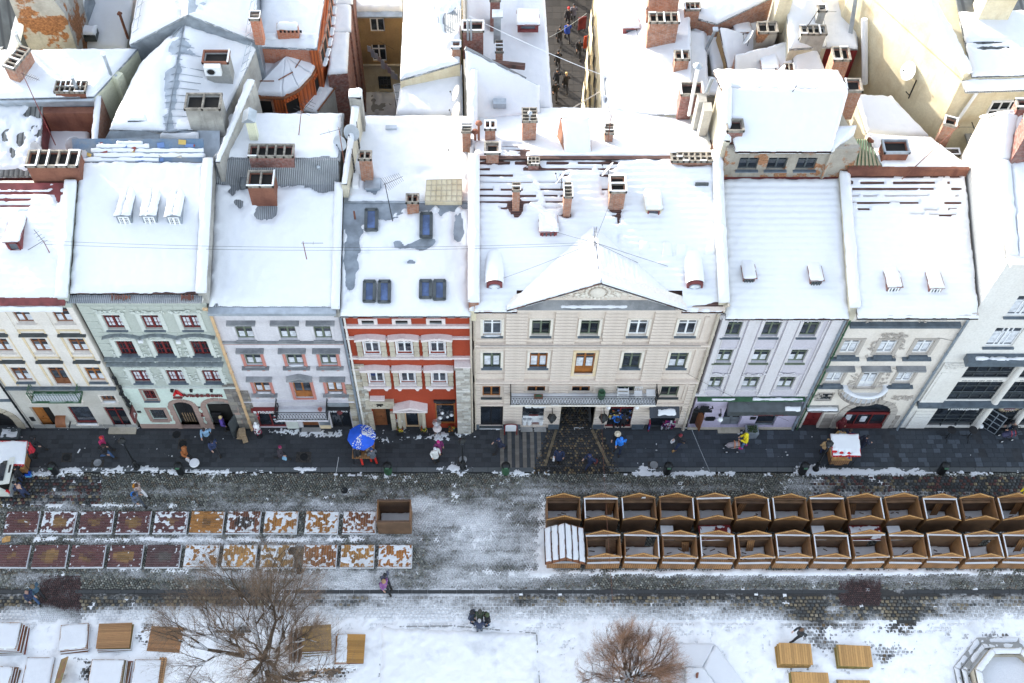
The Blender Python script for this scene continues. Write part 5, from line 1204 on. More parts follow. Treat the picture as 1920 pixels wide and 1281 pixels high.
for a,n_ in((gA-.55,1),(gB+.48,1)):
 t=thing('gate_lantern','black iron lantern on the wall '+('left' if a<5 else 'right')+' of the gateway','lantern',(a,Y-.3,2.3))
 mb=MB(); mb.tube((a,Y,2.85),(a,Y-.55,2.95),.025,n=5); mb.tube((a,Y-.55,2.95),(a,Y-.55,2.7),.02,n=5); mb.build('bracket',M['iron'],t)
 MB().lathe(a,Y-.55,[(.03,1.75),(.12,1.95),(.24,2.45),(.30,2.47),(.1,2.7),(.02,2.8)],6).build('lamp_body',M['iron'],t)
for a in(C5[3]-.82,C5[3]+.84): MB().ell((a,Y-.22,gt+.02),.14,.14,.14,10,6).build('globe_lamp',M['white_plastic'],R5,smooth=True)
fr=thing('sandwich_board','white menu board in an arched dark red frame beside the shoe shop window','notice board',(xf(958,780),Y-.35,.2))
c_=xf(958,780); mb=MB(); mb.box(c_-.4,c_-.33,Y-.5,Y-.43,.12,1.25); mb.box(c_+.33,c_+.4,Y-.5,Y-.43,.12,1.25)
for i in range(6):
 a0=math.pi*i/6;a1=math.pi*(i+1)/6; mb.tube((c_+.37*math.cos(a0),Y-.465,1.25+.2*math.sin(a0)),(c_+.37*math.cos(a1),Y-.465,1.25+.2*math.sin(a1)),.035,n=5)
mb.build('frame',M['red_frame'],fr); MB().box(c_-.33,c_+.33,Y-.48,Y-.45,.55,1.36).build('board',M['white_plastic'],fr)
b5=balcony(R5,F(956,731).x,F(1229,731).x,Y,FZ(733),.95,'f5w','iron',.95,diag=True,sp=.16)
zbal=FZ(733)
def balthing(nm,lab,cat,px_,fn):
 t=thing(nm,lab,cat,(F(px_,722).x,Y-.45,zbal),local=True); fn(t); return t
def fchair(t):
 w_=M['white_plastic']; MB().box(-.22,.22,-.22,.22,.40,.44).build('seat',w_,t)
 for a in(-.19,.19):
  for b_ in(-.19,.19): MB().tube((a,b_,0),(a,b_,.4),.02,n=5).build('leg',w_,t)
 mb=MB()
 for i in range(5): mb.tube((-.2+.1*i,.21,.44),(-.2+.1*i,.24,.82),.014,n=4)
 mb.tube((-.22,.24,.83),(.22,.24,.83),.02,n=4); mb.build('backrest',w_,t)
balthing('garden_chair','white slatted garden chair on the long balcony','chair',1197,fchair)
def barrel(t): MB().lathe(0,0,[(.16,0),(.22,.12),(.22,.6),(.19,.72),(.15,.72),(.15,.6)],12).build('drum',M['green_iron'],t,smooth=True)
balthing('waste_drum','tall grey-green drum on the long balcony','drum',1128,barrel)
def steps(t):
 for k in range(4): MB().box(-.3,.3,-.3+.14*k,-.18+.14*k,.14+.16*k,.17+.16*k).build('step',M['white_plastic'],t)
 for a in(-.3,.3): MB().tube((a,-.35,0),(a,.25,.75),.02,n=4).build('side_rail',M['white_plastic'],t)
balthing('step_rack','white stepped plant rack on the long balcony','plant stand',1168,steps)
balthing('flower_box','small dark flower box at the left end of the long balcony','flower box',1010,lambda t:(MB().box(-.25,.25,-.12,.12,0,.22).build('box',M['wood_frame'],t),MB().ell((0,0,.24),.2,.1,.07,8,4).build('dry_plant',M['green_iron'],t)))
balthing('side_table','small white square table at the right end of the long balcony','table',1220,lambda t:(MB().box(-.25,.25,-.25,.25,.5,.54).build('table_top',M['white_plastic'],t),[MB().tube((a,b_,0),(a,b_,.5),.02,n=4).build('leg',M['white_plastic'],t) for a in(-.2,.2) for b_ in(-.2,.2)]))
def shrub(t,n=26,h=.8):
 r=random.Random(9); mb=MB()
 for k in range(n):
  a=r.uniform(0,6.28); p=Vector((.06*math.cos(a),.06*math.sin(a),0)); q=p+Vector((.3*math.cos(a)*r.random(),.3*math.sin(a)*r.random(),h*r.uniform(.5,1))); mb.tube(p,q,.012,.004,3)
 mb.build('dry_stems',M['iron'],t)
balthing('dry_shrub','bare dry shrub at the right corner of the long balcony','plant',1233,shrub)
pipe(R5,X1-.02,Y,0,f5.top-.3,'pipe',.09,top=(X1+.25,Y-.35,f5.top+.3)); pipe(R5,X0+.0,Y,0,f5.top-.2,'pipe',.05)
partywall(R5,X0-.03,.5,32.95,f5.z(32.95)+.1,f5.Yr,f5.Zr,.45,'brick',cap=.2,seed=21)
partywall(R5,X1+.0,.45,33.0,f5.z(33.0)+.1,f5.Yr,f5.Zr,.35,'plaster_cream',cap=.2,seed=22)
p=f5.P(1028,446); dormer(R5,(p.x,p.y,p.z),.86,.42,1.0,'shed','red_metal','red_frame',T=.14,slope=-.05,seed=2)
p=f5.P(1224,405); dormer(R5,(p.x,p.y,p.z),.78,.42,1.2,'shed','plaster_yellow','red_frame',T=.17,slope=-.02,style='',seed=3)
for a,b_ in((927,541),(1301,541)): p=f5.P(a,b_); dormer(R5,(p.x,p.y,p.z),.80,.42,1.5,'barrel','red_metal',slope=.16)
MB().box(f5.P(1316,390).x-.34,f5.P(1316,390).x+.34,f5.P(1316,350).y-.1,f5.P(1316,350).y,f5.z(f5.P(1316,350).y),f5.z(f5.P(1316,350).y)+.35).build('roof_hatch',M['grey_frame'],R5)
for a,b_ in((1207,470),(1250,472),(1277,474),(1330,470)):
 p=f5.P(a,b_); snow_quad(R5,(p.x-.28,p.y-.35,f5.z(p.y-.35)+.16),(p.x+.28,p.y-.35,f5.z(p.y-.35)+.16),(p.x+.28,p.y+.4,f5.z(p.y+.4)+.16),(p.x-.28,p.y+.4,f5.z(p.y+.4)+.16),T=.1,res=.08,edge=.15,seed=int(a),name='snow_covered_roof_window')
X0,X1=12.4,18.72
f6=front('townhouse','pale lilac townhouse with nine grey-framed windows and a dark shop awning',X0,X1,597,.33,334,1450,41,15.6,'tile',T=.2,rip=.017,seed=44,ov=.5,
holes=[(1460,333,110,4,.9),(1352,335,10,4,.6),(1340,590,12,6,.6)],dash=[(1350,333,1570,340,.7)])
R6=f6.root
C6=[F(1356.7,666).x,F(1426.7,666).x,F(1495.7,666).x]; w6=.9
_,zc1,h1=rowspec((1,),601,631);_,zc2,h2=rowspec((1,),653,680);_,zc3,h3=rowspec((1,),704,729); h1=1.5;h2=1.4;h3=1.4
zl=FZ(744)
dO=(xf(1296,780),xf(1321,775)); dD=(xf(1357,777),xf(1393,777)); dW=(xf(1422,777),xf(1459,777))
ops=ops_from((C6,zc1,h1,w6),(C6,zc2,h2,w6),(C6,zc3,h3,w6))+[(dO[0],dO[1],.15,FZ(765)),(dD[0],dD[1],.2,FZ(763)),(dW[0],dW[1],.3,FZ(764))]
wallgrid(R6,X0,X1,Y,zl,f6.top,ops,M['f6']); wallgrid(R6,X0,X1,Y-.03,0,zl,ops,M['f6p'],name='ground_floor_wall')
for i,x in enumerate(C6):
 window(R6,x,Y,zc1,w6,h1,'green_frame',surr=(.13,'f6w',.05),sill='slate'); window(R6,x,Y,zc2,w6,h2,'green_frame',curt=1,surr=(.13,'f6w',.05),sill='green_frame'); window(R6,x,Y,zc3,w6,h3,'green_frame',curt=1,surr=(.16,'f6w',.06),sill='f6w')
 scroll(R6,x,zc3+h3/2+.28,1.3,.22,Y-.05,'f6w',i+3,26); scroll(R6,x,zc1+h1/2+.1,1.2,.1,Y-.05,'f6w',i,6)
 MB().box(x-.8,x+.8,Y-.04,Y-.002,zc3-h3/2-.45,zc1+h1/2+.35).build('bay_panel',M['f6'],R6) if False else None
for x in(X0+.16,(C6[0]+C6[1])/2,(C6[1]+C6[2])/2,X1-.3):
 MB().box(x-(.3 if x>X0+.2 else .14),x+(.3 if x>X0+.2 else .14),Y-.09,Y-.003,zl+.35,f6.top-.3).build('pilaster',M['f6w'],R6)
 for s_ in((-.42,.42) if x>X0+.2 else (.2,)): MB().box(x+s_-.03,x+s_+.03,Y-.05,Y-.003,zl+.35,f6.top-.5).build('pilaster_fillet',M['f6w'],R6)
 scroll(R6,x,f6.top-.42,.7,.4,Y-.08,'f6w',int(x*10),16)
 MB().box(x-.36,x+.36,Y-.13,Y-.003,zl+.28,zl+.46).build('pilaster_base',M['f6w'],R6)
MB().box(X0,X1-.1,Y-.3,Y-.031,zl-.06,zl+.05).build('string_course',M['green_iron'],R6)
snow_quad(R6,(dW[0]-.8,Y-.28,zl+.05),(X1-.2,Y-.28,zl+.05),(X1-.2,Y-.1,zl+.05),(dW[0]-.8,Y-.1,zl+.05),T=.05,res=.07,edge=.05,name='ledge_snow',rough=.1); snow_quad(R6,(X0+.8,Y-.28,zl+.05),(X0+2.2,Y-.28,zl+.05),(X0+2.2,Y-.12,zl+.05),(X0+.8,Y-.12,zl+.05),T=.04,res=.07,edge=.05,name='ledge_snow',rough=.1)
MB().box(X0,X1,Y-.14,Y-.03,.05,.22).build('plinth',M['stone'],R6)
MB().box(X0,X1,Y-.42,Y-.003,f6.top-.08,f6.top+.02).build('cornice',M['f6w'],R6)
awx0,awx1=xf(1363,758),xf(1500,758)
aw=thing('shop_awning','long black folded shop awning under the lilac house ledge','awning',((awx0+awx1)/2,Y-.3,2.8)); MB().prism([(Y-.04,FZ(751)),(Y-.6,FZ(756)),(Y-.6,FZ(763)),(Y-.04,FZ(760))],'x',awx0,awx1).build('awning_cloth',M['grey_frame'],aw); text(aw,'M  ШОКОЛАД  ЛЬВІВ  M',(awx0+awx1)/2+.4,Y-.61,FZ(762.6),.14,'red_metal',.01,sx=1.2)
snow_quad(aw,(awx1-1.0,Y-.58,FZ(756)),(awx1-.05,Y-.58,FZ(756)),(awx1-.05,Y-.3,FZ(753)),(awx1-1.0,Y-.3,FZ(753)),T=.04,res=.07,edge=.06,name='awning_snow')
MB().box(dO[0],dO[1],Y+.24,Y+.27,.15,2.6).build('doorway_shade',M['interior'],R6); mb=MB(); mb.obox((dO[1]-.18,Y+.02,1.1),.05,.62,1.9,rz=R(20)); mb.build('open_door_leaf',M['wood_frame'],R6)  # near-black sheet paints the shade behind the open leaf
text(R6,'30 а',xf(1286,764),Y-.04,FZ(765.5),.2,'iron',.01);
door(R6,(dD[0]+dD[1])/2,Y,.2,dD[1]-dD[0],FZ(763)-.2,'sheet',leaves=2,glass='glass_dark'); MB().box(dD[0]-.1,dD[1]+.1,Y-.4,Y-.03,.05,.2).build('door_step',M['stone'],R6)
shopfront(R6,(dW[0]+dW[1])/2,Y,.35,dW[1]-dW[0],FZ(764)-.35,'sheet',cols=1)
t=thing('wrought_sign','black wrought-iron emblem above the open doorway of the lilac house','sign',(xf(1320,757),Y-.3,2.9)); mb=MB(); c_=xf(1320,757); mb.box(c_-.55,c_+.5,Y-.35,Y-.25,FZ(764),FZ(762)); mb.box(c_-.25,c_+.25,Y-.33,Y-.27,FZ(762),FZ(754)); mb.tube((c_,Y,FZ(760)),(c_,Y-.35,FZ(760)),.02,n=4)
for s_ in(-1,1): mb.chain([(c_+s_*.25,Y-.3,FZ(760)),(c_+s_*.5,Y-.3,FZ(757)),(c_+s_*.42,Y-.3,FZ(754))],.04,5)
mb.build('emblem',M['iron'],t)
t=thing('wall_plaque','spiky black plaque on the lilac ground floor wall','plaque',(xf(1333,779),Y-.1,1.3)); c_=xf(1333,779); mb=MB(); mb.box(c_-.26,c_+.26,Y-.09,Y-.035,1.15,1.6)
for k in range(14):
 a=2*math.pi*k/14; mb.tube((c_+.2*math.cos(a),Y-.06,1.38+.17*math.sin(a)),(c_+.42*math.cos(a),Y-.06,1.38+.32*math.sin(a)),.03,.005,4)
mb.build('iron_plate',M['iron'],t)
t=thing('wall_lantern','white globe lamp on a black bracket on the lilac wall','lamp',(xf(1351,768),Y-.4,2.2)); c_=xf(1351,768); MB().ell((c_,Y-.45,2.05),.17,.17,.17,12,8).build('globe',M['white_plastic'],t,smooth=True); mb=MB(); mb.tube((c_,Y,2.6),(c_-.05,Y-.45,2.55),.03,n=5); mb.ell((c_-.08,Y-.4,2.5),.1,.1,.16,7,5); mb.build('bracket',M['iron'],t)
MB().box(xf(1409,777),xf(1420,777),Y-.06,Y-.031,1.25,1.6).build('wall_plaque',M['black'],R6)
t=thing('planter','grey square planter with clipped green box plant before the lilac house','planter',(xf(1409,795),Y-.5,.1)); c_=xf(1408,795); mb=MB(); mb.prism([(c_-.30,.1),(c_+.30,.1),(c_+.38,.72),(c_-.38,.72)],'y',Y-.75,Y-.15); mb.build('tub',M['zinc'],t)
r=random.Random(3); mb=MB()
for k in range(220): p=Vector((c_+r.uniform(-.28,.28),Y-.45+r.uniform(-.22,.22),.74+r.uniform(0,.16))); mb.obox(p,.05,.03,.03,rz=r.uniform(0,3),tx=r.uniform(-1,1),c=tuple(q*r.uniform(.6,1.5) for q in(.05,.075,.03)))
mb.build('leaves',M['vcol'],t,kind='stuff')
pipe(R6,X1+.05,Y,0,f6.top-.3,'pipe_zn',.08); pipe(R6,X1+.3,Y,0,f6.top,'green_iron',.05)
for a,b_ in((1402,533),(1527,537)): p=f6.P(a,b_); dormer(R6,(p.x,p.y,p.z),.6,.42,.95,'shed','brick_red','grey_frame',T=.1,slope=-.04,style='3',seed=int(a))
partywall(R6,X1+.16,.44,33.0,f6.z(33.0)+.1,f6.Yr,f6.Zr,.55,'plaster_cream',cap=.2,seed=27)
X0,X1=19.0,25.15
f7=front('townhouse','cream townhouse with grey-beige stucco, curved balcony and arched wine-red shopfront',X0,X1,596,.33,330,1700,40.4,15,'tile',T=.17,rip=.024,seed=57,ov=.7,
holes=[(1590,340,14,10,.4),(1830,590,14,6,.5)],dash=[(1590,330,1720,410,1.5),(1660,340,1690,420,.35),(1720,330,1760,395,.6),(1770,330,1800,430,1.3),(1600,345,1625,352,.8),(1700,395,1800,425,.35)])
R7=f7.root
C7=[F(1565.7,705).x,F(1632,705).x,F(1696.7,705).x]; w7=.92
_,zc1,h1=rowspec((1,),637,663);_,zc2,h2=rowspec((1,),693,718); h1=1.4;h2=1.3;w7=.92
zf=FZ(598); ga=xf(1626,775); gz=FZ(755)
ops=ops_from((C7,zc1,h1,w7),([C7[0],C7[2]],zc2,h2,w7),([C7[1]],zc2-.35,h2+.7,w7),(C7,zf,.4,.8))+[(xf(1531,744),xf(1561,744),FZ(751),FZ(737)),(xf(1508,788),xf(1541,782),.1,FZ(768)),(ga-1.35,ga+1.35,.15,gz)]
wallgrid(R7,X0,X1,Y,0,f7.top,ops,M['f7'])
for i,x in enumerate(C7):
 window(R7,x,Y,zc1,w7,h1,'white_frame',curt=2,surr=(.2,'f7g',.04)); MB().box(x-.5,x+.5,Y-.2,Y-.05,zc1-h1/2-.35,zc1-h1/2-.1).build('window_grille',M['slate'],R7); MB().box(x-.78,x+.78,Y-.22,Y-.003,zc1-h1/2-.5,zc1-h1/2-.38).build('sill_ledge',M['slate'],R7)
 if i!=1: window(R7,x,Y,zc2,w7,h2,'white_frame',curt=2,surr=(.16,'f7g',.04)); MB().box(x-.5,x+.5,Y-.2,Y-.05,zc2-h2/2-.33,zc2-h2/2-.08).build('window_grille',M['slate'],R7); MB().box(x-.75,x+.75,Y-.22,Y-.003,zc2-h2/2-.46,zc2-h2/2-.35).build('sill_ledge',M['slate'],R7)
 hood(R7,x,zc2+h2/2+.38,1.6,Y,'flat','ledge',h=.14,d=.35); window(R7,x,Y,zf,.8,.4,'white_frame','3')
window(R7,C7[1],Y,zc2-.35,w7,h2+.7,'white_frame','D',curt=2,surr=(.16,'f7g',.04))
scroll(R7,C7[1],zc1+h1/2+.5,1.4,.5,Y-.04,'f7g',3,34)
for s_ in(-1,1): scroll(R7,C7[1]+s_*.8,zc1-.2,.25,1.8,Y-.03,'f7g',4+s_,14); scroll(R7,C7[1]+s_*.85,zc2-.2,.4,1.5,Y-.03,'f7g',8+s_,16)
scroll(R7,C7[0]-.35,FZ(741),1.5,.5,Y-.03,'f7g',12,26); scroll(R7,C7[2]+.55,FZ(745),1.2,.5,Y-.03,'f7g',13,30)
MB().box(X0+.1,X1-.3,Y-.3,Y-.003,FZ(605)-.12,FZ(605)+.1).build('string_course',M['slate'],R7)
for x in(X0+1.1,(C7[0]+C7[1])/2+.1,(C7[1]+C7[2])/2+.1): scroll(R7,x,zf,.5,.35,Y-.05,'f7g',int(x*9),8,name='frieze_relief')
MB().prism([(Y-.6,f7.top+.02),(Y-.3,f7.top-.2),(Y-.003,f7.top-.2),(Y-.003,f7.top+.02)],'x',X0,X1).build('cornice',M['f7g'],R7)
window(R7,xf(1546,744),Y,FZ(744),.85,FZ(737)-FZ(751),'grey_frame','G',surr=(.06,'f7g',.03),glass='glass_dark')
MB().box(xf(1512,760),xf(1572,760),Y-.4,Y-.003,FZ(762),FZ(760)).build('door_canopy',M['conc'],R7); snow_quad(R7,(xf(1512,760),Y-.4,FZ(760)),(xf(1570,760),Y-.4,FZ(760)),(xf(1570,760),Y-.1,FZ(760)),(xf(1512,760),Y-.1,FZ(760)),T=.05,res=.08,edge=.08,name='canopy_snow')
door(R7,(xf(1508,788)+xf(1541,782))/2,Y,.1,(xf(1541,782)-xf(1508,788)),FZ(768)-.1,'red_frame',leaves=2)
archtop(R7,ga,Y,.15,2.7,gz-.15,'f7g');
archring(R7,ga,Y,.15,2.7,gz-.15,.38,'f7g',n=11,legs=True)
o=shopfront(R7,ga,Y,.3,2.7,1.7,'red_frame',cols=3,trans=False); MB().box(ga-1.35,ga+1.35,Y-.05,Y+.14,.12,.4).build('stall_riser',M['red_frame'],o); MB().box(ga-1.33,ga+1.33,Y+.1,Y+.13,1.95,gz-.02).build('fanlight',M['glass_dark'],o); MB().box(ga-1.35,ga+1.35,Y-.02,Y+.12,1.85,2.0).build('transom',M['red_frame'],o)
r=random.Random(6)
for (a,b_) in((-.95,1.3),(0,1.1)): MB().box(ga+a-.17,ga+a+.17,Y+.05,Y+.08,b_-.3,b_+.35).build('poster',M['curtain'],o)
stonewall(R7,X0+1.35,ga-1.85,.12,1.9,Y-.0,.45,[(.42,.37,.33),(.38,.34,.30)],name='ground_floor_stone',d=.05,lw=(.5,.8)); stonewall(R7,ga+1.8,X1-.3,.12,1.7,Y-.0,.45,[(.44,.40,.36),(.38,.34,.30)],name='ground_floor_stone',d=.05,lw=(.5,.8))
zb=FZ(737); cx=C7[1]; rr=1.15; n=14; sl=MB(); V=[]
for zz,k in((zb-.12,.9),(zb,1.0)):
 for i in range(n+1):
  a=math.pi+math.pi*i/n; V.append((cx+rr*k*math.cos(a)*1.15,Y+.0+rr*.75*k*math.sin(a),zz))
sl.add(V,[tuple(range(n+1))[::-1],tuple(range(n+1,2*n+2))]+[(i,i+1,n+2+i,n+1+i) for i in range(n)]); bo=sl.build('balcony',M['f7g'],R7)
mb=MB();
for i in range(n+1):
 a=math.pi+math.pi*i/n; p=Vector((cx+rr*.95*math.cos(a)*1.15,Y+rr*.71*math.sin(a),zb)); q=p+Vector(((.0),-.0,.95));
 mb.chain([p,p+Vector((math.cos(a)*.13,math.sin(a)*.13,.35)),p+Vector((0,0,.8))],.035,5)
 if i<n:
  a2=math.pi+math.pi*(i+1)/n; p2=Vector((cx+rr*.95*math.cos(a2)*1.15,Y+rr*.71*math.sin(a2),zb)); mb.tube(p+Vector((0,0,.82)),p2+Vector((0,0,.82)),.05,n=6)
mb.build('balcony_railing',M['f7g'],bo)
mb=MB(); V=[]
for i in range(n+1):
 a=math.pi+math.pi*i/n
 for q,zz in((1.02,.85),(.98,.95),(.80,.95),(.76,.86)): V.append((cx+rr*q*math.cos(a)*1.15,Y+rr*.75*q*math.sin(a),zb+zz+.015*math.sin(i*2.3)))
mb.add(V,[(i*4+j,i*4+j+1,i*4+j+5,i*4+j+4) for i in range(n) for j in range(3)]); mb.build('railing_snow',M['snow'],bo,smooth=True)
V=[(cx+rr*.85*math.cos(math.pi+math.pi*i/n)*1.15,Y+rr*.62*math.sin(math.pi+math.pi*i/n),zb+.04) for i in range(n+1)]; MB().add(V,[tuple(range(n+1))]).build('balcony_snow',M['snow'],bo)
pipe(R7,X1-.05,Y,0,f7.top-.3,'pipe_zn',.07)
for a,b_ in((1672,549),(1750,551)): p=f7.P(a,b_); dormer(R7,(p.x,p.y,p.z),.66,.42,1.1,'shed','brick_red','white_frame',T=.1,slope=-.03,style='3',seed=int(a))
X0,X1=25.3,38
R8=thing('townhouse','tall white-cream building with wide dark glazing and a blank sunlit side wall','townhouse',(31,36,0),'townhouses along the square')
zT=17.6
w8=[(xf(1884,632)-.75,xf(1884,632)+.75,FZ(650),FZ(615)),(30.6,32.1,FZ(650),FZ(615)),(xf(1884,632)-.75+0,xf(1884,632)+.75,12.7,14.6),(30.6,32.1,12.7,14.6)]
zA,zB,zC,zD=FZ(682),FZ(709),FZ(716),FZ(750)
cx8=[(26.9,29.55),(30.0,31.75),(32.2,34.9),(35.3,37.8)]
ops=list(w8)+[(a,b_,zB,zA) for a,b_ in cx8]+[(a,b_,zD,zC) for a,b_ in cx8]+[(a-.1,b_,.2,FZ(759)) for a,b_ in cx8]
wallgrid(R8,X0,X1,Y,0,zT,ops,M['f8'])
for o_ in w8: window(R8,(o_[0]+o_[1])/2,Y,(o_[2]+o_[3])/2,1.5,o_[3]-o_[2],'white_frame','T3',curt=2,sill='slate')
for (a,b_) in cx8:
 for (za_,zb__) in((zB,zA),(zD,zC)):
  mb=MB(); w_=b_-a;
  for k in range(5 if w_>2 else 4): mb.box(a+w_*k/(4 if w_>2 else 3)-.02,a+w_*k/(4 if w_>2 else 3)+.02,Y+.08,Y+.14,za_,zb__)
  for q in(.0,.28,.38,.72,1): mb.box(a,b_,Y+.06,Y+.13,za_+(zb__-za_)*q-.03,za_+(zb__-za_)*q+.03)
  o=mb.build('wide_window',M['grey_frame'],R8); MB().box(a,b_,Y+.14,Y+.16,za_,zb__).build('pane',M['glass_dark'],o)
  MB().box(a+.05,b_-.05,Y+.065,Y+.075,za_+(zb__-za_)*.37,za_+(zb__-za_)*.40).build('handrail',M['zinc'],o)
 mb=MB(); w_=b_-a+.1
 for k in range(4): mb.box(a-.1+w_*k/3-.02,a-.1+w_*k/3+.03,Y+.08,Y+.14,.2,FZ(759))
 for q in(.22,.45,.68): mb.box(a-.1,b_,Y+.07,Y+.13,.2+2.0*q,.24+2.0*q)
 o=mb.build('street_window',M['grey_frame'],R8); MB().box(a-.1,b_,Y+.14,Y+.16,.2,FZ(759)).build('pane',M['glass_dark'],o)
for (a,b_) in zip([c[1] for c in cx8],[c[0] for c in cx8[1:]]):
 MB().lathe((a+b_)/2,Y-.08,[(.22,zD-.15),(.20,zD+.1),(.19,zA)],12).build('round_pillar',M['f8'],R8,smooth=False); MB().lathe((a+b_)/2,Y-.08,[(.2,.12),(.19,.2),(.18,FZ(759))],12).build('round_pillar',M['f8'],R8)
MB().box(X0+.1,26.75,Y-.12,Y-.003,FZ(755)+.1,FZ(679)).build('giant_pilaster',M['f8'],R8); scroll(R8,26.0,FZ(683),1.2,.5,Y-.12,'f8',3,24,name='pilaster_capital'); MB().box(X0+.25,26.5,Y-.15,Y-.12,zD+.3,zA-.7).build('pilaster_panel',M['f8'],R8)
for k in range(6): MB().box(X0+.3,26.7,Y-.10,Y-.003,.2+k*.36,.52+k*.36).build('rusticated_block',M['f8'],R8)
MB().box(X0+.0,X1,Y-.4,Y-.003,zD-.32,zD-.1).build('ledge',M['slate'],R8); MB().box(26.3,X1,Y-.5,Y-.003,FZ(673),FZ(663)).build('canopy_ledge',M['slate'],R8)
snow_quad(R8,(26.7,Y-.45,FZ(663)-.02),(X1,Y-.45,FZ(663)-.02),(X1,Y-.2,FZ(663)-.02),(26.7,Y-.2,FZ(663)-.02),T=.10,res=.07,edge=.1,name='ledge_snow',rough=.25)
MB().box(X0+.05,X1,Y-.12,Y-.003,zD-.62,zD-.33).build('lettered_band',M['f8'],R8)
for s_,x_ in(('BEER THEATRE',27.9),('TEATR PIWA',30.9),('THÉÂTRE DE BIÈRE',33.6)): text(R8,s_,x_,Y-.121,zD-.58,.2,'ledge',.008,sx=1.2)
for s_,x_ in(('THEATRE DE LA BIERE · BEER THEATRE',28.2),('ТЕАТР ПИВА',30.9)): text(R8,s_,x_,Y-.005,zC+.06,.17,'ledge',.008,sx=.78 if len(s_)>12 else 1.1)
for a,b_ in((27.1,29.4),(30.1,31.7),(32.6,34.9)): MB().box(a,b_,Y-.1,Y-.0,FZ(766),FZ(759.5)).build('shop_sign',M['black'],R8)
text(R8,'ТЕАТР ПИВА',28.2,Y-.105,FZ(762.3),.24,'f1y',.01,bold=.01); text(R8,'ПРАВДИВЕ',28.25,Y-.105,FZ(765.6),.3,'white_plastic',.012,bold=.012,sx=1.1); text(R8,'ПИВОВАРНЯ',33.7,Y-.105,FZ(764.6),.32,'white_plastic',.012,bold=.012)
mb=MB();
for k in range(22):
 a=2*math.pi*k/22; mb.prism([(30.9+.28*math.cos(a-.1),FZ(763)+.18*math.sin(a-.1)),(30.9+.28*math.cos(a+.1),FZ(763)+.18*math.sin(a+.1)),(30.9+.62*math.cos(a),FZ(763)+.42*math.sin(a))],'y',Y-.14,Y-.12)
mb.build('starburst_sign',M['f1y'],R8); mb=MB(); mb.ell((30.9,Y-.15,FZ(763)),.36,.03,.22,14,6); mb.build('starburst_centre',M['red_metal'],R8); text(R8,'ПРАВДА',30.9,Y-.19,FZ(763)-.06,.14,'white_plastic',.005)
prof=[(Y+.3,0),(Y+.3,17.3),(37.9,19.5),(39.4,21.3),(41.25,18.8),(41.25,10),(41.25,0)]
MB().prism(prof,'x',X0,X1).build('building_shell',M['f8'],R8)
MB().box(X0,X1,Y-.35,Y+.35,zT,zT+.25).build('cornice',M['f8'],R8)
roof_quad(R8,(X0+.3,33.4,17.55),(X1,33.4,17.55),(X1,41,17.75),(X0+.3,41,17.75),M['sheet'],name='low_roof')
for (a,b_) in(((Y+.2,17.8),(37.9,19.5)),((37.9,19.5),(39.4,21.3)),((39.4,21.3),(41.3,18.8))):
 snow_quad(R8,(X0-.08,a[0],a[1]),(X0+.5,a[0],a[1]),(X0+.5,b_[0],b_[1]),(X0-.08,b_[0],b_[1]),T=.16,res=.09,edge=.12,seed=int(a[0]),name='wall_snow')
q=[(X0+.5,33.3,17.9),(X1,33.3,17.9),(X1,37.9,19.4),(X0+.5,37.9,19.4)]; snow_quad(R8,*q,T=.18,res=.13,seed=5); q=[(X0+.5,37.9,19.4),(X1,37.9,19.4),(X1,39.4,21.2),(X0+.5,39.4,21.2)]; snow_quad(R8,*q,T=.2,res=.13,seed=6); q=[(X0+.5,39.4,21.2),(X1,39.4,21.2),(X1,41.3,18.7),(X0+.5,41.3,18.7)]; snow_quad(R8,*q,T=.15,res=.13,seed=7)
chimney(R8,X0+.9,38.2,19.5,1.0,.9,2.3,'brick_red',(1,1),.8)
chimney(R8,X0+.55,39.5,21.2,.5,.5,.5,'brick_red',(1,1),1.0)
for zz in(6.5,10.5): MB().box(X0-.015,X0+.01,36,41.2,zz,zz+.03).build('render_joint',M['f8'],R8)
# ================= HOUSES BEHIND =================
GR='houses behind the front row'
def B(name,label,loc,cat='house'): return thing(name,label,cat,(loc[0],loc[1],0),GR)
def XY(px,py,z): p=G(px,py,z); return (p.x,p.y)
def pxz(L): return [G(*p) for p in L]
b=B('rear_house','house behind the ivory one, with dark slatted roof half under snow',XY(40,260,16.4))
block(b,[(-60,332,16.2),(73,330,16.2),(81,190,17.4),(-60,190,17.4)],0,M['red_metal'],M['slat'],T=.10,res=.09,rough=.16,holes=[(72,260,14,90,1.3),(40,260,8,12,.9),(15,235,8,10,1.0),(45,215,8,10,1),(20,290,8,10,1),(55,300,8,14,1),(30,325,60,6,1.2),(5,265,8,12,.9),(60,240,6,20,1),(40,195,50,5,1.2)],seed=71,hole_noise=1.6)
block(b,[(83,288,15.6),(163,288,15.6),(173,212,15.8),(86,212,15.8)],0,M['red_metal'],M['red_metal'],T=.16,seed=72,holes=[(90,240,4,60,.7),(120,212,60,4,.8)])
Rr=[G(164,345,16.9),G(176,345,16.9),G(190,180,17.6),G(178,180,17.6)]
mass(b,Rr,12,M['brick']); snow_quad(b,*[p for p in Rr],T=.14,res=.1,edge=.12,seed=4,name='wall_snow')
cp=G(116,343,16.6); chimney(b,cp.x,cp.y+.25,cp.z,2.55,.95,1.55,'rusty',(5,1),.35,label='wide rust-red chimney stack with five flues')
cp=G(146,212,16.6); chimney(b,cp.x+.05,cp.y+.3,cp.z,1.55,.7,1.6,'rusty',(6,2),.5)
mass(b,pxz([(80,212,17.3),(180,212,17.3),(180,200,17.3),(80,200,17.3)]),14,M['rusty'])
dish(*G(75,290,16.6),.38,250,'small grey dish at the left end of the wide rust-red chimney',pole=.5); dish(*G(144,285,16.9),.42,300,'small grey dish behind the right end of the wide rust-red chimney',pole=.6)
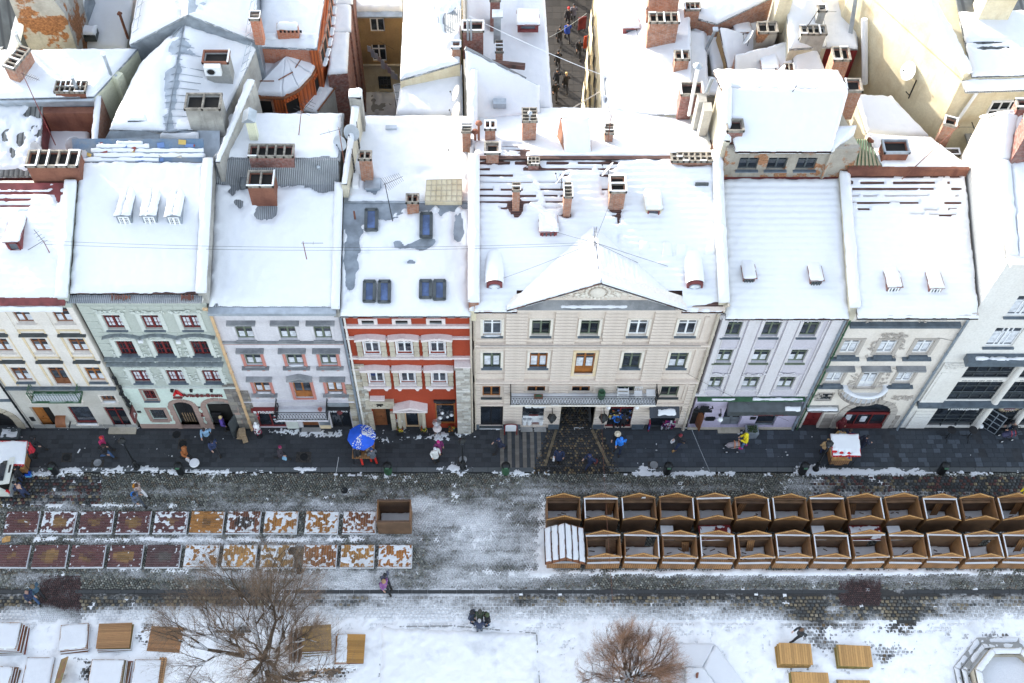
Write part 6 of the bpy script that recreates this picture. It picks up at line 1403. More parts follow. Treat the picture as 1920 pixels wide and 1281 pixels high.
b=B('rear_house','pale yellow house under deep snow at the upper left, leaning drainpipe on its side',XY(90,130,17.6))
rf,P=block(b,[(-60,187,17.9),(176,181,17.9),(258,91,17.9),(-60,96,18.4)],0,M['plaster_pale'],M['zinc'],T=.24,seed=73,edge=.35)
mb=MB(); mb.tube(P[0]+Vector((0,-.15,-.1)),P[1]+Vector((0,-.15,-.1)),.09,n=7); mb.build('gutter',M['zinc'],b)
mass(b,[P[0]+Vector((0,-.06,-.25)),P[1]+Vector((0,-.06,-.25)),P[1]+Vector((0,.02,-.25)),P[0]+Vector((0,.02,-.25))],17.1,M['zinc'],name='fascia')
p=(P[1]+P[2])/2; d_=(P[2]-P[1]).normalized(); n_=Vector((d_.y,-d_.x,0)); q=P[1].lerp(P[2],.45)+n_*.12
mb=MB(); mb.tube(q,q+Vector((0,0,-2.6)),.08,n=7); mb.build('downpipe',M['zinc'],b)
q=P[1].lerp(P[2],.62)+n_*.3; acunit(q.x,q.y,q.z-1.6,'air conditioner on the pale yellow side wall',rz=math.atan2(d_.y,d_.x))
q=P[1].lerp(P[2],.40); mass(b,[q,q+n_*.35,q+n_*.35+d_*.5,q+d_*.5],14,M['plaster_pale'],name='wall_pier')
cp=G(45,138,18); chimney(b,cp.x,cp.y,cp.z,.62,1.5,1.1,'brick',(1,5),.5,rot=R(-22),label='slanting brick chimney with a row of five flues')
dish(*G(33,130,18.2),.45,235,'grey dish beside the slanting brick chimney',pole=.35)
for a,b_,h_ in((208,140,1.5),(146,172,1.1),(40,88,1.0)):
 p=G(a,b_,18); t=thing('vent_pipe',{208:'tall snowy steel vent pipe at the right edge of the pale yellow roof',146:'short steel vent pipe in front of the pale yellow roof',40:'white capped vent pipe at the upper left corner roof'}[a],'vent pipe',p); MB().tube(p,p+Vector((0,0,h_)),.09,n=8).build('pipe',M['zinc'],t); MB().lathe(p.x,p.y,[(.15,p.z+h_),(.13,p.z+h_+.08),(.02,p.z+h_+.14)],8).build('cap',M['snow'],t)
antenna(*G(104,272,16.4),5.4,'very tall dark red aerial mast behind the ivory house',n=9,lean=.0,ax=R(-25),mt='red_metal',elem=.2)
b=B('rear_house','house at the top left corner with a crumbling brick gable',XY(90,60,14))
gy=G(90,94,15.5); xa=G(40,94,15.5).x; xb=G(128,94,15.5).x
MB().prism([(xa,0),(xb,0),(xb+.6,18.2),(xb-.2,21),(xb-1,24),(xa+1.2,24),(xa+.6,20)],'y',gy.y,gy.y+8).build('brick_gable',M['brick_old'],b)
block(b,[(-60,120,14.5),(12,98,15.5),(52,-40,19),(-60,-60,19)],0,M['sheet'],M['darkroof'],T=0)
snow_quad(b,*pxz([(10,104,15.8),(30,104,15.8),(62,-30,19.5),(46,-30,19.5)]),T=.14,res=.1,edge=.15,seed=3,name='wall_snow')
snow_quad(b,*pxz([(-20,102,15.4),(6,94,15.5),(14,86,15.7),(-20,92,15.6)]),T=.1,res=.1,edge=.12,seed=8)
b=B('rear_house','low snowy roof between the crumbling gable and the grey gable, top left',XY(190,50,14))
block(b,[(124,96,14.0),(236,98,14.0),(256,-50,16),(160,-60,16)],0,M['conc'],M['zinc'],T=.22,seed=74,edge=.3)
p=pxz([(126,98,14.6),(136,98,14.6),(166,-30,16.8),(154,-30,16.8)]); mass(b,p,13,M['sheet'],name='side_wall'); snow_quad(b,*p,T=.12,res=.1,edge=.1,seed=2,name='wall_snow')
p=G(157,63,15); MB().box(p.x-.75,p.x+.75,p.y-.35,p.y+.35,p.z-.3,p.z+.22).build('roof_hatch',M['grey_frame'],b); snow_quad(b,(p.x-.78,p.y-.35,p.z+.22),(p.x+.78,p.y-.35,p.z+.22),(p.x+.78,p.y+.4,p.z+.22),(p.x-.78,p.y+.4,p.z+.22),T=.14,res=.1,edge=.15)
p=G(240,72,14.5); t=thing('vent_pipe','rusty capped vent pipe left of the grey gable','vent pipe',p); MB().tube(p,p+Vector((0,0,1.9)),.08,n=7).build('pipe',M['rusty'],t); MB().lathe(p.x,p.y,[(.16,p.z+1.9),(.05,p.z+2.05)],8).build('cap',M['rusty'],t)
b=B('rear_house','house with bare metal ridge running back behind the green house',XY(330,150,17))
A_=(205,243,17.5);B_=(312,247,17.7);C_=(345,46,19.6);D_=(262,124,17.6);E_=(410,240,17.5);F_=(482,88,17.6)
hl=[(332,100,13,60,.95),(318,190,11,60,.95),(305,246,80,5,.9),(350,88,14,10,.4)]
block(b,[A_,B_,C_,D_],0,M['plaster_grey'],M['zinc'],T=.2,seed=75,holes=hl); block(b,[B_,E_,F_,C_],0,M['plaster_grey'],M['zinc'],T=.2,seed=76,holes=hl+[(362,102,14,8,.5)])
mb=MB(); A3=G(*B_);C3_=G(*C_)
for k in range(16):
 t=k/15; c0=A3.lerp(C3_,t)+Vector((0,0,.06));
 for s_ in(-1,1):
  e=G(*( (A_ if s_<0 else E_))).lerp(G(*(D_ if s_<0 else F_)),t); mb.tube(c0,c0.lerp(e+Vector((0,0,.04)),.42),.022,n=4)
mb.tube(A3+Vector((0,0,.06)),C3_+Vector((0,0,.06)),.04,n=5); mb.build('metal_seams',M['sheet'],b)
p=pxz([(196,262,17.2),(372,266,17.2),(372,246,17.6),(205,246,17.6)]); roof_quad(b,*p,M['zinc'],name='metal_apron',th=.3); snow_quad(b,*pxz([(300,258,17.4),(372,262,17.4),(372,248,17.65),(300,250,17.6)]),T=.04,res=.08,edge=.08,rough=.2,seed=9,name='snow_patch'); mass(b,p,16.4,M['sheet'],name='parapet')
p=pxz([(368,300,16.8),(412,300,16.8),(412,240,17.6),(370,240,17.6)]); roof_quad(b,*p,M['zinc'],name='metal_apron')
cp=G(393,240,17.4); chimney(b,cp.x,cp.y+.2,cp.z,1.75,1.0,1.7,'plaster_grey',(2,1),.1,label='grey rendered double chimney behind the green house')
cp=G(412,142,18.2); chimney(b,cp.x,cp.y+.2,cp.z-.2,1.3,.8,1.3,'conc',(1,1),.4,cap='rusty'); p=G(399,118,19.3); acunit(p.x,p.y-.3,p.z-.2,'air conditioner on the lone grey chimney of the metal-ridged roof')
p=G(260,222,17.8); t=MB().box(p.x-.5,p.x+.5,p.y-.3,p.y+.3,p.z-.3,p.z+.15).build('roof_hatch',M['zinc'],b); snow_quad(t,(p.x-.5,p.y-.3,p.z+.15),(p.x+.5,p.y-.3,p.z+.15),(p.x+.5,p.y+.3,p.z+.2),(p.x-.5,p.y+.3,p.z+.2),T=.1,res=.09,edge=.1)
b=B('rear_house','higher house with a broad grey sheet-metal gable and two air conditioners',XY(350,20,18))
U1=(243,84,18.2);U2=(352,27,20.4);U3=(356,-90,20.4);U4=(266,-70,18.2);U5=(482,78,18.2);U6=(480,-80,18.2)
block(b,[U1,U2,U3,U4],0,M['sheet'],M['zinc'],T=.22,seed=77,holes=[(350,10,16,26,1.1)]); block(b,[U2,U5,U6,U3],0,M['sheet'],M['zinc'],T=.22,seed=78,holes=[(360,10,18,22,1.0),(378,8,12,8,.9)])
for px_,nm in((328,'left'),(382,'right')): p=G(px_,50,18.9); acunit(p.x,p.y-.05,p.z,'air conditioner '+nm+' of the square vent on the grey gable')
p=G(354,36,19.6); t=MB().box(p.x-.35,p.x+.35,p.y-.12,p.y+.1,p.z-.28,p.z+.28).build('vent_frame',M['green_frame'],b); MB().box(p.x-.26,p.x+.26,p.y-.14,p.y-.121,p.z-.2,p.z+.2).build('vent_grille',M['grey_frame'],t)
cp=G(484,58,18.9); chimney(b,cp.x,cp.y,cp.z,.5,.5,1.0,'brick_or',(1,2),.9)
for (x0_,y0_,x1_,y1_) in((252,62,266,-10),(463,70,474,5),(455,135,466,90)):
 mb=MB(); a=G(x0_,y0_,18.6);c=G(x1_,y1_,18.6)
 for o_ in(0,.22): mb.tube(a+Vector((o_,0,.35)),c+Vector((o_,0,.35)),.015,n=4)
 for k in range(4): q=a.lerp(c,k/3); mb.tube(q+Vector((-.1,0,0)),q+Vector((.3,0,.35)),.015,n=4)
 mb.build('snow_guard_rail',M['zinc'],b)
p=pxz([(404,303,17.6),(412,303,17.6),(478,150,18.3),(462,150,18.3)]); b=B('rear_house','tall grey rendered flank wall capped with snow between green and lilac-white houses',XY(440,220,17)); mass(b,p,0,M['plaster_grey']); snow_quad(b,*p,T=.2,res=.1,edge=.15,seed=21,name='wall_snow')
zz3=zt3
cp=G(511,302,zz3); chimney(R3,cp.x,cp.y+.2,cp.z,2.25,.75,.5,'brick_red',(5,1),.05,label='long low red chimney with five open flues'); cp=G(495,372,15.9); chimney(R3,cp.x,cp.y+.3,f3.z(cp.y+.3),1.3,.95,1.4,'rusty',(2,1),.7,label='rust-red double chimney rising from the bare corrugated strip')
cp=G(478,262,zz3); chimney(R3,cp.x,cp.y,cp.z,.42,.42,1.6,'plaster_pale',(1,1),0,cap='zinc'); MB().prism([(cp.x-.35,cp.z+1.75),(cp.x+.35,cp.z+1.75),(cp.x,cp.z+2.05)],'y',cp.y-.4,cp.y+.4).build('chimney_hood',M['zinc'],R3)
p=G(470,342,15.9); MB().box(p.x-.5,p.x+.95,p.y-.4,p.y+.5,p.z-.3,p.z+.28).build('roof_hatch',M['metal'],R3)
p=G(600,322,16.2); mb=MB(); mb.chain([p,p+Vector((0,-.1,.5)),p+Vector((-.1,-.15,.55))],.08,7); mb.build('vent_pipe',M['zinc'],R3)
antenna(*G(575,486,15),1.5,'short aerial post on the snowy roof of the lilac-white house',n=2,elem=.12,mt='red_metal'); antenna(*G(560,256,zz3),2.0,'thin aerial leaning on the flat roof behind the lilac-white house',n=5,lean=.4,ax=R(60)); antenna(*G(646,310,16.5),2.9,'aerial mast by the party wall of the lilac-white house',n=2,elem=.2,ax=R(200)); dish(*G(640,275,zz3),.4,240,'grey dish on the mast by the party wall of the lilac-white house',pole=.3)
p=pxz([(640,345,16.4),(650,345,16.4),(674,200,17.4),(660,200,17.4)]); b=B('rear_house','narrow stained party wall with ladders and pipes behind the lilac-white house',XY(660,260,15)); mass(b,p,0,M['plaster_cream']); snow_quad(b,*p,T=.14,res=.09,edge=.1,seed=22,name='wall_snow')
for k in range(2):
 q=p[1].lerp(p[2],.3+.35*k); mb=MB()
 for o_ in(0,.35): mb.tube(q+Vector((.1,o_,-1.6)),q+Vector((.1,o_,.5)),.02,n=4)
 for w_ in range(6): mb.tube(q+Vector((.1,0,-1.4+.3*w_)),q+Vector((.1,.35,-1.4+.3*w_)),.012,n=4)
 mb.build('wall_ladder',M['iron'],b)
q=p[1].lerp(p[2],.2); acunit(q.x+.25,q.y,q.z-1.2,'air conditioner on the stained wall behind the lilac-white house',rz=R(90)); dish(q.x+.1,q.y+1.9,q.z+.1,.45,250,'grey dish on top of the stained party wall')
MB().box(p[3].x-.1,p[2].x+.15,p[2].y,p[2].y+.6,12,18.1).build('end_pier',M['plaster_grey'],b); snow_quad(b,(p[3].x-.12,p[2].y,18.1),(p[2].x+.17,p[2].y,18.1),(p[2].x+.17,p[2].y+.6,18.1),(p[3].x-.12,p[2].y+.6,18.1),T=.2,res=.09,edge=.12,name='pier_snow')
cp=G(690,337,15.2); chimney(R4,cp.x,cp.y,cp.z,.62,.5,1.9,'brick',(2,1),.2,label='tall slim brick chimney on the rear roof of the orange house'); cp=G(775,393,15.2); chimney(R4,cp.x,cp.y,cp.z-.1,.6,.5,.95,'brick',(2,1),.3)
p=pxz([(797,378,15.5),(866,378,15.5),(866,336,16.0),(800,338,16.0)]); roof_quad(R4,*p,M['plaster_yellow'],name='translucent_roof_panel',th=.35); mb=MB()
for k in range(8): a=p[0].lerp(p[1],k/7);c=p[3].lerp(p[2],k/7); mb.tube(a+Vector((0,0,.02)),c+Vector((0,0,.02)),.02,n=4)
for k in range(5): a=p[0].lerp(p[3],k/4);c=p[1].lerp(p[2],k/4); mb.tube(a+Vector((0,0,.02)),c+Vector((0,0,.02)),.02,n=4)
mb.build('panel_ribs',M['stone'],R4)
antenna(*G(737,418,14.9),3.3,'tall comb aerial in front of the tall slim brick chimney',n=10,lean=-.2,ax=R(30),mt='iron',elem=.45)
for i,(a,b_,rr_) in enumerate(((858,290,.55),(858,215,.5),(857,180,.42))): dish(*G(a,b_,16.2),rr_,185,'large beige dish on the party wall, %s of three in a column'%['lowest','middle','topmost'][i],mt='pipe',pole=.2)
MB().box(G(700,355,15).x-.4,G(700,355,15).x+.4,G(700,355,15).y-.3,G(700,355,15).y+.4,14.9,15.45).build('roof_hatch',M['zinc'],R4)
p=G(734,246,15.2); MB().box(p.x-.3,p.x+.3,p.y-.12,p.y+.12,15,15.55).build('roof_vent',M['zinc'],R4); p=G(668,425,14.3); mb=MB(); mb.chain([p,p+Vector((0,0,1.3))],.05,6); mb.build('rusty_vent_pipe',M['rusty'],R4)
b=B('rear_house','modern orange-brick house with curved tiled walls and snow on every ledge',XY(560,130,14))
rc=[(474,178,15.0),(530,181,15.0),(560,166,15.0),(584,140,15.0),(602,107,15.0),(592,98,15.0),(535,94,15.0),(484,90,15.0)]
mass(b,pxz(rc),0,M['clad'],name='curved_wall')
C0=(538,110,15.6)
for i in range(4): snow_quad(b,G(*rc[i]),G(*rc[i+1]),G(*C0),G(*C0)+Vector((-.05,0,0)),T=.18,res=.1,seed=80,edge=.05) if i in(0,1,2,3) else None
snow_quad(b,G(*rc[0]),G(*C0),G(*rc[6]),G(*rc[7]),T=.18,res=.12,seed=81,edge=.04); snow_quad(b,G(*C0),G(*rc[4]),G(*rc[5]),G(*rc[6]),T=.18,res=.1,seed=82,edge=.04)
mb=MB()
for i in range(4): a=G(*rc[i])+Vector((0,-.05,-.12));c=G(*rc[i+1])+Vector((0,-.05,-.12)); mb.tube(a,c,.08,n=6)
mb.build('gutter',M['wood_frame'],b); mb=MB()
for (x0_,y0_,x1_,y1_) in((480,152,514,152),(522,150,549,135),(554,127,571,101)): a=G(x0_,y0_,15.5);c=G(x1_,y1_,15.5); mb.tube(a,c,.035,n=5)
mb.build('snow_guard_rail',M['wood_frame'],b)
def wallwin(b,p0,p1,t,dz,w_,h_,mt='soot_shade',fmt='clad',name='window'):
 d=(p1-p0).normalized(); n=Vector((d.y,-d.x,0)); c=p0.lerp(p1,t)+n*.02+Vector((0,0,dz)); rz=math.atan2(d.y,d.x)
 fr=MB()
 for (a,b_,sx,sz) in((-w_/2,0,.1,h_+.1),(w_/2,0,.1,h_+.1),(0,h_/2,w_,.1),(0,-h_/2,w_,.1)): fr.obox((a,0,b_),sx,.14,sz)
 o=place(name,fr.mesh(name,M[fmt]),b,c,rz); place('pane',MB().box(-w_/2,w_/2,-.03,.02,-h_/2,h_/2).mesh('pane',M[mt]),o)
 s_=snowstrip(w_,.3,.1); place('sill_snow',s_.mesh('sill_snow',M['snow']),o,(0,-.15,-h_/2+.02)); return o
rg=[G(*p) for p in rc]
wallwin(b,rg[1],rg[2],.45,-1.1,.9,1.2); wallwin(b,rg[3],rg[4],.3,-1.1,.8,1.2); wallwin(b,rg[0],rg[1],.25,-1.2,1.2,1.8,fmt='brick')
p0=G(480,99,15.6);p1=G(596,99,15.6); mb=MB(); mb.box(p0.x,p1.x,p0.y,p0.y+.35,14,16.6); mb.box(G(527,99,15.6).x,G(566,99,15.6).x,p0.y-.02,p0.y+.37,16.6,17.5); mb.build('brick_parapet',M['brick_or'],b)
for a,b_,z_ in((480,527,16.6),(527,566,17.5),(566,596,16.6)): xa=G(a,99,15.6).x;xb=G(b_,99,15.6).x; snow_quad(b,(xa,p0.y-.05,z_),(xb,p0.y-.05,z_),(xb,p0.y+.4,z_),(xa,p0.y+.4,z_),T=.22,res=.1,edge=.14,seed=a,name='parapet_snow')
xa=G(529,99,15.6).x
for k in range(6): MB().box(xa+.1+k*.22,xa+.22+k*.22,p0.y-.03,p0.y,17.15,17.32).build('vent_slot',M['soot_shade'],b)
block(b,[(484,88,16.4),(594,92,16.4),(616,-60,17.2),(492,-60,17.2)],0,M['brick_or'],M['sheet'],T=.22,seed=83,edge=.3)
w1=pxz([(597,92,15.9),(615,140,14.6),(668,-20,15.9),(650,-60,17.2)])
wg=[G(597,96,16.3),G(607,60,16.4),G(614,20,16.5),G(618,-20,16.6),G(621,-60,16.7)]
for i in range(4):
 a,c=wg[i],wg[i+1]; mass(b,[a-Vector((.5,0,0)),a,c,c-Vector((.5,0,0))],0,M['clad'],name='curved_wall')
 for t in(.3,.8): wallwin(b,a,c,t,-.75,.7,1.1,fmt='brick_or')
lg=[G(614,140,14.4),G(622,62,14.6),G(626,10,14.7),G(630,-50,14.8)]
for i in range(3): a,c=lg[i],lg[i+1]; q=[a,a+Vector((1.1,.3,-.2)),c+Vector((1.0,.2,-.2)),c]; mass(b,q,0,M['brick_red'],name='lower_wall'); snow_quad(b,*q,T=.2,res=.11,edge=.12,seed=90+i,name='ledge_snow')
q=pxz([(556,205,13.2),(594,212,13.0),(640,150,13.2),(606,128,13.6)]); mass(b,q,0,M['conc'],name='lower_wall'); snow_quad(b,*q,T=.16,res=.11,edge=.2,seed=95,name='ledge_snow')
mb=MB(); mb.tube(q[1]+Vector((.05,.05,.1)),q[2]+Vector((.05,0,.1)),.05,n=5); mb.build('ledge_rail',M['wood_frame'],b)
p=pxz([(476,232,13),(540,232,13),(540,214,13),(476,214,13)]);
b=B('rear_house','brown rendered house at the back of a snowy courtyard, washing on a line',XY(710,100,5))
zb_=5; pb=G(676,172,zb_); yb=pb.y; xa=G(668,172,zb_).x; xb=xa+3.4
zt_=H-yb*math.tan(TILT+math.atan((24-PCY)/FPX))
W_=[]
cy_=lambda py:H-yb*math.tan(TILT+math.atan((py-PCY)/FPX))
wx=[F(707,44,yb).x,F(754,44,yb).x]; wz=cy_(44); wz2=cy_(100); wx2=F(711,100,yb).x; wz3=cy_(154)
ops=[(wx[0]-.45,wx[0]+.45,wz-.75,wz+.75),(wx2-.45,wx2+.45,wz2-.75,wz2+.75),(wx2-.45+.2,wx2+.6,wz3-.75,wz3+.6)]
xb=F(752,24,yb).x
wallgrid(b,xa,xb,yb,cy_(122),zt_,ops,M['plaster_brown']); wallgrid(b,xa,xb,yb-.06,zb_-5,cy_(122),ops,M['plaster_yellow'],name='lower_wall'); MB().box(xa,xb,yb-.15,yb,cy_(123),cy_(120)).build('string_course',M['stone'],b)
window(b,wx[0],yb,wz,.9,1.5,'white_frame'); window(b,wx2,yb,wz2,.9,1.5,'white_frame'); window(b,wx2+.08,yb,wz3-.07,1.0,1.35,'grey_frame','G',glass='glass_dark')
MB().box(xa,xb+3,yb+.3,yb+7,0,zt_-.05).build('building_shell',M['plaster_brown'],b)
q=[Vector((xa-.3,yb-.35,zt_)),Vector((xb+.1,yb-.35,zt_)),Vector((xb+.1,yb+6,zt_+1.8)),Vector((xa-.3,yb+6,zt_+1.8))]; roof_quad(b,*q,M['zinc']); snow_quad(b,q[0]+Vector((0,.35,.1)),q[1]+Vector((0,.35,.1)),q[2],q[3],T=.2,seed=96)
mb=MB(); mb.box(xa-.7,xa-.02,yb-2.5,yb+6,0,zt_+.2); o=mb.build('side_wall',M['brick_red'],b)
tag(MB().add([G(640,222,zb_),G(760,222,zb_),G(765,160,zb_),G(640,160,zb_)],[(0,1,2,3)]).build('courtyard',M['conc']),kind='structure')
tag(snow_quad(None,*pxz([(664,222,zb_+.02),(745,222,zb_+.02),(745,172,zb_+.02),(664,172,zb_+.02)]),T=.12,res=.1,rough=.25,holes=[(675,180,10,8,1.2),(700,190,6,30,.7),(725,200,14,8,1.1)],seed=97,name='courtyard_snow'),kind='structure')
ln=thing('clothes_line','washing line strung across the courtyard in front of the brown house','clothes line',(wx2,yb-1.5,wz2+1))
a=Vector((wx2-.6,yb-.8,cy_(66)));c=Vector((wx2+1.2,yb-1.6,cy_(108))); mb=MB(); mb.tube(a,c,.012,n=3)
a2=a+Vector((.7,.1,.2));c2=a2+Vector((1.0,-.4,-.35)); mb.tube(a2,c2,.012,n=3); mb.build('line',M['iron'],ln)
r=random.Random(4)
for k in range(9):
 q=a.lerp(c,(k+.5)/9); h_=r.uniform(.4,.8); cl=r.choice([(.6,.62,.7),(.5,.42,.5),(.7,.7,.72),(.45,.5,.62),(.62,.5,.5)])
 mb=MB(); mb.obox(q-Vector((0,0,h_/2)),.26,.03,h_,rz=R(-25),c=cl); t=mb.build('washing',M['vcol']); tag(t,'%s cloth pegged on the courtyard washing line'%['greyish','lilac','pale','bluish','short pink','long','rumpled','small white','last white'][k],'laundry','laundry on the courtyard line')
b=B('glazed_lean_to','narrow glazed lean-to roof standing against the courtyard wall',XY(755,190,10),'lean-to')
a=G(748,214,11);c=G(738,160,11)
mb=MB(); V=[a,a+Vector((.85,0,.2)),c+Vector((.85,0,.2)),c]; mass(b,V,6,M['zinc']); mb=MB()
for k in range(5):
 q0=V[0].lerp(V[3],k/4)+Vector((0,0,.06));q1=V[1].lerp(V[2],k/4)+Vector((0,0,.06)); mb.tube(q0,q1,.03,n=4)
mb.tube(V[0],V[3],.04,n=4); mb.tube(V[1],V[2],.04,n=4); mb.build('glazing_bars',M['white_plastic'],b); MB().add([v+Vector((0,0,.03)) for v in V],[(0,1,2,3)]).build('pane',M['glass'],b)
b=B('rear_house','broad snowy roof with a yellow edge, right of the courtyard',XY(800,100,15))
block(b,[(750,150,15.6),(862,118,16.6),(866,-60,18),(760,-60,16.5)],0,M['plaster_yellow'],M['corr'],T=.18,seed=98,edge=.2,holes=[(850,60,16,60,.75),(840,20,10,30,.6),(795,48,14,4,1.0)],rip=.01,ripa='u')
block(b,[(742,218,14.6),(868,218,14.8),(866,122,15.6),(752,155,14.8)],0,M['plaster_yellow'],M['zinc'],T=.2,seed=99,edge=.2)
for a,b_,h_ in((816,46,1.6),(822,55,1.0)): p=G(a,b_,16.5); t=thing('vent_pipe','%s thin vent pipe on the broad snowy roof right of the courtyard'%('tall' if h_>1.2 else 'short'),'vent pipe',p); MB().tube(p,p+Vector((0,0,h_)),.04,n=6).build('pipe',M['zinc'],t)
p=G(856,108,16.4); chimney(b,p.x,p.y,p.z,.45,.45,.9,'brick',(1,1),.2,cap='zinc')
Yr,Zr=f5.Yr,f5.Zr; q=[Vector((f5.X0,Yr+.12,Zr)),Vector((f5.X1+.1,Yr+.12,Zr)),Vector((f5.X1+.1,45.9,14.35)),Vector((f5.X0,45.9,14.35))]
rf=roof_quad(R5,*q,M['tile'],name='rear_roof'); snow_quad(rf,*q,T=.2,res=.12,seed=101,edge=.25,holes=[(925,296,40,6,.5),(990,292,14,16,.8),(1335,250,6,60,.4)],dash=[(940,270,990,298,.5)])
mb=MB(); mb.box(f5.X0,f5.X1,Yr-.08,Yr+.14,Zr-.05,Zr+.12); mb.build('ridge_tiles',M['tile'],R5)
def CH(par,px_,py_,z_,w_,d_,h_,mat='brick',fl=(2,1),sn=.5,**k): p=G(px_,py_,z_); return chimney(par,p.x,p.y+d_/2,z_,w_,d_,h_,mat,fl,sn,**k)
CH(R5,919,272,15.7,.55,.5,1.2,'brick',(2,1),.8); CH(R5,923,310,16.3,.65,.6,.95,'brick',(1,1),.6,flare=.1); CH(R5,991,274,15.6,.72,.85,1.9,'brick',(2,4),.1,label='tall brick chimney with eight square flues'); CH(R5,1000,320,16.3,.55,.4,.45,'brick_red',(3,2),.2); CH(R5,1139,280,15.6,.42,.6,1.2,'brick',(1,3),.4); CH(R5,1296,312,16.4,2.1,.55,.35,'brick',(7,2),.3,label='long low chimney with fourteen small flues'); CH(R5,875,277,15.8,.45,.5,1.2,'brick',(1,3),.3)
for px_,py_,w_,d_,h_,fl,sn,rot,fx in((967,396,.36,.42,1.55,(1,2),.2,0,'slim brick chimney in a melted brown patch'),(1062,408,.38,.85,1.55,(1,4),.8,0,'narrow brick chimney with a dish behind it'),(1154,394,.78,1.0,1.35,(1,2),1.0,0,'broad brick chimney with snow rim and two big flues')):
 p=f5.P(px_,py_); chimney(R5,p.x,p.y+d_/2,p.z+.1,w_,d_,h_,'brick',fl,sn,label=fx,sink=1.0)
dish(*(f5.P(1052,372)+Vector((0,.5,0))),.42,150,'grey dish behind the narrow brick chimney of the palace',pole=1.0); dish(*(f5.P(1140,352)+Vector((0,.5,0))),.45,150,'grey dish left of the broad brick chimney of the palace',pole=.8)
for a,b_,h_,lb in((898,273,1.7,'tall'),(891,272,1.0,'short')):
 p=G(a,b_,15.6); t=thing('vent_pipe','%s rusty mushroom vent at the left end of the palace ridge'%lb,'vent pipe',p); MB().tube(p,p+Vector((0,0,h_)),.06,n=7).build('pipe',M['rusty'],t); MB().lathe(p.x,p.y,[(.05,p.z+h_),(.19,p.z+h_+.05),(.15,p.z+h_+.14),(.02,p.z+h_+.18)],10).build('cap',M['rusty'],t)
p=G(993,226,18.0); t=thing('vent_pipe','steel ball-topped vent above the chimney with eight flues','vent pipe',p); MB().tube(p,p+Vector((0,0,.5)),.04,n=6).build('pipe',M['zinc'],t); MB().ell(p+Vector((0,0,.55)),.13,.13,.13,10,6).build('ball',M['zinc'],t,smooth=True)
A_=G(1060,300,16.3);B_=G(1110,300,16.3);C_=G(1105,226,17.2);D_=G(1051,226,17.2); D_.z=C_.z=17.4
t=MB(); V=[A_,B_,Vector((C_.x,C_.y,17.4)),Vector((D_.x,D_.y,17.4))]; lo=[A_-Vector((0,0,.1)),B_-Vector((0,0,.1)),Vector((C_.x,C_.y,14.0)),Vector((D_.x-.3,D_.y,14.0))]
t.add(V+lo,[(0,1,2,3),(0,3,7,4),(1,5,6,2),(2,6,7,3)]); wd=t.build('wedge_dormer',M['wood_frame'],R5); snow_quad(wd,*V,T=.13,res=.1,seed=102,edge=.12)
antenna(*G(1140,262,16.6),1.9,'lattice aerial on the palace ridge right of the wedge dormer',n=3,elem=.15,ax=R(100)); antenna(*f5.P(1110,487),1.6,'aerial post on the palace roof where many wires meet',n=3,elem=.14,ax=R(80),mt='iron')
b=B('rear_house','blue-shaded snowy lean-to roof between the palace and the alley',XY(940,170,14))
q=[G(876,232,14.9),G(1013,214,14.9),G(1012,161,15.4),G(872,93,17.4)]; mass(b,q,0,M['plaster_grey']); roof_quad(b,*q,M['zinc']); snow_quad(b,*q,T=.2,res=.12,seed=103,edge=.2)
mb=MB(); mb.tube(q[3]+Vector((0,0,.1)),q[2]+Vector((-.8,.3,.2)),.12,n=6); mb.build('ridge_flashing',M['ledge'],b); p=G(937,194,15.5); o=MB().box(p.x-.35,p.x+.35,p.y-.2,p.y+.2,p.z-.2,p.z+.18).build('roof_hatch',M['zinc'],b)
b=B('rear_house','long snowy wing left of the narrow alley',XY(950,80,14))
q=[G(874,200,14.0),G(1037,212,14.0),G(1016,-80,14.2),G(872,-80,16.8)]; mass(b,q,0,M['plaster_yellow']); roof_quad(b,*q,M['corr']); snow_quad(b,*q,T=.2,res=.13,seed=104,edge=.15,rip=.008,ripa='u',holes=[(905,60,8,10,.5)],dash=[])
CH(b,887,92,16.0,1.15,.7,1.3,'brick_red',(1,1),1.0); CH(b,936,118,15.2,.4,.8,.8,'brick',(1,3),.8); CH(b,928,40,15.6,.55,.8,1.5,'brick_red',(1,2),.4)
p=G(932,72,15.6); t=thing('vent_duct','square galvanised duct on the wing left of the alley','vent duct',p); MB().box(p.x-.2,p.x+.2,p.y-.2,p.y+.2,p.z-.2,p.z+1.8).build('duct',M['zinc'],t); MB().box(p.x-.3,p.x+.3,p.y-.3,p.y+.3,p.z+1.8,p.z+1.9).build('cap',M['zinc'],t)
for a in(877,883): p=G(a,60,17.3); t=thing('vent_pipe','%s of two steel flues above the red chimney on the alley wing'%('left' if a<880 else 'right'),'vent pipe',p); MB().tube(p-Vector((0,0,.6)),p+Vector((0,0,.9)),.07,n=7).build('pipe',M['zinc'],t)
p=G(990,48,15.0); dormer(b,(p.x,p.y-.2,p.z-.2),1.2,.35,.8,'shed','red_metal','red_frame',T=.12,style='',seed=9)
p=[G(895,102,16.9),G(980,138,15.8)]; mb=MB(); mb.obox((p[0]+p[1])/2,(p[1]-p[0]).length,.25,.3,rz=math.atan2((p[1]-p[0]).y,(p[1]-p[0]).x),c=None); mb.build('tile_coping',M['tile'],b)
tag(MB().box(G(1030,210,0).x-1.5,G(1130,210,0).x+2,Y+9,90,-.05,.01).build('alley',M['pavebase']),kind='structure')
mb=MB(); r=random.Random(8); x0_=G(1036,210,0).x-1; yy=56.5
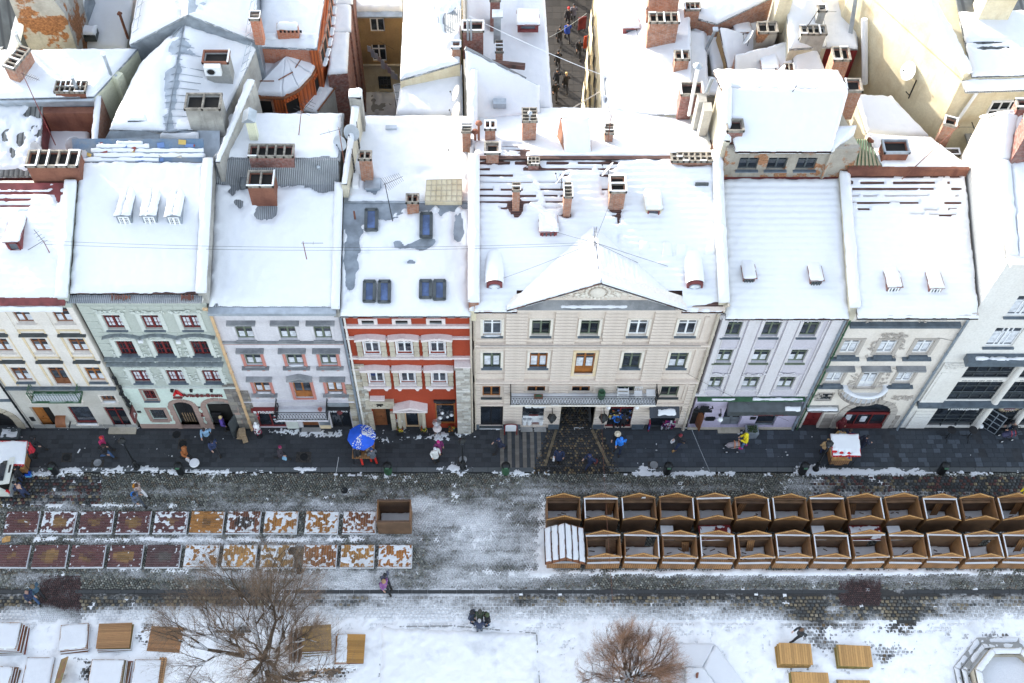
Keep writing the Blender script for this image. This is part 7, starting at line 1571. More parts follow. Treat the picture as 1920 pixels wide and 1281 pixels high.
while yy<74:
 xx=x0_
 while xx<x0_+6.2:
  k=r.uniform(.7,1.25); mb.box(xx+.008,xx+.642,yy+.008,yy+.66,-.02,.03+r.uniform(0,.008),c=(.034*k,.030*k,.027*k)); xx+=.65
 yy+=.67
tag(mb.build('alley_paving',M['slab']),kind='stuff')
b=B('rear_house','long sunlit yellow-walled wing right of the narrow alley, deep snow on top',XY(1200,100,14))
q=[G(1128,214,14.2),G(1300,216,15.6),G(1290,-80,16.5),G(1118,-80,14.2)]; mass(b,q,0,M['plaster_yellow']); roof_quad(b,*q,M['corr']); snow_quad(b,*q,T=.24,res=.13,seed=105,edge=.15,holes=[(1136,170,4,22,1.2)])
for k in range(7):
 yv=q[0].y+1.2+k*1.7
 for zz in(11.5,8.2,5.0):
  xw=q[0].x+(q[3].x-q[0].x)*(yv+.45-q[0].y)/(q[3].y-q[0].y); o=MB().box(xw-.07,xw+.1,yv,yv+.9,zz-.7,zz+.7); o=o.build('window',M['stone'],b); MB().box(xw-.085,xw-.072,yv+.08,yv+.82,zz-.62,zz+.62).build('pane',M['glass_dark'],o)
for(a,b_,w_,h_,rot) in((1238,75,1.6,1.6,20),(1238,30,1.7,1.7,20)):
 p=G(a,b_,15.8); chimney(b,p.x,p.y,p.z,w_,.7,h_,'brick',(4,1),.3,rot=R(0),label='broad brick chimney on the sunlit wing, %s of two'%('nearer' if b_>50 else 'farther'))
CH(b,1275,135,15.8,.75,.6,.9,'brick',(2,1),.3); CH(b,1290,215,15.6,1.15,.8,1.5,'brick_red',(1,1),.5)
p=G(1182,52,15.2); dormer(b,(p.x,p.y-.3,p.z-.2),.9,.35,.9,'shed','red_metal','red_frame',T=.12,style='',seed=9)
for a,b_,nm in((1213,24,'farther'),(1203,76,'nearer')): dish(*G(a,b_,16),.42,160,'dish beside the %s broad brick chimney of the sunlit wing'%nm,pole=.5)
p=G(1297,192,17); t=thing('vent_pipe','tall white flue with conical cap behind the stained chimney','vent pipe',p); MB().tube(p-Vector((0,0,1)),p+Vector((0,.3,2.4)),.1,n=8).build('pipe',M['white_plastic'],t); MB().lathe(p.x,p.y+.3,[(.26,p.z+2.4),(.02,p.z+2.6)],10).build('cap',M['zinc'],t)
b=B('gatehouse','dark archway house closing the far end of the alley',XY(1060,5,0),'building'); yv=71.5; xa=G(1020,20,0).x; xb=G(1140,20,0).x
archc=G(1060,20,0).x; wallgrid(b,xa,xb,yv,0,14,[(archc-1.7,archc+1.7,0,3.6)],M['conc'],th=.5); archtop(b,archc,yv,0,3.4,3.6,'conc',th=.5); MB().box(xa,xb,yv+3,yv+6,0,14).build('building_shell',M['soot_shade'],b); MB().box(xa,xb,yv,yv+6,14,14.2).build('roof',M['zinc'],b)  # shell coloured black as the shade seen through the arch
b=B('rear_house','tangle of low snowy roofs around a small dark light well',XY(1350,80,14))
T1=dict(T=.2,res=.12,edge=.18)
block(b,[(1288,180,14.6),(1330,180,14.6),(1322,60,15.4),(1272,60,15.6)],0,M['conc'],M['zinc'],seed=110,**T1)
block(b,[(1312,98,14.8),(1332,106,14.6),(1322,42,15.4),(1286,28,15.6)],0,M['conc'],M['zinc'],seed=111,**T1)
block(b,[(1335,140,14.4),(1362,128,14.4),(1344,52,15.2),(1322,54,15.2)],0,M['plaster_cream'],M['corr'],seed=112,**T1)
block(b,[(1365,134,14.8),(1390,118,14.8),(1452,72,15.0),(1348,50,16.2)],0,M['plaster_brown'],M['tile'],seed=113,holes=[(1345,90,3,40,.6)],**T1)
block(b,[(1348,50,15.6),(1452,78,15.2),(1450,0,15.6),(1440,6,16.2)],0,M['brick_old'],M['tile'],seed=114,**T1)
block(b,[(1284,28,16.2),(1345,45,16.2),(1450,-6,17.4),(1284,-60,17.4)],0,M['brick'],M['corr'],seed=115,rip=.008,ripa='u',**T1)
block(b,[(1376,162,14.8),(1492,168,14.8),(1484,78,16.0),(1378,104,16.2)],0,M['brick'],M['tile'],seed=116,rip=.008,ripa='u',**T1)
block(b,[(1492,170,15.0),(1562,170,15.4),(1532,92,16.0),(1484,76,16.2)],0,M['plaster_cream'],M['corr'],seed=117,**T1)
block(b,[(1480,92,16.6),(1550,88,16.2),(1536,-60,17.6),(1470,-60,17.6)],0,M['plaster_cream'],M['corr'],seed=118,**T1)
block(b,[(1534,88,15.8),(1609,92,15.8),(1604,-60,16.2),(1532,-60,16.4)],0,M['red_frame'],M['corr'],seed=119,rip=.01,ripa='u',**T1)
block(b,[(1300,178,14.3),(1400,180,14.3),(1395,148,14.3),(1310,143,14.3)],0,M['conc'],M['zinc'],seed=120,**T1)
MB().add(pxz([(1306,150,11.0),(1384,150,11.0),(1384,100,11.0),(1306,100,11.0)]),[(0,1,2,3)]).build('light_well_shade',M['soot_shade'],b)  # black sheet painted as the shade down the well
for (a,b_,z_,w_,d_,h_,mt,fl,sn) in((1432,92,15.4,1.05,.75,1.2,'plaster_peel',(2,1),.1),(1462,42,16.5,.75,.9,1.8,'plaster_yellow',(1,1),.3),(1519,88,16.4,1.35,.6,.9,'plaster_grey',(4,1),.4),(1535,45,16.8,.42,.42,.9,'conc',(1,1),1),(1560,168,15.6,.85,.9,2.2,'brick',(2,1),.3),(1590,205,17.5,.75,.8,1.3,'brick',(1,1),.6),(1475,152,15.6,.45,.5,.7,'brick',(2,1),.8),(1296,35,16.2,.8,.5,.6,'brick',(3,1),.4)): CH(b,a,b_,z_,w_,d_,h_,mt,fl,sn)
for a,b_ in((1390,62),(1442,132)): p=G(a,b_,15.4); dormer(b,(p.x,p.y-.3,p.z-.1),.9,.35,.9,'shed','brick','red_frame',T=.12,style='',seed=a)
dish(*G(1402,84,15.6),.45,160,'dish beside the peeling double chimney at the upper right'); dish(*G(1462,148,15.8),.42,160,'dish beside the small brick chimney behind the attic roof')
antenna(*G(1490,85,16.4),2.6,'slanting aerial mast near the four-flue chimney',n=1,lean=.7,elem=.1,mt='iron'); antenna(*G(1470,195,18.6),1.9,'slanting aerial mast on the attic roof',n=1,lean=.5,elem=.1,mt='iron')
p=G(1315,112,14.6); t=thing('vent_duct','grey slanting stovepipe at the light well','vent duct',p); MB().tube(p,p+Vector((.5,.3,2.0)),.09,n=7).build('pipe',M['sheet'],t); MB().box(p.x+.35,p.x+.65,p.y+.15,p.y+.45,p.z+2,p.z+2.1).build('cap',M['zinc'],t)
yv=f6.Yr+.05; z0=f6.Zr-.1; zt_=H-yv*math.tan(TILT+math.atan((279-PCY)/FPX)); xa=12.45; xb=F(1550,300,yv).x
att=B('attic_storey','peeling attic storey with three dark windows under a deep snow roof',((xa+xb)/2,yv+2),'attic')
ax6=[F(1403,307,yv).x,F(1457,307,yv).x,F(1512,307,yv).x]; azc=H-yv*math.tan(TILT+math.atan((307-PCY)/FPX))
wallgrid(att,xa,xb+1.5,yv,z0-.3,zt_,ops_from((ax6,azc,.95,1.0)),M['plaster_peel'])
for x in ax6: window(att,x,yv,azc,1.0,.95,'grey_frame','T',glass='glass_dark',sill='slate')
MB().box(xa,18.9,yv-.12,yv-.0,z0-.1,z0+.12).build('flashing',M['red_metal'],att)
zr_=zt_+1.5; q=[Vector((G(1378,277,zt_).x,yv-.2,zt_)),Vector((xb,yv-.2,zt_)),G(1592,168,zr_),G(1352,166,zr_)]
mass(att,[Vector((xa,yv+.3,zt_-.1)),Vector((xb+1.5,yv+.3,zt_-.1)),Vector((q[2].x,q[2].y,zt_-.1)),Vector((xa,q[3].y,zt_-.1))],0,M['plaster_cream']); roof_quad(att,*q,M['tile']); snow_quad(att,*q,T=.24,res=.12,seed=121,edge=.2)
b2=[q[3],q[2],q[2]+Vector((0,2.2,-1.0)),q[3]+Vector((0,2.2,-1.0))]; roof_quad(att,*b2,M['tile'],name='rear_roof'); snow_quad(att,*b2,T=.2,res=.13,seed=122,edge=.2)
MB().prism([(yv+.2,13),(q[3].y+.8,13),(q[3].y+.8,zr_+.25),(q[3].y-.3,zr_+.5),(yv+.2,zt_+.4)],'x',xa-.25,xa+.1).build('gable_wall',M['plaster_cream'],att)
snow_quad(att,(xa-.3,yv+.2,zt_+.4),(xa+.15,yv+.2,zt_+.4),(xa+.15,q[3].y-.3,zr_+.5),(xa-.3,q[3].y-.3,zr_+.5),T=.2,res=.09,edge=.15,seed=12,name='wall_snow')
cp=G(1372,262,zt_); chimney(att,cp.x,cp.y+.1,zt_-.1,.8,.7,1.0,'brick_red',(1,1),.1);
P_=[Vector((xb,yv-.2,zt_-.1)),G(1598,262,zt_-.4),G(1607,235,zt_+.3),Vector((xb-.2,yv+1.2,zt_+.3))]
mass(att,P_,0,M['plaster_peel']); snow_quad(att,*P_,T=.25,res=.1,edge=.2,seed=13)
mb=MB();
for a,b_ in((1312,205),(1322,222)): p=G(a,b_,17); mb.box(p.x-.22,p.x+.22,p.y-.3,p.y+.3,12,p.z+.9)
mb.build('flue_piers',M['plaster_grey'],att); p=G(1325,172,18.5); MB().tube(p,p+Vector((.15,.1,.9)),.1,n=7).build('flue_pipe',M['sheet'],att)
Yr,Zr=f7.Yr,f7.Zr; b=B('rear_house','snowy shed roofs with a green-yellow glazed panel behind the cream house',XY(1700,250,15))
MB().box(18.95,25.2,Yr-.02,Yr+.25,Zr-.3,Zr+.55).build('red_fascia',M['rusty'],b)
q=[Vector((G(1655,315,Zr+.6).x,Yr+.15,Zr+.55)),Vector((25.2,Yr+.15,Zr+.55)),G(1745,258,16.0),G(1625,250,16.0)]; mass(b,q,0,M['plaster_cream']); roof_quad(b,*q,M['corr']); snow_quad(b,*q,T=.18,res=.12,seed=123,edge=.2,holes=[(1680,252,60,6,.55)])
q=[Vector((18.95,Yr+.15,Zr+.5)),Vector((G(1655,315,Zr+.6).x,Yr+.15,Zr+.5)),G(1638,262,16.0),G(1605,262,16.0)]; mass(b,q,0,M['plaster_cream']); roof_quad(b,*q,M['plaster_yellow'],name='glazed_panel'); mb=MB()
for k in range(9): a=q[0].lerp(q[1],k/8);c=q[3].lerp(q[2],k/8); mb.tube(a+Vector((0,0,.04)),c+Vector((0,0,.04)),.035,n=4)
mb.build('glazing_bars',M['green_iron'],b); p=[G(1634,265,16.2),G(1656,292,15.9)]; mb=MB(); mb.obox((p[0]+p[1])/2,1.4,.12,.5,rz=math.atan2((p[1]-p[0]).y,(p[1]-p[0]).x)); mb.build('brick_upstand',M['rusty'],b)
q=[G(1625,252,15.4),G(1745,260,15.4),G(1672,182,16.2),G(1603,180,16.4)]; mass(b,q,0,M['plaster_cream']); roof_quad(b,*q,M['corr']); snow_quad(b,*q,T=.24,res=.12,seed=124,edge=.2)
CH(b,1668,318,15.9,1.25,.8,1.3,'rusty',(1,1),0,cap='zinc',label='rust-red chimney with a white metal lid'); CH(b,1765,275,15.6,.6,.55,1.6,'brick',(1,1),.5,rot=R(-20)); CH(b,1780,300,15.3,.8,.35,.35,'brick_red',(1,1),1)
antenna(*(f7.P(1690,337)+Vector((0,0,0))),4.2,'long dark red aerial pole at the ridge of the cream house',n=1,lean=1.6,elem=.1,mt='rusty')
b=B('rear_house','large yellow rendered house with blank sunlit wall and dark roof, top right',XY(1800,150,14))
cx_,cy2=24.9,43.9; zt_=18.8; w2_=G(1613,179,14); far=Vector((w2_.x-1.0,w2_.y+4,0))
ex=Vector((cx_+13,cy2+.6,0));
Lw=[Vector((cx_,cy2,0)),ex,ex+Vector((0,14,0)),Vector((far.x,far.y+8,0)),Vector((far.x,far.y,0))]
mass(b,[p+Vector((0,0,zt_)) for p in Lw],0,M['plaster_yellow'])
p0=Vector((cx_,cy2,zt_));p1=Vector((far.x,far.y+8,zt_+3.5))
V=[Vector((cx_,cy2,zt_-.1)),Vector((far.x,far.y,zt_-.1)),Vector((far.x,far.y,zt_+5)),Vector((cx_,cy2,zt_+.35))]; dd_=Vector((.4,.25,0)); MB().add(V+[v+dd_ for v in V],[(0,1,2,3),(7,6,5,4),(3,2,6,7),(0,3,7,4)]).build('sunlit_wall_top',M['plaster_yellow'],b)
snow_quad(b,V[3]+Vector((-.1,0,0)),V[3]+dd_+Vector((.1,0,0)),V[2]+dd_,V[2],T=.16,res=.1,edge=.12,seed=14,name='wall_snow')
q=[Vector((cx_+.5,cy2+.1,zt_+.05)),ex+Vector((0,0,zt_+.05)),ex+Vector((0,8,zt_+.9)),Vector((cx_+.6,cy2+8.6,zt_+.9))]; roof_quad(b,*q,M['darkroof']); snow_quad(b,q[0],q[1],q[0].lerp(q[3],.52)+(q[1]-q[0]),q[0].lerp(q[3],.50),T=.15,res=.1,edge=.2,seed=15,holes=[(1870,90,60,5,.4),(1850,80,30,3,.7)])
d_=(ex-Vector((cx_,cy2,0))).normalized(); rz=math.atan2(d_.y,d_.x)
def onw(t,z,dy=0): return Vector((cx_,cy2,0))+d_*t+Vector((d_.y,-d_.x,0))*dy+Vector((0,0,z))
mb=MB(); mb.obox(onw(6,zt_-.15,.35),12,.9,.12,rz=rz); o=mb.build('eaves_canopy',M['corr'],b); a=onw(.1,zt_-.08,.8);c=onw(12,zt_-.08,.8); snow_quad(o,a,c,onw(12,zt_-.05,0),onw(.1,zt_-.05,0),T=.08,res=.09,edge=.1,seed=3,name='canopy_snow')
for t_,nm in((3.0,'nearer'),(7.5,'farther')):
 mb=MB()
 for q_ in(-.75,-.25,.25,.75): mb.obox((q_,0,0),.07,.1,2.5)
 for q_ in(-1.25,.6,1.25): mb.obox((0,0,q_),1.6,.1,.08)
 o=place('french_window',mb.mesh('french_window',M['white_frame']),b,onw(t_,15.8,.05),rz); place('pane',MB().box(-.75,.75,0,.04,-1.25,1.25).mesh('pane',M['glass_dark']),o); place('curtain',MB().box(-.1,.2,-.02,-.01,-1.2,.5).mesh('curtain',M['pipe_or']),o)
o=MB().obox(onw(2.8,14.4,.55),2.3,1.1,.15,rz=rz).build('balcony',M['conc'],b); mb=MB()
for k in range(19): p=onw(1.7+k*.122,14.5,1.05); mb.tube(p,p+Vector((0,0,.9)),.014,n=3)
mb.tube(onw(1.7,15.4,1.05),onw(3.9,15.4,1.05),.03,n=4); mb.tube(onw(1.7,15.4,1.05),onw(1.7,15.4,0),.03,n=4); mb.build('balcony_railing',M['iron'],o)
for t_ in(2.2,6): p=onw(t_,11.8,.06); place('window',MB().box(-.6,.6,-.04,.04,-.5,.5).mesh('window',M['glass_dark']),b,p,rz)
mb=MB(); mb.tube(onw(1.1,zt_-.2,.2),onw(.35,13.5,.25),.09,n=7); mb.build('downpipe',M['white_plastic'],b)
ld=thing('roof_ladder','dark ladder lying on the tarred roof at the top right','ladder',(cx_+6,cy2+3,zt_+.6)); mb=MB(); L0=onw(6.2,zt_+.35,-1.8);L1=onw(6.0,zt_+.9,-4.6)
for o_ in(0,.7): mb.tube(L0+Vector((o_,0,.15)),L1+Vector((o_,0,.15)),.05,n=5)
mb.build('side_rails',M['iron'],ld)
for k in range(7): q_=L0.lerp(L1,(k+.5)/7)+Vector((0,0,.17)); MB().tube(q_,q_+Vector((.7,0,0)),.04,n=5).build('rung',M['iron'],ld)
CH(b,1870,20,20.0,1.6,1.2,.8,'plaster_yellow',(1,1),.8)
nw=Vector((-(far-Vector((cx_,cy2,0))).y,(far-Vector((cx_,cy2,0))).x,0)).normalized();
if nw.x>0: nw=-nw
wd_=(Vector((far.x,far.y,0))-Vector((cx_,cy2,0)))
p=Vector((cx_,cy2,0))+wd_*.35+nw*.15; dish(p.x,p.y,16.6,.5,200,'white dish on the large sunlit yellow wall',mt='white_plastic',pole=.2)
mb=MB(); q_=Vector((cx_,cy2,0))+wd_*.28+nw*.1; mb.tube(q_+Vector((0,0,15.2)),q_+Vector((0,0,16.6)),.04,n=5); mb.tube(q_+Vector((0,0,15.4)),q_+nw*.5+Vector((0,0,16)),.03,n=4); mb.build('wall_bracket',M['iron'],b)
a=Vector((cx_,cy2,0))+wd_*.62+nw*.25; mb=MB(); mb.tube(a+Vector((0,0,13.8)),a+wd_*.18+Vector((0,0,17.5)),.18,n=6); mb.build('snowy_ledge',M['snow'],b)
a=Vector((cx_,cy2,0))+wd_*.80+nw*.25; mb=MB(); mb.tube(a+Vector((0,0,13.0)),a+wd_*.12+Vector((0,0,18.3)),.16,n=4); mb.build('steel_duct',M['zinc'],b)
b=B('rear_house','dark glazed courtyard front behind the corrugated roof, top right',XY(1640,60,8)); a=G(1616,30,10)
MB().box(a.x-.2,a.x+4.5,a.y+3,a.y+6,0,17).build('building_shell',M['conc'],b)
for k in range(3):
 for j in range(3): o=MB().box(a.x+.2+k*1.3,a.x+1.2+k*1.3,a.y+2.9,a.y+2.98,6+j*3.4,8+j*3.4).build('window',M['white_frame'],b); MB().box(a.x+.3+k*1.3,a.x+1.1+k*1.3,a.y+2.87,a.y+2.895,6.1+j*3.4,7.9+j*3.4).build('pane',M['glass_dark'],o)
for k,(xx,zz) in enumerate(((-48,16.5),(-62,17.5))):  # unseen houses, added to keep the low sun off the square
 b=thing('townhouse','%s unseen townhouse of the row beyond the left edge'%('next' if k==0 else 'last'),'townhouse',(xx+7,38,0),'townhouses along the square')
 MB().prism([(Y,0),(Y,zz-2.5),(41,zz),(48,zz-2),(48,0)],'x',xx,xx+13.9).build('building_shell',M['f5' if k else 'f6'],b); q=[Vector((xx,32.8,zz-2.5)),Vector((xx+13.9,32.8,zz-2.5)),Vector((xx+13.9,41,zz+.02)),Vector((xx,41,zz+.02))]; roof_quad(b,*q,M['tile']); snow_quad(b,*q,T=.2,res=.4,seed=5)
 for a in range(5):
  for c in range(4): window(b,xx+1.8+a*2.6,Y-.2,1.6+c*3.4,1,1.6,'wood_frame')
b=thing('townhouse','corner townhouse on the west side of the square beyond the left edge','townhouse',(-46,18,0),'townhouses along the square')
MB().box(-60,-44,-12,26,0,16).build('building_shell',M['f1'],b); snow_quad(b,(-60,-12,16),(-44,-12,16),(-44,26,16),(-60,26,16),T=.2,res=.5,seed=7)
# ================= THINGS ON THE SQUARE =================
rnd=random.Random(11)
def wood(name,c1,c2,ax='X',sc_=4.2):
 m=wavem(name,c1,c2,ax,sc_,.6,0,.012,.4); return m
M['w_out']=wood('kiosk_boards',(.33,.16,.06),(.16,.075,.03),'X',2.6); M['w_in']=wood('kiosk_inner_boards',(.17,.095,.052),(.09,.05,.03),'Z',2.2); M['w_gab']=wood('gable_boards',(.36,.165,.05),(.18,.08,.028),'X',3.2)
M['w_edge']=plain('sawn_edge',(.50,.28,.10),.7,.25,6); M['w_pale']=wood('new_pine_boards',(.52,.30,.115),(.30,.16,.06),'Y',2.4); M['w_panel']=wood('brown_panel_boards',(.34,.175,.07),(.16,.08,.03),'Y',2.6); M['w_dark']=plain('dark_wet_wood',(.10,.05,.028),.6,.4,4)
_km={}
KW,KD,KH,KG=1.86,1.36,1.85,2.45
def kmesh():
 t=.05
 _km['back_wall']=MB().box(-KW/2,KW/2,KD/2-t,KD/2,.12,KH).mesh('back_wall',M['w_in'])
 _km['back_part']=MB().box(-KW/2,.35,KD/2-t,KD/2,.12,KH).mesh('back_wall',M['w_in'])
 _km['front_low']=MB().box(-KW/2,KW/2,-KD/2,-KD/2+t,.05,.92).mesh('front_wall',M['w_out'])
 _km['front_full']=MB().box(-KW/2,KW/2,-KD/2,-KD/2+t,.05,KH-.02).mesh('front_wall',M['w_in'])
 _km['side_wall']=MB().box(-t/2,t/2,-KD/2+.02,KD/2-.0,.05,KH+.02).mesh('side_wall',M['w_out'])
 g=MB(); g.prism([(-KW/2-.05,KH),(KW/2+.05,KH),(0,KG)],'y',-t/2,t/2); _km['gable']=g.mesh('gable',M['w_gab'])
 e=MB()
 for s_ in(-1,1): e.tube((s_*(KW/2+.05),-t/2-.01,KH+.01),(0,-t/2-.01,KG+.01),.026,n=4)
 _km['gable_trim']=e.mesh('gable_trim',M['w_edge'])
 _km['beam']=MB().box(-KW/2-.04,KW/2+.04,-.05,.05,KH-.09,KH+.01).mesh('beam',M['w_in'])
 _km['beam_snow']=MB().box(-KW/2-.03,KW/2+.03,-.045,.045,KH+.01,KH+.045).mesh('beam_snow',M['snow'])
 _km['side_snow']=MB().box(-.03,.03,-KD/2+.04,KD/2-.04,KH+.02,KH+.05).mesh('wall_top_snow',M['snow'])
 _km['floor']=MB().box(-KW/2+.03,KW/2-.03,-KD/2+.04,KD/2-.04,.03,.12).mesh('floor',M['w_dark'])
 _km['counter']=MB().box(-KW/2,KW/2,-KD/2-.06,-KD/2+.22,.92,.97).mesh('counter',M['w_out']); _km['counter_snow']=MB().box(-KW/2+.02,KW/2-.02,-KD/2-.05,-KD/2+.05,.97,1.0).mesh('counter_snow',M['snow'])
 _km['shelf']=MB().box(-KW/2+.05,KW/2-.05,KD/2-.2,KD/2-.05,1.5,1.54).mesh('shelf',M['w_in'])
 _km['rail']=MB().box(-KW/2,KW/2,-KD/2,-KD/2+.06,1.55,1.63).mesh('rail',M['w_out'])
 s_=[]
 for k in range(3):
  o=snow_quad(None,(-KW/2+.05,-KD/2+.06,.12),(KW/2-.05,-KD/2+.06,.12),(KW/2-.05,KD/2-.06,.12),(-KW/2+.05,KD/2-.06,.12),T=.06,res=.08,rough=.05,edge=.07,seed=k*5+1,name='floor_snow',mat=M['sq']); s_.append(o.data); bpy.data.objects.remove(o)
 _km['floor_snow']=s_
 _km['flap']=MB().box(-KW/2+.02,-.12,-.02,.02,0,1.02).mesh('open_shutter',M['w_in']); _km['flap_snow']=MB().box(-KW/2+.06,-.16,.021,.05,.03,.98).mesh('shutter_snow',M['snow'])
 _km['shut']=MB().box(-.02,.75,-.025,.025,0,.95).mesh('open_shutter',M['w_in'])
kmesh()
def kiosk(x,y,front,label,opt='',seed=0):
 t=thing('market_kiosk',label,'kiosk',(x,y,0),'roofless wooden market kiosks',local=True,rz=R(rnd.uniform(-1.6,1.6)))
 t.location.y+=rnd.uniform(-.03,.03)
 P=lambda k,l=(0,0,0),rz=0,nm=None:place(nm or k,_km[k] if not isinstance(_km[k],list) else _km[k][seed%3],t,l,rz)
 P('floor'); P('floor_snow'); P('back_part' if 'b' in opt else 'back_wall',nm='back_wall')
 for s_ in(-1,1): P('side_wall',(s_*KW/2,0,0)); P('side_snow',(s_*KW/2,0,0),nm='wall_top_snow') if rnd.random()<.3 else 0
 P('gable',(0,KD/2,0)); P('gable_trim',(0,KD/2,0)); P('gable',(0,-KD/2,0)); P('gable_trim',(0,-KD/2,0))
 P('beam',(0,KD/2-.05,0)); P('beam',(0,-KD/2+.05,0))
 if front: P('beam_snow',(0,KD/2-.09,0)); P('beam_snow',(0,-KD/2-.02,0)); P('front_low',nm='front_wall'); P('counter'); P('counter_snow'); P('shelf') if seed%2 else 0
 else:
  P('front_full',nm='front_wall'); P('shelf');
  if seed%3==1: P('beam_snow',(0,KD/2-.09,0))
 if 's' in opt:
  o=P('flap',(0,-KD/2-.02,.95),nm='open_shutter'); o.rotation_euler=(R(78),0,0); place('shutter_snow',_km['flap_snow'],o)
 if 'w' in opt:
  o=place('open_shutter',MB().box(-KW/2+.02,KW/2-.02,-.02,.02,0,1.0).mesh('open_shutter',M['red_frame']),t,(0,-KD/2-.02,1.0)); o.rotation_euler=(R(75),0,0)
  q=snow_quad(None,(-KW/2+.05,0,0),(KW/2-.05,0,0),(KW/2-.05,.95,0),(-KW/2+.05,.95,0),T=.015,rough=.12,res=.06,edge=.05,seed=seed,name='shutter_snow'); q.parent=o; q.rotation_euler=(R(-90),0,0); q.location=(0,.022,.97)
 if 'p' in opt: place('loose_paper',MB().box(-.12,.1,-.01,.01,-.08,.08).mesh('loose_paper',M['white_plastic']),t,(.3,KD/2-.08,1.95))
 if 'd' in opt: o=place('leaning_board',MB().box(-.3,.3,-.02,.02,0,1.5).mesh('leaning_board',M['w_in']),t,(.55,.1,.2)); o.rotation_euler=(R(-18),0,R(15))
 mb=MB(); r=random.Random(seed*7+front)
 for k in range(r.randint(1,5)): mb.obox((r.uniform(-.7,.7),r.uniform(-.2,.45),.19),r.uniform(.1,.5),.05,.03,rz=r.uniform(-.6,.6))
 P2=place('wood_scraps',mb.mesh('wood_scraps',M['w_dark']),t); P2['kind']='stuff'
 if r.random()<.35 and 'd' not in opt: o=place('leaning_board',MB().box(-.2,.2,-.02,.02,0,r.uniform(.9,1.6)).mesh('leaning_board',M['w_out']),t,(r.uniform(-.6,.6),KD/2-.35,.15)); o.rotation_euler=(R(-14),R(r.uniform(-12,12)),0)
 return t
xk=[gx(1054+69.6*i,998) for i in range(13)]; yk=G(960,998).y+KD/2
od=['first','second','third','fourth','fifth','sixth','seventh','eighth','ninth','tenth','eleventh','twelfth','last']
bo=['','','p','s','w','','','s','w','s','','','']
bx=['snow beside its left wall','','white paper on its inner wall','a snowy shutter folded down at its left','snow-dusted dark red shutter folded down','','','snowy shutter folded down','snowy red shutter folded down','snowy shutter folded down','','','']
for i,x in enumerate(xk): kiosk(x,yk,False,'%s roofless kiosk from left, back row%s'%(od[i],', '+bx[i] if bx[i] else ''),bo[i],i)
yk2=G(960,1067).y+KD/2
for i in range(13):
 x=gx(1128+70*i,1067); kiosk(x,yk2,True,'%s roofless kiosk in the front row, counting right from the snow-roofed one'%od[i],['d','b','','','','','','b','','','b','b','b'][i],i+1)
t=kiosk(gx(1056,1067),yk2,True,'only kiosk with a roof, snow on its seamed gable roof, left end of front row','',2)
t['group']='roofed market kiosk'
for s_ in(-1,1):
 q=[Vector((-1.12,-KD/2-.45,KH-.02)),Vector((0,-KD/2-.45,KG+.10)),Vector((0,KD/2+.35,KG+.10)),Vector((-1.12,KD/2+.35,KH-.02))]
 if s_>0: q=[Vector((-p.x,p.y,p.z)) for p in(q[1],q[0],q[3],q[2])]
 mb=MB(); mb.add(q+[p-Vector((0,0,.06)) for p in q],[(0,1,2,3),(7,6,5,4),(0,4,5,1),(1,5,6,2),(2,6,7,3),(3,7,4,0)]); rf=mb.mesh('roof',M['wood_frame']); o=place('roof',rf,t)
 for k in range(3):
  a=q[0].lerp(q[1],k/3+.015);b_=q[0].lerp(q[1],(k+1)/3-.015);c=q[3].lerp(q[2],(k+1)/3-.015);d=q[3].lerp(q[2],k/3+.015)
  w_=snow_quad(None,a+Vector((0,.12,0)),b_+Vector((0,.12,0)),c,d,T=.05,res=.08,edge=.04,rough=.03,seed=k+3*s_,name='roof_snow'); w_.parent=o
 mb=MB()
 for k in range(4): a=q[0].lerp(q[1],k/3);d=q[3].lerp(q[2],k/3); mb.tube(a+Vector((0,0,.03)),d+Vector((0,0,.03)),.018,n=4)
 place('roof_seams',mb.mesh('roof_seams',M['iron']),o)
t=thing('market_kiosk','lone dark red-brown open wooden box at the right end of the platforms','kiosk',(gx(741,1002),G(741,1002).y+KD/2,0),local=True)
for k,nm in(('floor','floor'),('back_wall','back_wall'),('front_full','front_wall'),('floor_snow','floor_snow')): place(nm,_km[k] if k!='floor_snow' else _km[k][0],t)
for s_ in(-1,1): place('side_wall',_km['side_wall'],t,(s_*KW/2,0,0)); place('beam',_km['beam'],t,(0,s_*(KD/2-.04),0))
def boards(w,d,n,h,th,colf,ax='x'):
 mb=MB()
 for i in range(n):
  a=-d/2+d*i/n;b_=-d/2+d*(i+1)/n
  if ax=='x':
   for k in range(8): mb.box(-w/2+w*k/8+(.002 if k in(3,5) else 0),-w/2+w*(k+1)/8,a+.006,b_-.006,h-th,h,c=colf(-w/2+w*(k+.5)/8,(a+b_)/2))
  else:
   a=-w/2+w*i/n;b_=-w/2+w*(i+1)/n
   for k in range(8): mb.box(a+.006,b_-.006,-d/2+d*k/8,-d/2+d*(k+1)/8,h-th,h,c=colf((a+b_)/2,-d/2+d*(k+.5)/8))
 return mb
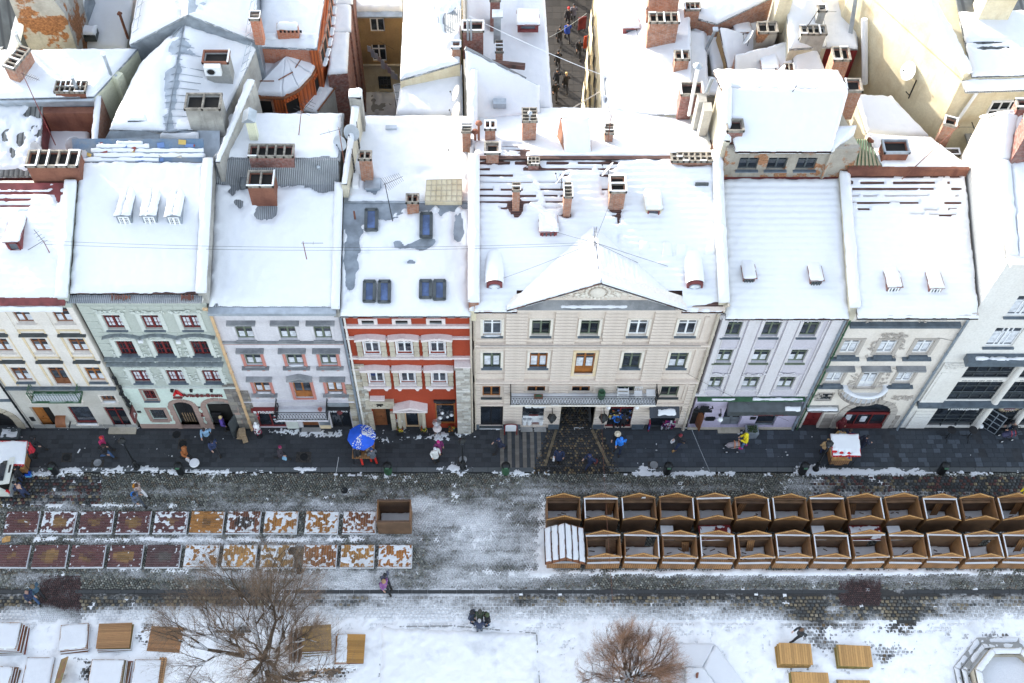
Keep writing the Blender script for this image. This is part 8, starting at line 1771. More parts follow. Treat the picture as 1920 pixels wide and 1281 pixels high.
def platform(px0,pyf,col,patch,amt,cover,seed,label,ax='x'):
 w,d=1.88,1.32; p=G(px0+31,pyf); y=p.y+d/2
 t=thing('floor_platform',label,'platform',(p.x,y,0),'kiosk floor platforms left on the road',local=True,rz=R(rnd.uniform(-1.2,1.2)))
 def cf(x,yy):
  n=float(fbm(np.array([x*1.3+seed*9]),np.array([yy*2+seed]),seed,3)[0]); m=math.exp(-((x/.55)**2+(yy/.38)**2))*1.3*amt*(n*1.8); m=min(1,max(0,(m*rnd.uniform(.75,1.25)-.38)*3.2))*.85; k=rnd.uniform(.75,1.2)*(.7+.6*n); return tuple(k*(a*(1-m)+b*m) for a,b in zip(col,patch))
 place('deck',boards(w,d,13,.17,.03,cf,ax).mesh('deck',M['vcol']),t); place('frame',MB().box(-w/2+.02,w/2-.02,-d/2+.02,d/2-.02,.0,.145).mesh('frame',M['w_dark']),t)
 ed=MB(); ed.box(-w/2-.03,w/2+.03,-d/2-.05,-d/2-.0,.0,.10 if seed%2 else .13); ed.box(w/2,w/2+.04,-d/2,d/2,.0,.14); place('edge_snow',ed.mesh('edge_snow',M['snow']),t)
 o=snow_quad(None,(-w/2,-d/2,.165),(w/2,-d/2,.165),(w/2,d/2,.165),(-w/2,d/2,.165),T=cover-(.02 if cover<0 else .009),res=.04,rough=.16,nf=1.8,edge=.001,seed=seed*3+1,name='snow_patches');
 me=o.data; co=np.empty(len(me.vertices)*3,dtype=np.float32); me.vertices.foreach_get('co',co); co=co.reshape(-1,3); e=np.minimum(w/2-np.abs(co[:,0]),d/2-np.abs(co[:,1])); co[:,2]+=.022*np.clip(1-e/.16,0,1)-.012*(amt)*np.exp(-((co[:,0]/.5)**2+(co[:,1]/.4)**2)); co[:,2]=np.where(co[:,2]>.167,.17+np.minimum((co[:,2]-.167)*.6,.035),.15); me.vertices.foreach_set('co',co.ravel()); me.update()
 me.materials[0]=M['snow_dirty'];place('snow_patches',me,t); bpy.data.objects.remove(o)
MR=(.12,.048,.045);OC=(.26,.15,.05);OR=(.36,.16,.04);DK_=(.035,.035,.032)
top=[(7,MR,OC,.9,-.012),(76,MR,OC,.9,.004),(147,MR,OC,1,-.002),(217,MR,OC,.9,-.002),(287,MR,OC,.5,.010),(355,OR,(.1,.06,.03),.6,-.004),(424,(.17,.07,.04),DK_,1.3,.006),(494,OR,OR,.1,.016),(571,OR,OC,.4,.012),(642,(.22,.09,.04),OR,.6,.010)]
bot=[(-12,MR,OC,.5,-.022),(60,MR,OC,1,-.022),(130.5,MR,OC,.8,-.018),(202,MR,OC,1.2,-.010),(273,(.10,.052,.05),(.09,.08,.07),.8,-.022),(344.5,OR,OR,.1,.022),(416,(.42,.22,.07),OC,.3,.008),(487,(.34,.19,.06),OC,.3,.003),(567.5,(.24,.10,.035),OR,.3,.004),(638,(.36,.18,.05),OC,.4,.006),(709,(.36,.14,.03),OR,.3,.012)]
nmz=['dark maroon platform with an ochre worn patch','maroon platform with snow along its left edge','maroon platform with a small ochre patch','maroon platform with ochre streak and scattered snow','maroon platform heavily flecked with snow','orange-brown platform with darker middle','platform with a large blackish stain','orange platform mostly under snow','orange platform with snowy corners','rust-brown platform with drifted snow on the left']
for i,(a,c,p_,am,cv) in enumerate(top): platform(a,1001,c,p_,am,cv,i+2,'%s, %s from the left in the back row'%(nmz[i],od[i]),'x' if i<6 else 'y')
nmb=['bare dark maroon platform cut by the left picture edge','bare maroon platform with a faint ochre smear','bare maroon platform dusted at its right','maroon platform with a broad ochre patch','plain greyish-maroon platform','orange platform almost wholly snow-covered','yellow-ochre platform with snow on its right','ochre-brown platform beside the lamp post','dark rust platform with light snow','golden platform with scattered snow','bright orange platform with streaky snow at the right end']
for i,(a,c,p_,am,cv) in enumerate(bot): platform(a,1065,c,p_,am,cv,i+20,'%s, front row'%nmb[i],'x' if i<6 else 'y')
def pmesh(w,d,th,mat,col,n=14,ax='x',seed=1):
 f=lambda x,y:tuple(q*(.78+.4*random.Random(seed*99+round((y if ax=='x' else x)*60)).random()) for q in col)
 return boards(w,d,n,th,th,f,ax)
onm=['top','second','third','fourth','fifth','sixth','seventh']
def stack(pxc,pyc,w,d,n,rot,top,what,col=(.30,.15,.06),drift=(0,0),seed=1,th=.055,gap=.035,ax='x',slide=.06):  # lays wooden wall panels flat, one on another
 r=random.Random(seed); zt=n*(th+gap); p=G(pxc,pyc,zt)
 for i in range(n):
  k=n-1-i; z=k*(th+gap)+.06
  t=thing('timber_panel','%s panel of the stack %s'%(onm[i],what) if n>1 else what,'panel',(p.x+drift[0]*i+r.uniform(-slide,slide)*(i>0),p.y+drift[1]*i+r.uniform(-slide,slide)*(i>0),z),'wooden panels stacked on the square',local=True,rz=R(rot+r.uniform(-3,3)*(i>0)))
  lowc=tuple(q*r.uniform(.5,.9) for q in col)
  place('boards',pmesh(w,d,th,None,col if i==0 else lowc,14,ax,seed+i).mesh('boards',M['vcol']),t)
  mb=MB();
  for s_ in(-.35,0,.35): mb.box(-w/2+.03,w/2-.03,d*s_-.035,d*s_+.035,-gap,0)
  if gap: place('battens',mb.mesh('battens',M['w_dark']),t)
  if (top not in('bare','pine')) or (i>0 and top!='pine'):
   if i==0:
    o=snow_quad(None,(-w/2,-d/2,th),((w/2) if top!='half' else -w*.08,-d/2,th),((w/2) if top!='half' else -w*.14,d/2,th),(-w/2,d/2,th),T=.075,res=.08,edge=.07,rough=.04,seed=seed,name='panel_snow'); place('panel_snow',o.data,t); bpy.data.objects.remove(o)
   elif top!='pine':
    mb=MB(); mb.box(-w/2-.015,w/2+.015,-d/2-.02,-d/2+.0,.012,th+.02); mb.box(w/2,w/2+.02,-d/2,d/2,.012,th+.01); place('edge_snow',mb.mesh('edge_snow',M['snow']),t)
stack(4,1192,1.75,1.5,6,0,'snow','at the left picture edge by the road',seed=31,drift=(.07,-.02),th=.06,gap=.07)
stack(-2,1272,1.2,1.3,5,-4,'snow','in the bottom left corner',seed=32,drift=(.07,0))
stack(138,1194,1.5,1.42,4,5,'snow','with white top left of the brown-topped stack',seed=33,drift=(.02,-.03))
stack(214,1192,1.82,1.4,4,2,'bare','with bare brown boarded top, bottom left',col=(.36,.19,.08),seed=34,drift=(.03,-.04))
stack(310,1199,1.8,1.4,1,-3,'bare','bare brown boarded panel lying on the setts left of the big tree',col=(.33,.165,.07),seed=35)
stack(72,1262,1.5,1.7,2,0,'snow','below the white-topped one, leaning board at its side',seed=36)
stack(198,1266,1.75,1.7,5,0,'snow','at the bottom edge under the brown-topped stack',seed=37,drift=(.09,0))
stack(275,1266,1.5,1.7,3,0,'snow','at the bottom edge left of the big tree',seed=38,drift=(.03,0))
stack(594,1196,1.55,1.4,6,4,'bare','with bare yellow-brown top right of the big tree',col=(.38,.235,.08),seed=39,drift=(-.0,-.035),th=.05,gap=.05)
stack(657,1216,1.55,1.6,3,-1,'half','whose orange top is half snow-covered',col=(.42,.22,.06),seed=40,drift=(-.01,-.03))
for nm,px_,py_,w_,d_,n_,rot in(('near the lone walker at the lower right, left of two',1492,1226,1.75,1.15,4,-2),('of new pine at the lower right, right of two',1604,1230,1.75,1.15,4,-2),('of new pine at the bottom edge, left of two',1520,1281,2.0,1.15,3,-1),('of new pine at the bottom edge, right of two',1604,1295,1.7,1.1,2,0)):
 stack(px_,py_,w_,d_,n_,rot,'pine',nm,col=(.50,.28,.10),seed=int(px_),drift=(-.07,-.02),th=.07,gap=.03,ax='y')
for i,a in enumerate((540,549,558)):
 p=G(a,1212,.5); t=thing('timber_panel','%s dark warped board leaning against the stack right of the big tree'%['outer','middle','inner'][i],'panel',(p.x,p.y,0),'wooden panels stacked on the square',local=True,rz=R(4)); o=place('boards',pmesh(.06,1.6,1.3,None,(.12,.06,.03),10,'x',i).mesh('boards',M['vcol']),t); o.rotation_euler=(0,R(14),0)
p=G(108,1262,.5); t=thing('timber_panel','brown ribbed panel standing tilted against the snow-topped stack at bottom left','panel',(p.x-.25,p.y,0),'wooden panels stacked on the square',local=True,rz=R(-6)); o=place('boards',boards(1.0,1.75,4,.05,.05,lambda x,y:tuple(q*rnd.uniform(.8,1.2) for q in(.28,.17,.07)),'y').mesh('boards',M['vcol']),t); o.rotation_euler=(0,R(-52),0); o.location=(.4,0,.42)
for k in range(4):
 p=G(297+k*3,1262,.3); t=thing('wooden_plank','%s of four planks standing on edge by the snowy stack left of the big tree'%['first','second','third','last'][k],'plank',(p.x,p.y,0),'planks on edge',local=True,rz=R(rnd.uniform(-2,2))); place('board',MB().box(-.03,.03,-.85,.85,0,.35).mesh('board',M['w_panel']),t)
t=thing('lawn_kerb','low kerb around the snowy rectangle at the bottom centre','kerb',G(860,1175)); mb=MB()
A=G(716,1176);Bq=G(850,1174);C=G(1006,1188);D=G(1012,1290);E=G(710,1290)
for a,c in((A,Bq),(Bq,C),(C,D),(E,A)):
 n=int((c-a).length/.6)
 for i in range(n): p=a.lerp(c,(i+.5)/n); mb.obox((p.x,p.y,.0),.59,.06,.09,rz=math.atan2((c-a).y,(c-a).x))
mb.build('kerb_stones',M['conc'],t,kind='stuff')
tag(snow_quad(None,E,D,C,A+Vector((0,0,0)),T=.17,res=.09,rough=.09,edge=.25,seed=6,name='lawn_snow',mat=M['sq'],kind='stuff'))
fc=G(1903,1283,.9); ft=thing('fountain','octagonal stone fountain basin full of snow, lower right corner','fountain',(fc.x,fc.y,0))
def octo(r,z,off=R(22.5),sy=1.0): return [Vector((fc.x+r*math.cos(off+math.pi/4*k),fc.y+r*sy*math.sin(off+math.pi/4*k),z)) for k in range(8)]
for ro,ri,z_,nm,mt in((3.0,2.65,.12,'lower_step','conc'),(2.62,2.3,.25,'upper_step','conc'),(2.12,1.75,.9,'basin_wall','stone')):
 o_,i_=octo(ro,z_),octo(ri,z_);
 for k in range(8):
  j=(k+1)%8; V=[o_[k],o_[j],i_[j],i_[k]]; V=V+[Vector((v.x,v.y,0)) for v in V]; MB().add(V,[(0,1,2,3),(7,6,5,4),(0,4,5,1),(1,5,6,2),(2,6,7,3),(3,7,4,0)]).build(nm+'_stone',M[mt],ft)
  q=(V[0],V[1],V[2],V[3]); snow_quad(ft,*q,T=.09 if ri<2 else .02,res=.09,edge=.10,rough=.03 if ri<2 else .16,seed=k,name='rim_snow')
pb=octo(1.75,.35); mb=MB(); mb.add(pb,[tuple(range(8))]); mb.build('basin_snow',M['snow'],ft)
pd_=MB(); pd_.obox((fc.x+.3,fc.y-.6,.8),.8,.8,1.2,rz=R(35)); pd_.build('statue_plinth',M['stone'],ft); snow_quad(ft,(fc.x-.2,fc.y-.6,1.4),(fc.x+.3,fc.y-1.1,1.4),(fc.x+.8,fc.y-.6,1.4),(fc.x+.3,fc.y-.1,1.4),T=.12,res=.07,edge=.1,seed=4)
st=thing('snowed_shelter','low hipped shelter roof smoothly buried in snow beside the bushy tree','shelter',G(1330,1250))
h0,h1_,h2=.25,.6,.9
o4=[G(1235,1206,h0),G(1340,1207,h0),G(1408,1300,h0),G(1225,1300,h0)]; i4=[G(1284,1253,h1_),G(1316,1254,h1_),G(1352,1300,h1_),G(1284,1300,h1_)]
MB().add(o4+[Vector((v.x,v.y,0)) for v in o4],[(0,1,2,3),(0,4,5,1),(1,5,6,2),(2,6,7,3),(3,7,4,0)]).build('shelter_walls',M['snow'],st)
snow_quad(st,i4[0],i4[1],o4[1],o4[0],T=.12,res=.1,edge=.02,seed=2,rough=.01); snow_quad(st,i4[1],i4[2],o4[2],o4[1],T=.12,res=.1,edge=.02,seed=3,rough=.01)
j4=[v+Vector((0,0,.25)) for v in i4]; MB().add(j4+i4,[(0,1,2,3),(0,4,5,1),(1,5,6,2),(2,6,7,3),(3,7,4,0)]).build('upper_tier',M['zinc'],st); snow_quad(st,j4[3],j4[2],j4[1],j4[0],T=.12,res=.1,edge=.08,seed=5,rough=.01); p=G(1306,1270,h1_+.3); mb=MB(); mb.prism([(p.y-.1,p.z),(p.y+.15,p.z),(p.y+.12,p.z+.5)],'x',p.x-.05,p.x+.06); mb.build('finial',M['rusty'],st)
# ================= street furniture =================
def lamp(px,py,z,h,label):
 p=G(px,py,z); t=thing('street_lamp',label,'street lamp',p,'black cast-iron street lamps')
 MB().lathe(p.x,p.y,[(.2,z),(.2,z+.1),(.13,z+.2),(.11,z+.75),(.14,z+.8),(.07,z+.9)],10).build('base',M['iron'],t); MB().lathe(p.x,p.y,[(.06,z+.85),(.045,z+h-.65),(.08,z+h-.6),(.03,z+h-.55)],8).build('post',M['iron'],t)
 l=MB().lathe(p.x,p.y,[(.10,z+h-.55),(.20,z+h-.15)],6).build('lantern_glass',M['glass'],t); MB().lathe(p.x,p.y,[(.24,z+h-.15),(.22,z+h-.1),(.06,z+h+.08),(.03,z+h+.16)],6).build('lantern_roof',M['iron'],t); mb=MB()
 for k in range(6): a=math.pi/3*k; mb.tube((p.x+.1*math.cos(a),p.y+.1*math.sin(a),z+h-.55),(p.x+.21*math.cos(a),p.y+.21*math.sin(a),z+h-.15),.014,n=4)
 mb.build('lantern_ribs',M['iron'],t)
 return t
lamp(257,877,ZP,3.7,'black street lamp in front of the green bank'); lamp(868,877,ZP,3.7,'black street lamp left of the light paving stripes'); lamp(1529,880,ZP,3.6,'black street lamp leaning over the snowy-roofed cart'); lamp(562,1071,0,3.3,'black street lamp between two platforms on the road');
for i,px_ in enumerate((105,340,728,948,1250,1503,1763)):
 p=G(px_,886,ZP); t=thing('litter_bin','dark green litter bin %s'%['by the van cart','beside the round white table','below the blue parasol','at the light stripes','right of the gateway cobbles','left of the right-hand cart','near the right edge of the kerb'][i],'litter bin',p,'dark green litter bins at the kerb')
 z=ZP; MB().lathe(p.x,p.y,[(.20,z),(.24,z+.06),(.25,z+.8),(.27,z+.84),(.27,z+.9)],14).build('drum',M['green_iron'] if i in(2,3) else M['iron'],t,smooth=False); MB().lathe(p.x,p.y,[(.27,z+.9),(.24,z+1.02),(.12,z+1.1),(.02,z+1.12)],14).build('lid',M['iron'],t,smooth=True); MB().obox((p.x,p.y-.22,z+.98),.24,.1,.1,tx=R(25)).build('opening',M['green_iron'],t)
p=G(369,878,ZP); t=thing('round_table','small round snow-topped table by the kerb','table',p); MB().tube(p,p+Vector((0,0,.7)),.04,n=7).build('post',M['iron'],t); MB().lathe(p.x,p.y,[(.3,ZP+.7),(.3,ZP+.74),(.27,ZP+.79),(.02,ZP+.81)],18).build('snowy_top',M['snow'],t)
def cart(px,py,w,d,label,red,spots,awn_off=.5):
 p=G(px,py,ZP); x,y,z=p.x,p.y+d/2,ZP; t=thing('vendor_cart',label,'cart',(x,y,z))
 b_=MB(); b_.box(x-w/2+.2,x+w/2-.35,y-d/2,y+d/2-.2,z+.25,z+1.0); b_=b_.build('body',M['w_out'],t)
 MB().box(x-w/2+.15,x+w/2-.3,y-d/2-.05,y+d/2-.15,z+1.0,z+1.05).build('counter',M['w_edge'],b_)
 for a in(-w/2+.35,w/2-.5):
  for c in(-d/2-.02,d/2-.2): MB().prism([(x+a+.2*math.cos(k*.63),z+.22+.2*math.sin(k*.63)) for k in range(10)],'y',y+c,y+c+.06).build('wheel',M['iron'],t)
 for a in(-w/2+.1,w/2-.1):
  for c in(-d/2+.0,d/2): MB().tube((x+a,y+c,z),(x+a,y+c,z+1.85),.02,n=5).build('post',M['iron'],t)
 q=[Vector((x-w/2,y-d/2-.15,z+1.85)),Vector((x+w/2,y-d/2-.15,z+1.85)),Vector((x+w/2,y+d/2+.15,z+2.1)),Vector((x-w/2,y+d/2+.15,z+2.1))]
 rf=roof_quad(t,*q,M[red],name='awning',th=.1); mb=MB()
 for k in range(int(w/.18)):
  a=q[0].lerp(q[1],(k+.5)/int(w/.18)); mb.obox(a-Vector((0,.0,.09)),.15,.02,.09)
 mb.build('scalloped_valance',M[red],rf); snow_quad(rf,*q,T=.09,res=.07,edge=.08,rough=.03,seed=3,holes=spots)
 r=random.Random(int(px)); mb=MB()
 for k in range(24): a=x+r.uniform(-w/2+.25,w/2-.4); c=y+r.uniform(-d/2,d/2-.25); mb.box(a,a+.1,c,c+.1,z+1.05,z+1.1+r.random()*.12,c=r.choice([(.4,.2,.1),(.6,.6,.6),(.1,.1,.3),(.5,.05,.05)]))
 mb.build('goods',M['vcol'],t); return t
cart(38,892,1.75,1.1,'red vendor cart under a snow-covered awning at the left edge','vivid_red',[(56,853,4,3,1.6)]); cart(1572,876,1.65,1.0,'vendor cart with snowy awning, leaf-shaped red marks showing through','vivid_red',[(1553,846,4,2.5,1.7),(1565,847,4,2.5,1.7),(1578,849,3,2.5,1.7),(1592,850,3,2,1.6),(1560,853,1.5,4,1.3)])
p=G(684,850,ZP); t=thing('parasol','large blue parasol with snow on its right half, open over a vendor table','parasol',p)
MB().tube(p,p+Vector((0,0,2.5)),.03,n=6).build('pole',M['iron'],t); n=8; zc=2.6+ZP; rr=.84; mb=MB(); V=[Vector((p.x,p.y,zc))]
ring=[];
for k in range(n*2):
 a=math.pi/n*k+.2; q=rr*(1 if k%2==0 else .94); V.append(Vector((p.x+q*math.cos(a),p.y+q*math.sin(a),zc-.42+(.03 if k%2 else 0))))
V+= [v*1 for v in V[1:]];
for v in V[1+2*n:]: v.z-=.12
F_=[(0,1+k,1+(k+1)%(2*n)) for k in range(2*n)]+[(1+k,1+2*n+k,1+2*n+(k+1)%(2*n),1+(k+1)%(2*n)) for k in range(2*n)]
M['blue_cloth']=plain('blue_cloth',(.015,.10,.62),.6,.1); mb.add(V,F_); cn=mb.build('canopy',M['blue_cloth'],t)
sn=MB(); r=random.Random(5)
for k in range(230):
 a=r.choice([r.uniform(-.3,1.7),r.uniform(3.9,4.9),r.uniform(-.2,.9)]); q=rr*r.uniform(.1,.95); c=Vector((p.x+q*math.cos(a),p.y+q*math.sin(a),zc-.40*(q/rr)+.015)); s_=r.uniform(.012,.05)
 sn.obox(c,s_*r.uniform(1,2.4),s_,.02,rz=a,ty=R(24))
sn.build('snow_patches',M['snow'],cn)
tb=thing('vendor_table','vendor table with small goods under the blue parasol','table',p); MB().box(p.x-.65,p.x+.65,p.y-.75,p.y+.3,ZP+.8,ZP+.85).build('table_top',M['w_out'],tb)
for a in(-.6,.6):
 for c in(-.7,.25): MB().tube((p.x+a,p.y+c,ZP),(p.x+a,p.y+c,ZP+.8),.03,n=5).build('leg',M['iron'],tb)
mb=MB()
for k in range(30): a=p.x+r.uniform(-.6,.5);c=p.y+r.uniform(-.73,.2); mb.box(a,a+.1,c,c+.08,ZP+.85,ZP+.9+r.random()*.1,c=r.choice([(.45,.08,.05),(.4,.3,.2),(.1,.3,.1),(.6,.6,.55)]))
mb.build('goods',M['vcol'],tb)
st2=thing('display_stand','narrow black and white postcard stand left of the blue parasol','display stand',G(661,835,ZP)); q=G(662,838,ZP); MB().box(q.x-.05,q.x+.05,q.y-.05,q.y+.45,ZP,ZP+1.6).build('rack',M['black'],st2); mb=MB()
for k in range(7): mb.obox((q.x,q.y+.2,ZP+.3+k*.2),.14,.42,.06)
mb.build('postcards',M['white_plastic'],st2)
M['carton']=plain('cardboard',(.33,.24,.15),.85,.15,6);M['steel']=plain('polished_steel',(.55,.55,.56),.25,.2,4,0,.8)
q=G(821,820,ZP); t=thing('disc_stand','stand of three shiny round discs in front of the orange house window','display stand',q)
MB().tube(q,q+Vector((0,0,2.0)),.03,n=6).build('pole',M['zinc'],t)
for k,(zz,rr_) in enumerate(((.45,.2),(1.15,.26),(1.95,.26))): MB().lathe(q.x,q.y,[(.02,ZP+zz+.06),(rr_,ZP+zz),(rr_,ZP+zz-.02),(.02,ZP+zz+.02)][::-1],18).build('disc',M['f4w'] if k==1 else M['steel'],t)
for i,(a,b_) in enumerate(((751,813),(795,813),(847,813))):
 q=G(a,b_,ZP); t=thing('planter','square dark planter with yellow flowers, %s before the orange house'%['left of the doorway','right of the doorway','nearest the pale pier'][i],'planter',q,'planters before the orange house'); MB().prism([(q.x-.16,ZP),(q.x+.16,ZP),(q.x+.2,ZP+.5),(q.x-.2,ZP+.5)],'y',q.y-.18,q.y+.18).build('pot',M['black'],t); mb=MB(); r=random.Random(i)
 for k in range(60): mb.obox((q.x+r.uniform(-.17,.17),q.y+r.uniform(-.15,.15),ZP+.5+r.random()*.2),.07,.05,.04,rz=r.random()*3,tx=r.random(),c=r.choice([(.04,.08,.02),(.03,.05,.02),(.55,.42,.03),(.35,.05,.02)]))
 mb.build('flowers',M['vcol'],t,kind='stuff')
t=thing('donation_post','grey stone-grey letter post left of the orange house portal','post',G(751,803,ZP)); q=G(751,801,ZP); MB().box(q.x-.14,q.x+.14,q.y-.1,q.y+.1,ZP,ZP+1.0).build('post',M['stone'],t); MB().obox((q.x,q.y-.05,ZP+1.05),.36,.28,.06,tx=R(15)).build('tray',M['white_plastic'],t)
for i,(a,z_,s_) in enumerate(((453,0,.42),(457,.36,.38),(461,0,.3))):
 q=G(a,818,ZP); t=thing('cardboard_box','%s cardboard box by the ochre drainpipe'%['lower','upper','small front'][i],'cardboard box',(q.x,q.y-(.3 if i==2 else 0),ZP+z_),'cardboard boxes by the drainpipe',local=True,rz=R(10*i)); place('carton',MB().box(-s_/2,s_/2,-s_/2,s_/2,0,.36).mesh('carton',M['carton']),t); place('flap',MB().box(-s_/2,s_/2,-s_/2-.14,-s_/2-.12,.3,.36).mesh('flap',M['carton']),t)
q=G(487,818,ZP); t=thing('clothes_dummy','dressed clothes dummy in white and black patterns beside the souvenir cellar','clothes dummy',q); MB().lathe(q.x,q.y,[(.2,ZP),(.03,ZP+.05),(.03,ZP+.7)],9).build('stand',M['iron'],t); MB().lathe(q.x,q.y,[(.16,ZP+.5),(.2,ZP+.9),(.15,ZP+1.1),(.21,ZP+1.4),(.08,ZP+1.52),(.05,ZP+1.6),(.1,ZP+1.7),(.02,ZP+1.84)],9).build('torso',M['white_plastic'],t,smooth=True); r=random.Random(1); mb=MB()
for k in range(60): a=r.random()*6.28; h_=r.uniform(.5,1.4); mb.obox((q.x+.2*math.cos(a),q.y+.2*math.sin(a),ZP+h_),.08,.03,.09,rz=a+1.57,c=r.choice([(.02,.02,.02),(.7,.7,.72),(.3,.03,.08)]))
mb.build('patterned_clothes',M['vcol'],t)
q=G(487,800,ZP); t=thing('scarf_rack','rack of pink and red scarves hanging by the souvenir cellar door','scarf rack',q); mb=MB()
for k in range(40): mb.box(*(lambda a,c,h_:(a,a+.09,c,c+.03,h_,h_+.2))(q.x+r.uniform(-.2,.12),q.y+r.uniform(-.1,.1),ZP+r.uniform(.9,1.9)),c=r.choice([(.5,.1,.25),(.55,.5,.52),(.5,.04,.05),(.3,.3,.35)]))
mb.build('scarves',M['vcol'],t); MB().tube(q,q+Vector((0,0,2)),.025,n=5).build('pole',M['iron'],t)
for i,a in enumerate((1773,1813)):
 q=G(a,822,ZP); t=thing('bar_table','%s round black high table before the beer hall'%['left','right'][i],'table',q,'black high tables'); mb=MB()
 for k in range(3): an=2.1*k+.4; mb.tube((q.x,q.y,ZP+.35),(q.x+.35*math.cos(an),q.y+.35*math.sin(an),ZP),.02,n=4)
 mb.build('feet',M['iron'],t); MB().tube(q,q+Vector((0,0,1.1)),.03,n=6).build('stem',M['iron'],t); MB().lathe(q.x,q.y,[(.26,ZP+1.08),(.27,ZP+1.12),(.02,ZP+1.14)],18).build('table_top',M['black'],t)
for i,(a,b_) in enumerate(((1834,806),(1890,806))): q=G(a,b_,ZP); t=thing('ball_bollard','white ball on a short post at the %s side of the beer hall door'%['left','right'][i],'bollard',q); MB().tube(q,q+Vector((0,0,.35)),.05,n=7).build('post',M['iron'],t); MB().ell(q+Vector((0,0,.48)),.16,.16,.16,12,8).build('ball',M['white_plastic'],t,smooth=True)
q=G(1850,806,ZP); t=thing('glazed_door','tall glazed grid door leaf standing open in front of the beer hall','door leaf',q); mb=MB(); rz=R(-38)
for k in range(3): mb.obox(Vector((q.x,q.y,1.2))+Matrix.Rotation(rz,3,'Z')@Vector((-.5+.5*k,0,0)),.05,.05,2.1,rz=rz)
for k in range(5): mb.obox((q.x,q.y,.17+k*.51),1.05,.05,.05,rz=rz)
mb.build('frame',M['zinc'],t); MB().obox((q.x,q.y,1.2),1.0,.015,2.05,rz=rz).build('pane',M['glass_dark'],t)
q=G(20,815,ZP); t=thing('snowy_cellar_cover','dark rimmed box full of clean snow in front of the dark portal','cellar cover',q); MB().box(q.x-.55,q.x+.6,q.y-.4,q.y+.35,ZP,ZP+.2).build('rim',M['grey_frame'],t); snow_quad(t,(q.x-.5,q.y-.3,ZP+.2),(q.x+.5,q.y-.3,ZP+.2),(q.x+.5,q.y+.3,ZP+.2),(q.x-.5,q.y+.3,ZP+.2),T=.05,res=.06,edge=.08,rough=.25,seed=9)
q=G(56,893,.0); t=thing('plastic_box','light blue plastic box on the kerb by the van','plastic box',(q.x,q.y,ZP),local=True); place('box',MB().box(-.17,.17,-.14,.14,0,.24).mesh('box',plain('light_blue_plastic',(.12,.38,.72),.4,.1)),t); place('lid',MB().box(-.18,.18,-.15,.15,.24,.27).mesh('lid',M['blue_cloth']),t)
q=G(1116,868,ZP); t=thing('bucket','round red bucket lid beside the walker on the gateway cobbles','bucket',q); MB().lathe(q.x,q.y,[(.12,ZP),(.15,ZP+.25),(.16,ZP+.27),(.02,ZP+.28)],12).build('bucket',M['red_metal'],t)
for i,(a,b_) in enumerate(((148,846),(32,0),)):
 if b_: q=G(a,b_,ZP); t=thing('wrapper','tiny white and pink wrapper dropped on the pavement','litter',(q.x,q.y,ZP),local=True,rz=R(70)); place('paper',MB().box(-.14,.14,-.04,.04,.004,.02).mesh('paper',M['white_plastic']),t)
q=G(12,1012,0); t=thing('cardboard_sheet','crumpled tan cardboard sheet between the platform rows','cardboard',(q.x,q.y,.03),local=True,rz=R(20)); place('sheet',MB().prism([(-.25,-.15),(.2,-.2),(.28,.1),(.05,.2),(-.22,.12)],'z',0,.03).mesh('sheet',M['w_edge']),t)
def stroller(px,py,face,label,c1,c2):
 q=G(px,py,ZP); t=thing('stroller',label,'stroller',q,local=True,rz=R(face)); mt=plain('stroller_cloth',c1,.7,.2); m2=plain('stroller_trim',c2,.6,.1)
 for a in(-.22,.22):
  for b_ in(-.32,.32):
   mb=MB(); mb.prism([(b_+.13*math.cos(k*.7),.13+.13*math.sin(k*.7)) for k in range(9)],'x',a-.02,a+.02); w_=place('wheel',mb.mesh('wheel',M['black']),t); place('rim',MB().prism([(b_+.07*math.cos(k*.9),.13+.07*math.sin(k*.9)) for k in range(7)],'x',a-.025,a+.025).mesh('rim',M['white_plastic']),w_)
 mb=MB(); mb.tube((-.2,-.32,.15),(-.2,.25,.6),.015,n=4); mb.tube((.2,-.32,.15),(.2,.25,.6),.015,n=4); mb.tube((-.2,.25,.6),(-.2,-.65,.98),.015,n=4); mb.tube((.2,.25,.6),(.2,-.65,.98),.015,n=4); mb.tube((-.2,-.65,.98),(.2,-.65,.98),.02,n=4); place('frame',mb.mesh('frame',M['iron']),t)
 mb=MB(); mb.ell((0,0,.55),.22,.42,.2,10,6); place('carrycot',mb.mesh('carrycot',mt),t)
 mb=MB(); mb.ell((0,-.18,.66),.23,.26,.26,10,6); h_=place('hood',mb.mesh('hood',mt),t)
 mb=MB()
 for yy in(-.06,-.3): mb.chain([( .24*math.cos(k*.52),yy,.66+.27*math.sin(k*.52)) for k in range(7)],.022,4)
 place('hood_trim',mb.mesh('hood_trim',m2),h_)
stroller(1371,843,90,'orange-piped pram pushed by the person in yellow',(.30,.26,.27),(.70,.22,.06)); stroller(1884,822,100,'dark pushchair with red and lime blanket at the right edge',(.05,.05,.10),(.45,.05,.06))
q=G(22,937,0); t=thing('parked_van','white van at the left edge with its tailgate lifted','van',(q.x-.1,q.y,0))
x1=q.x+.1; yb=q.y; W=1.75; M['van']=plain('van_white',(.66,.67,.62),.25,.03)
mb=MB(); mb.prism([(x1-.05,.45),(x1,.9),(x1-.25,1.35),(x1-.55,1.85),(x1-4.2,1.9),(x1-4.9,1.2),(x1-5.2,1.0),(x1-5.3,.45)],'y',yb,yb+W); bd=mb.build('body',M['van'],t)
MB().prism([(x1-.02,.95),(x1+.012,.95),(x1-.50,1.82),(x1-.56,1.80)],'y',yb+.12,yb+W-.12).build('rear_opening',M['soot_shade'],bd)  # black panel painted as the shade inside the open rear
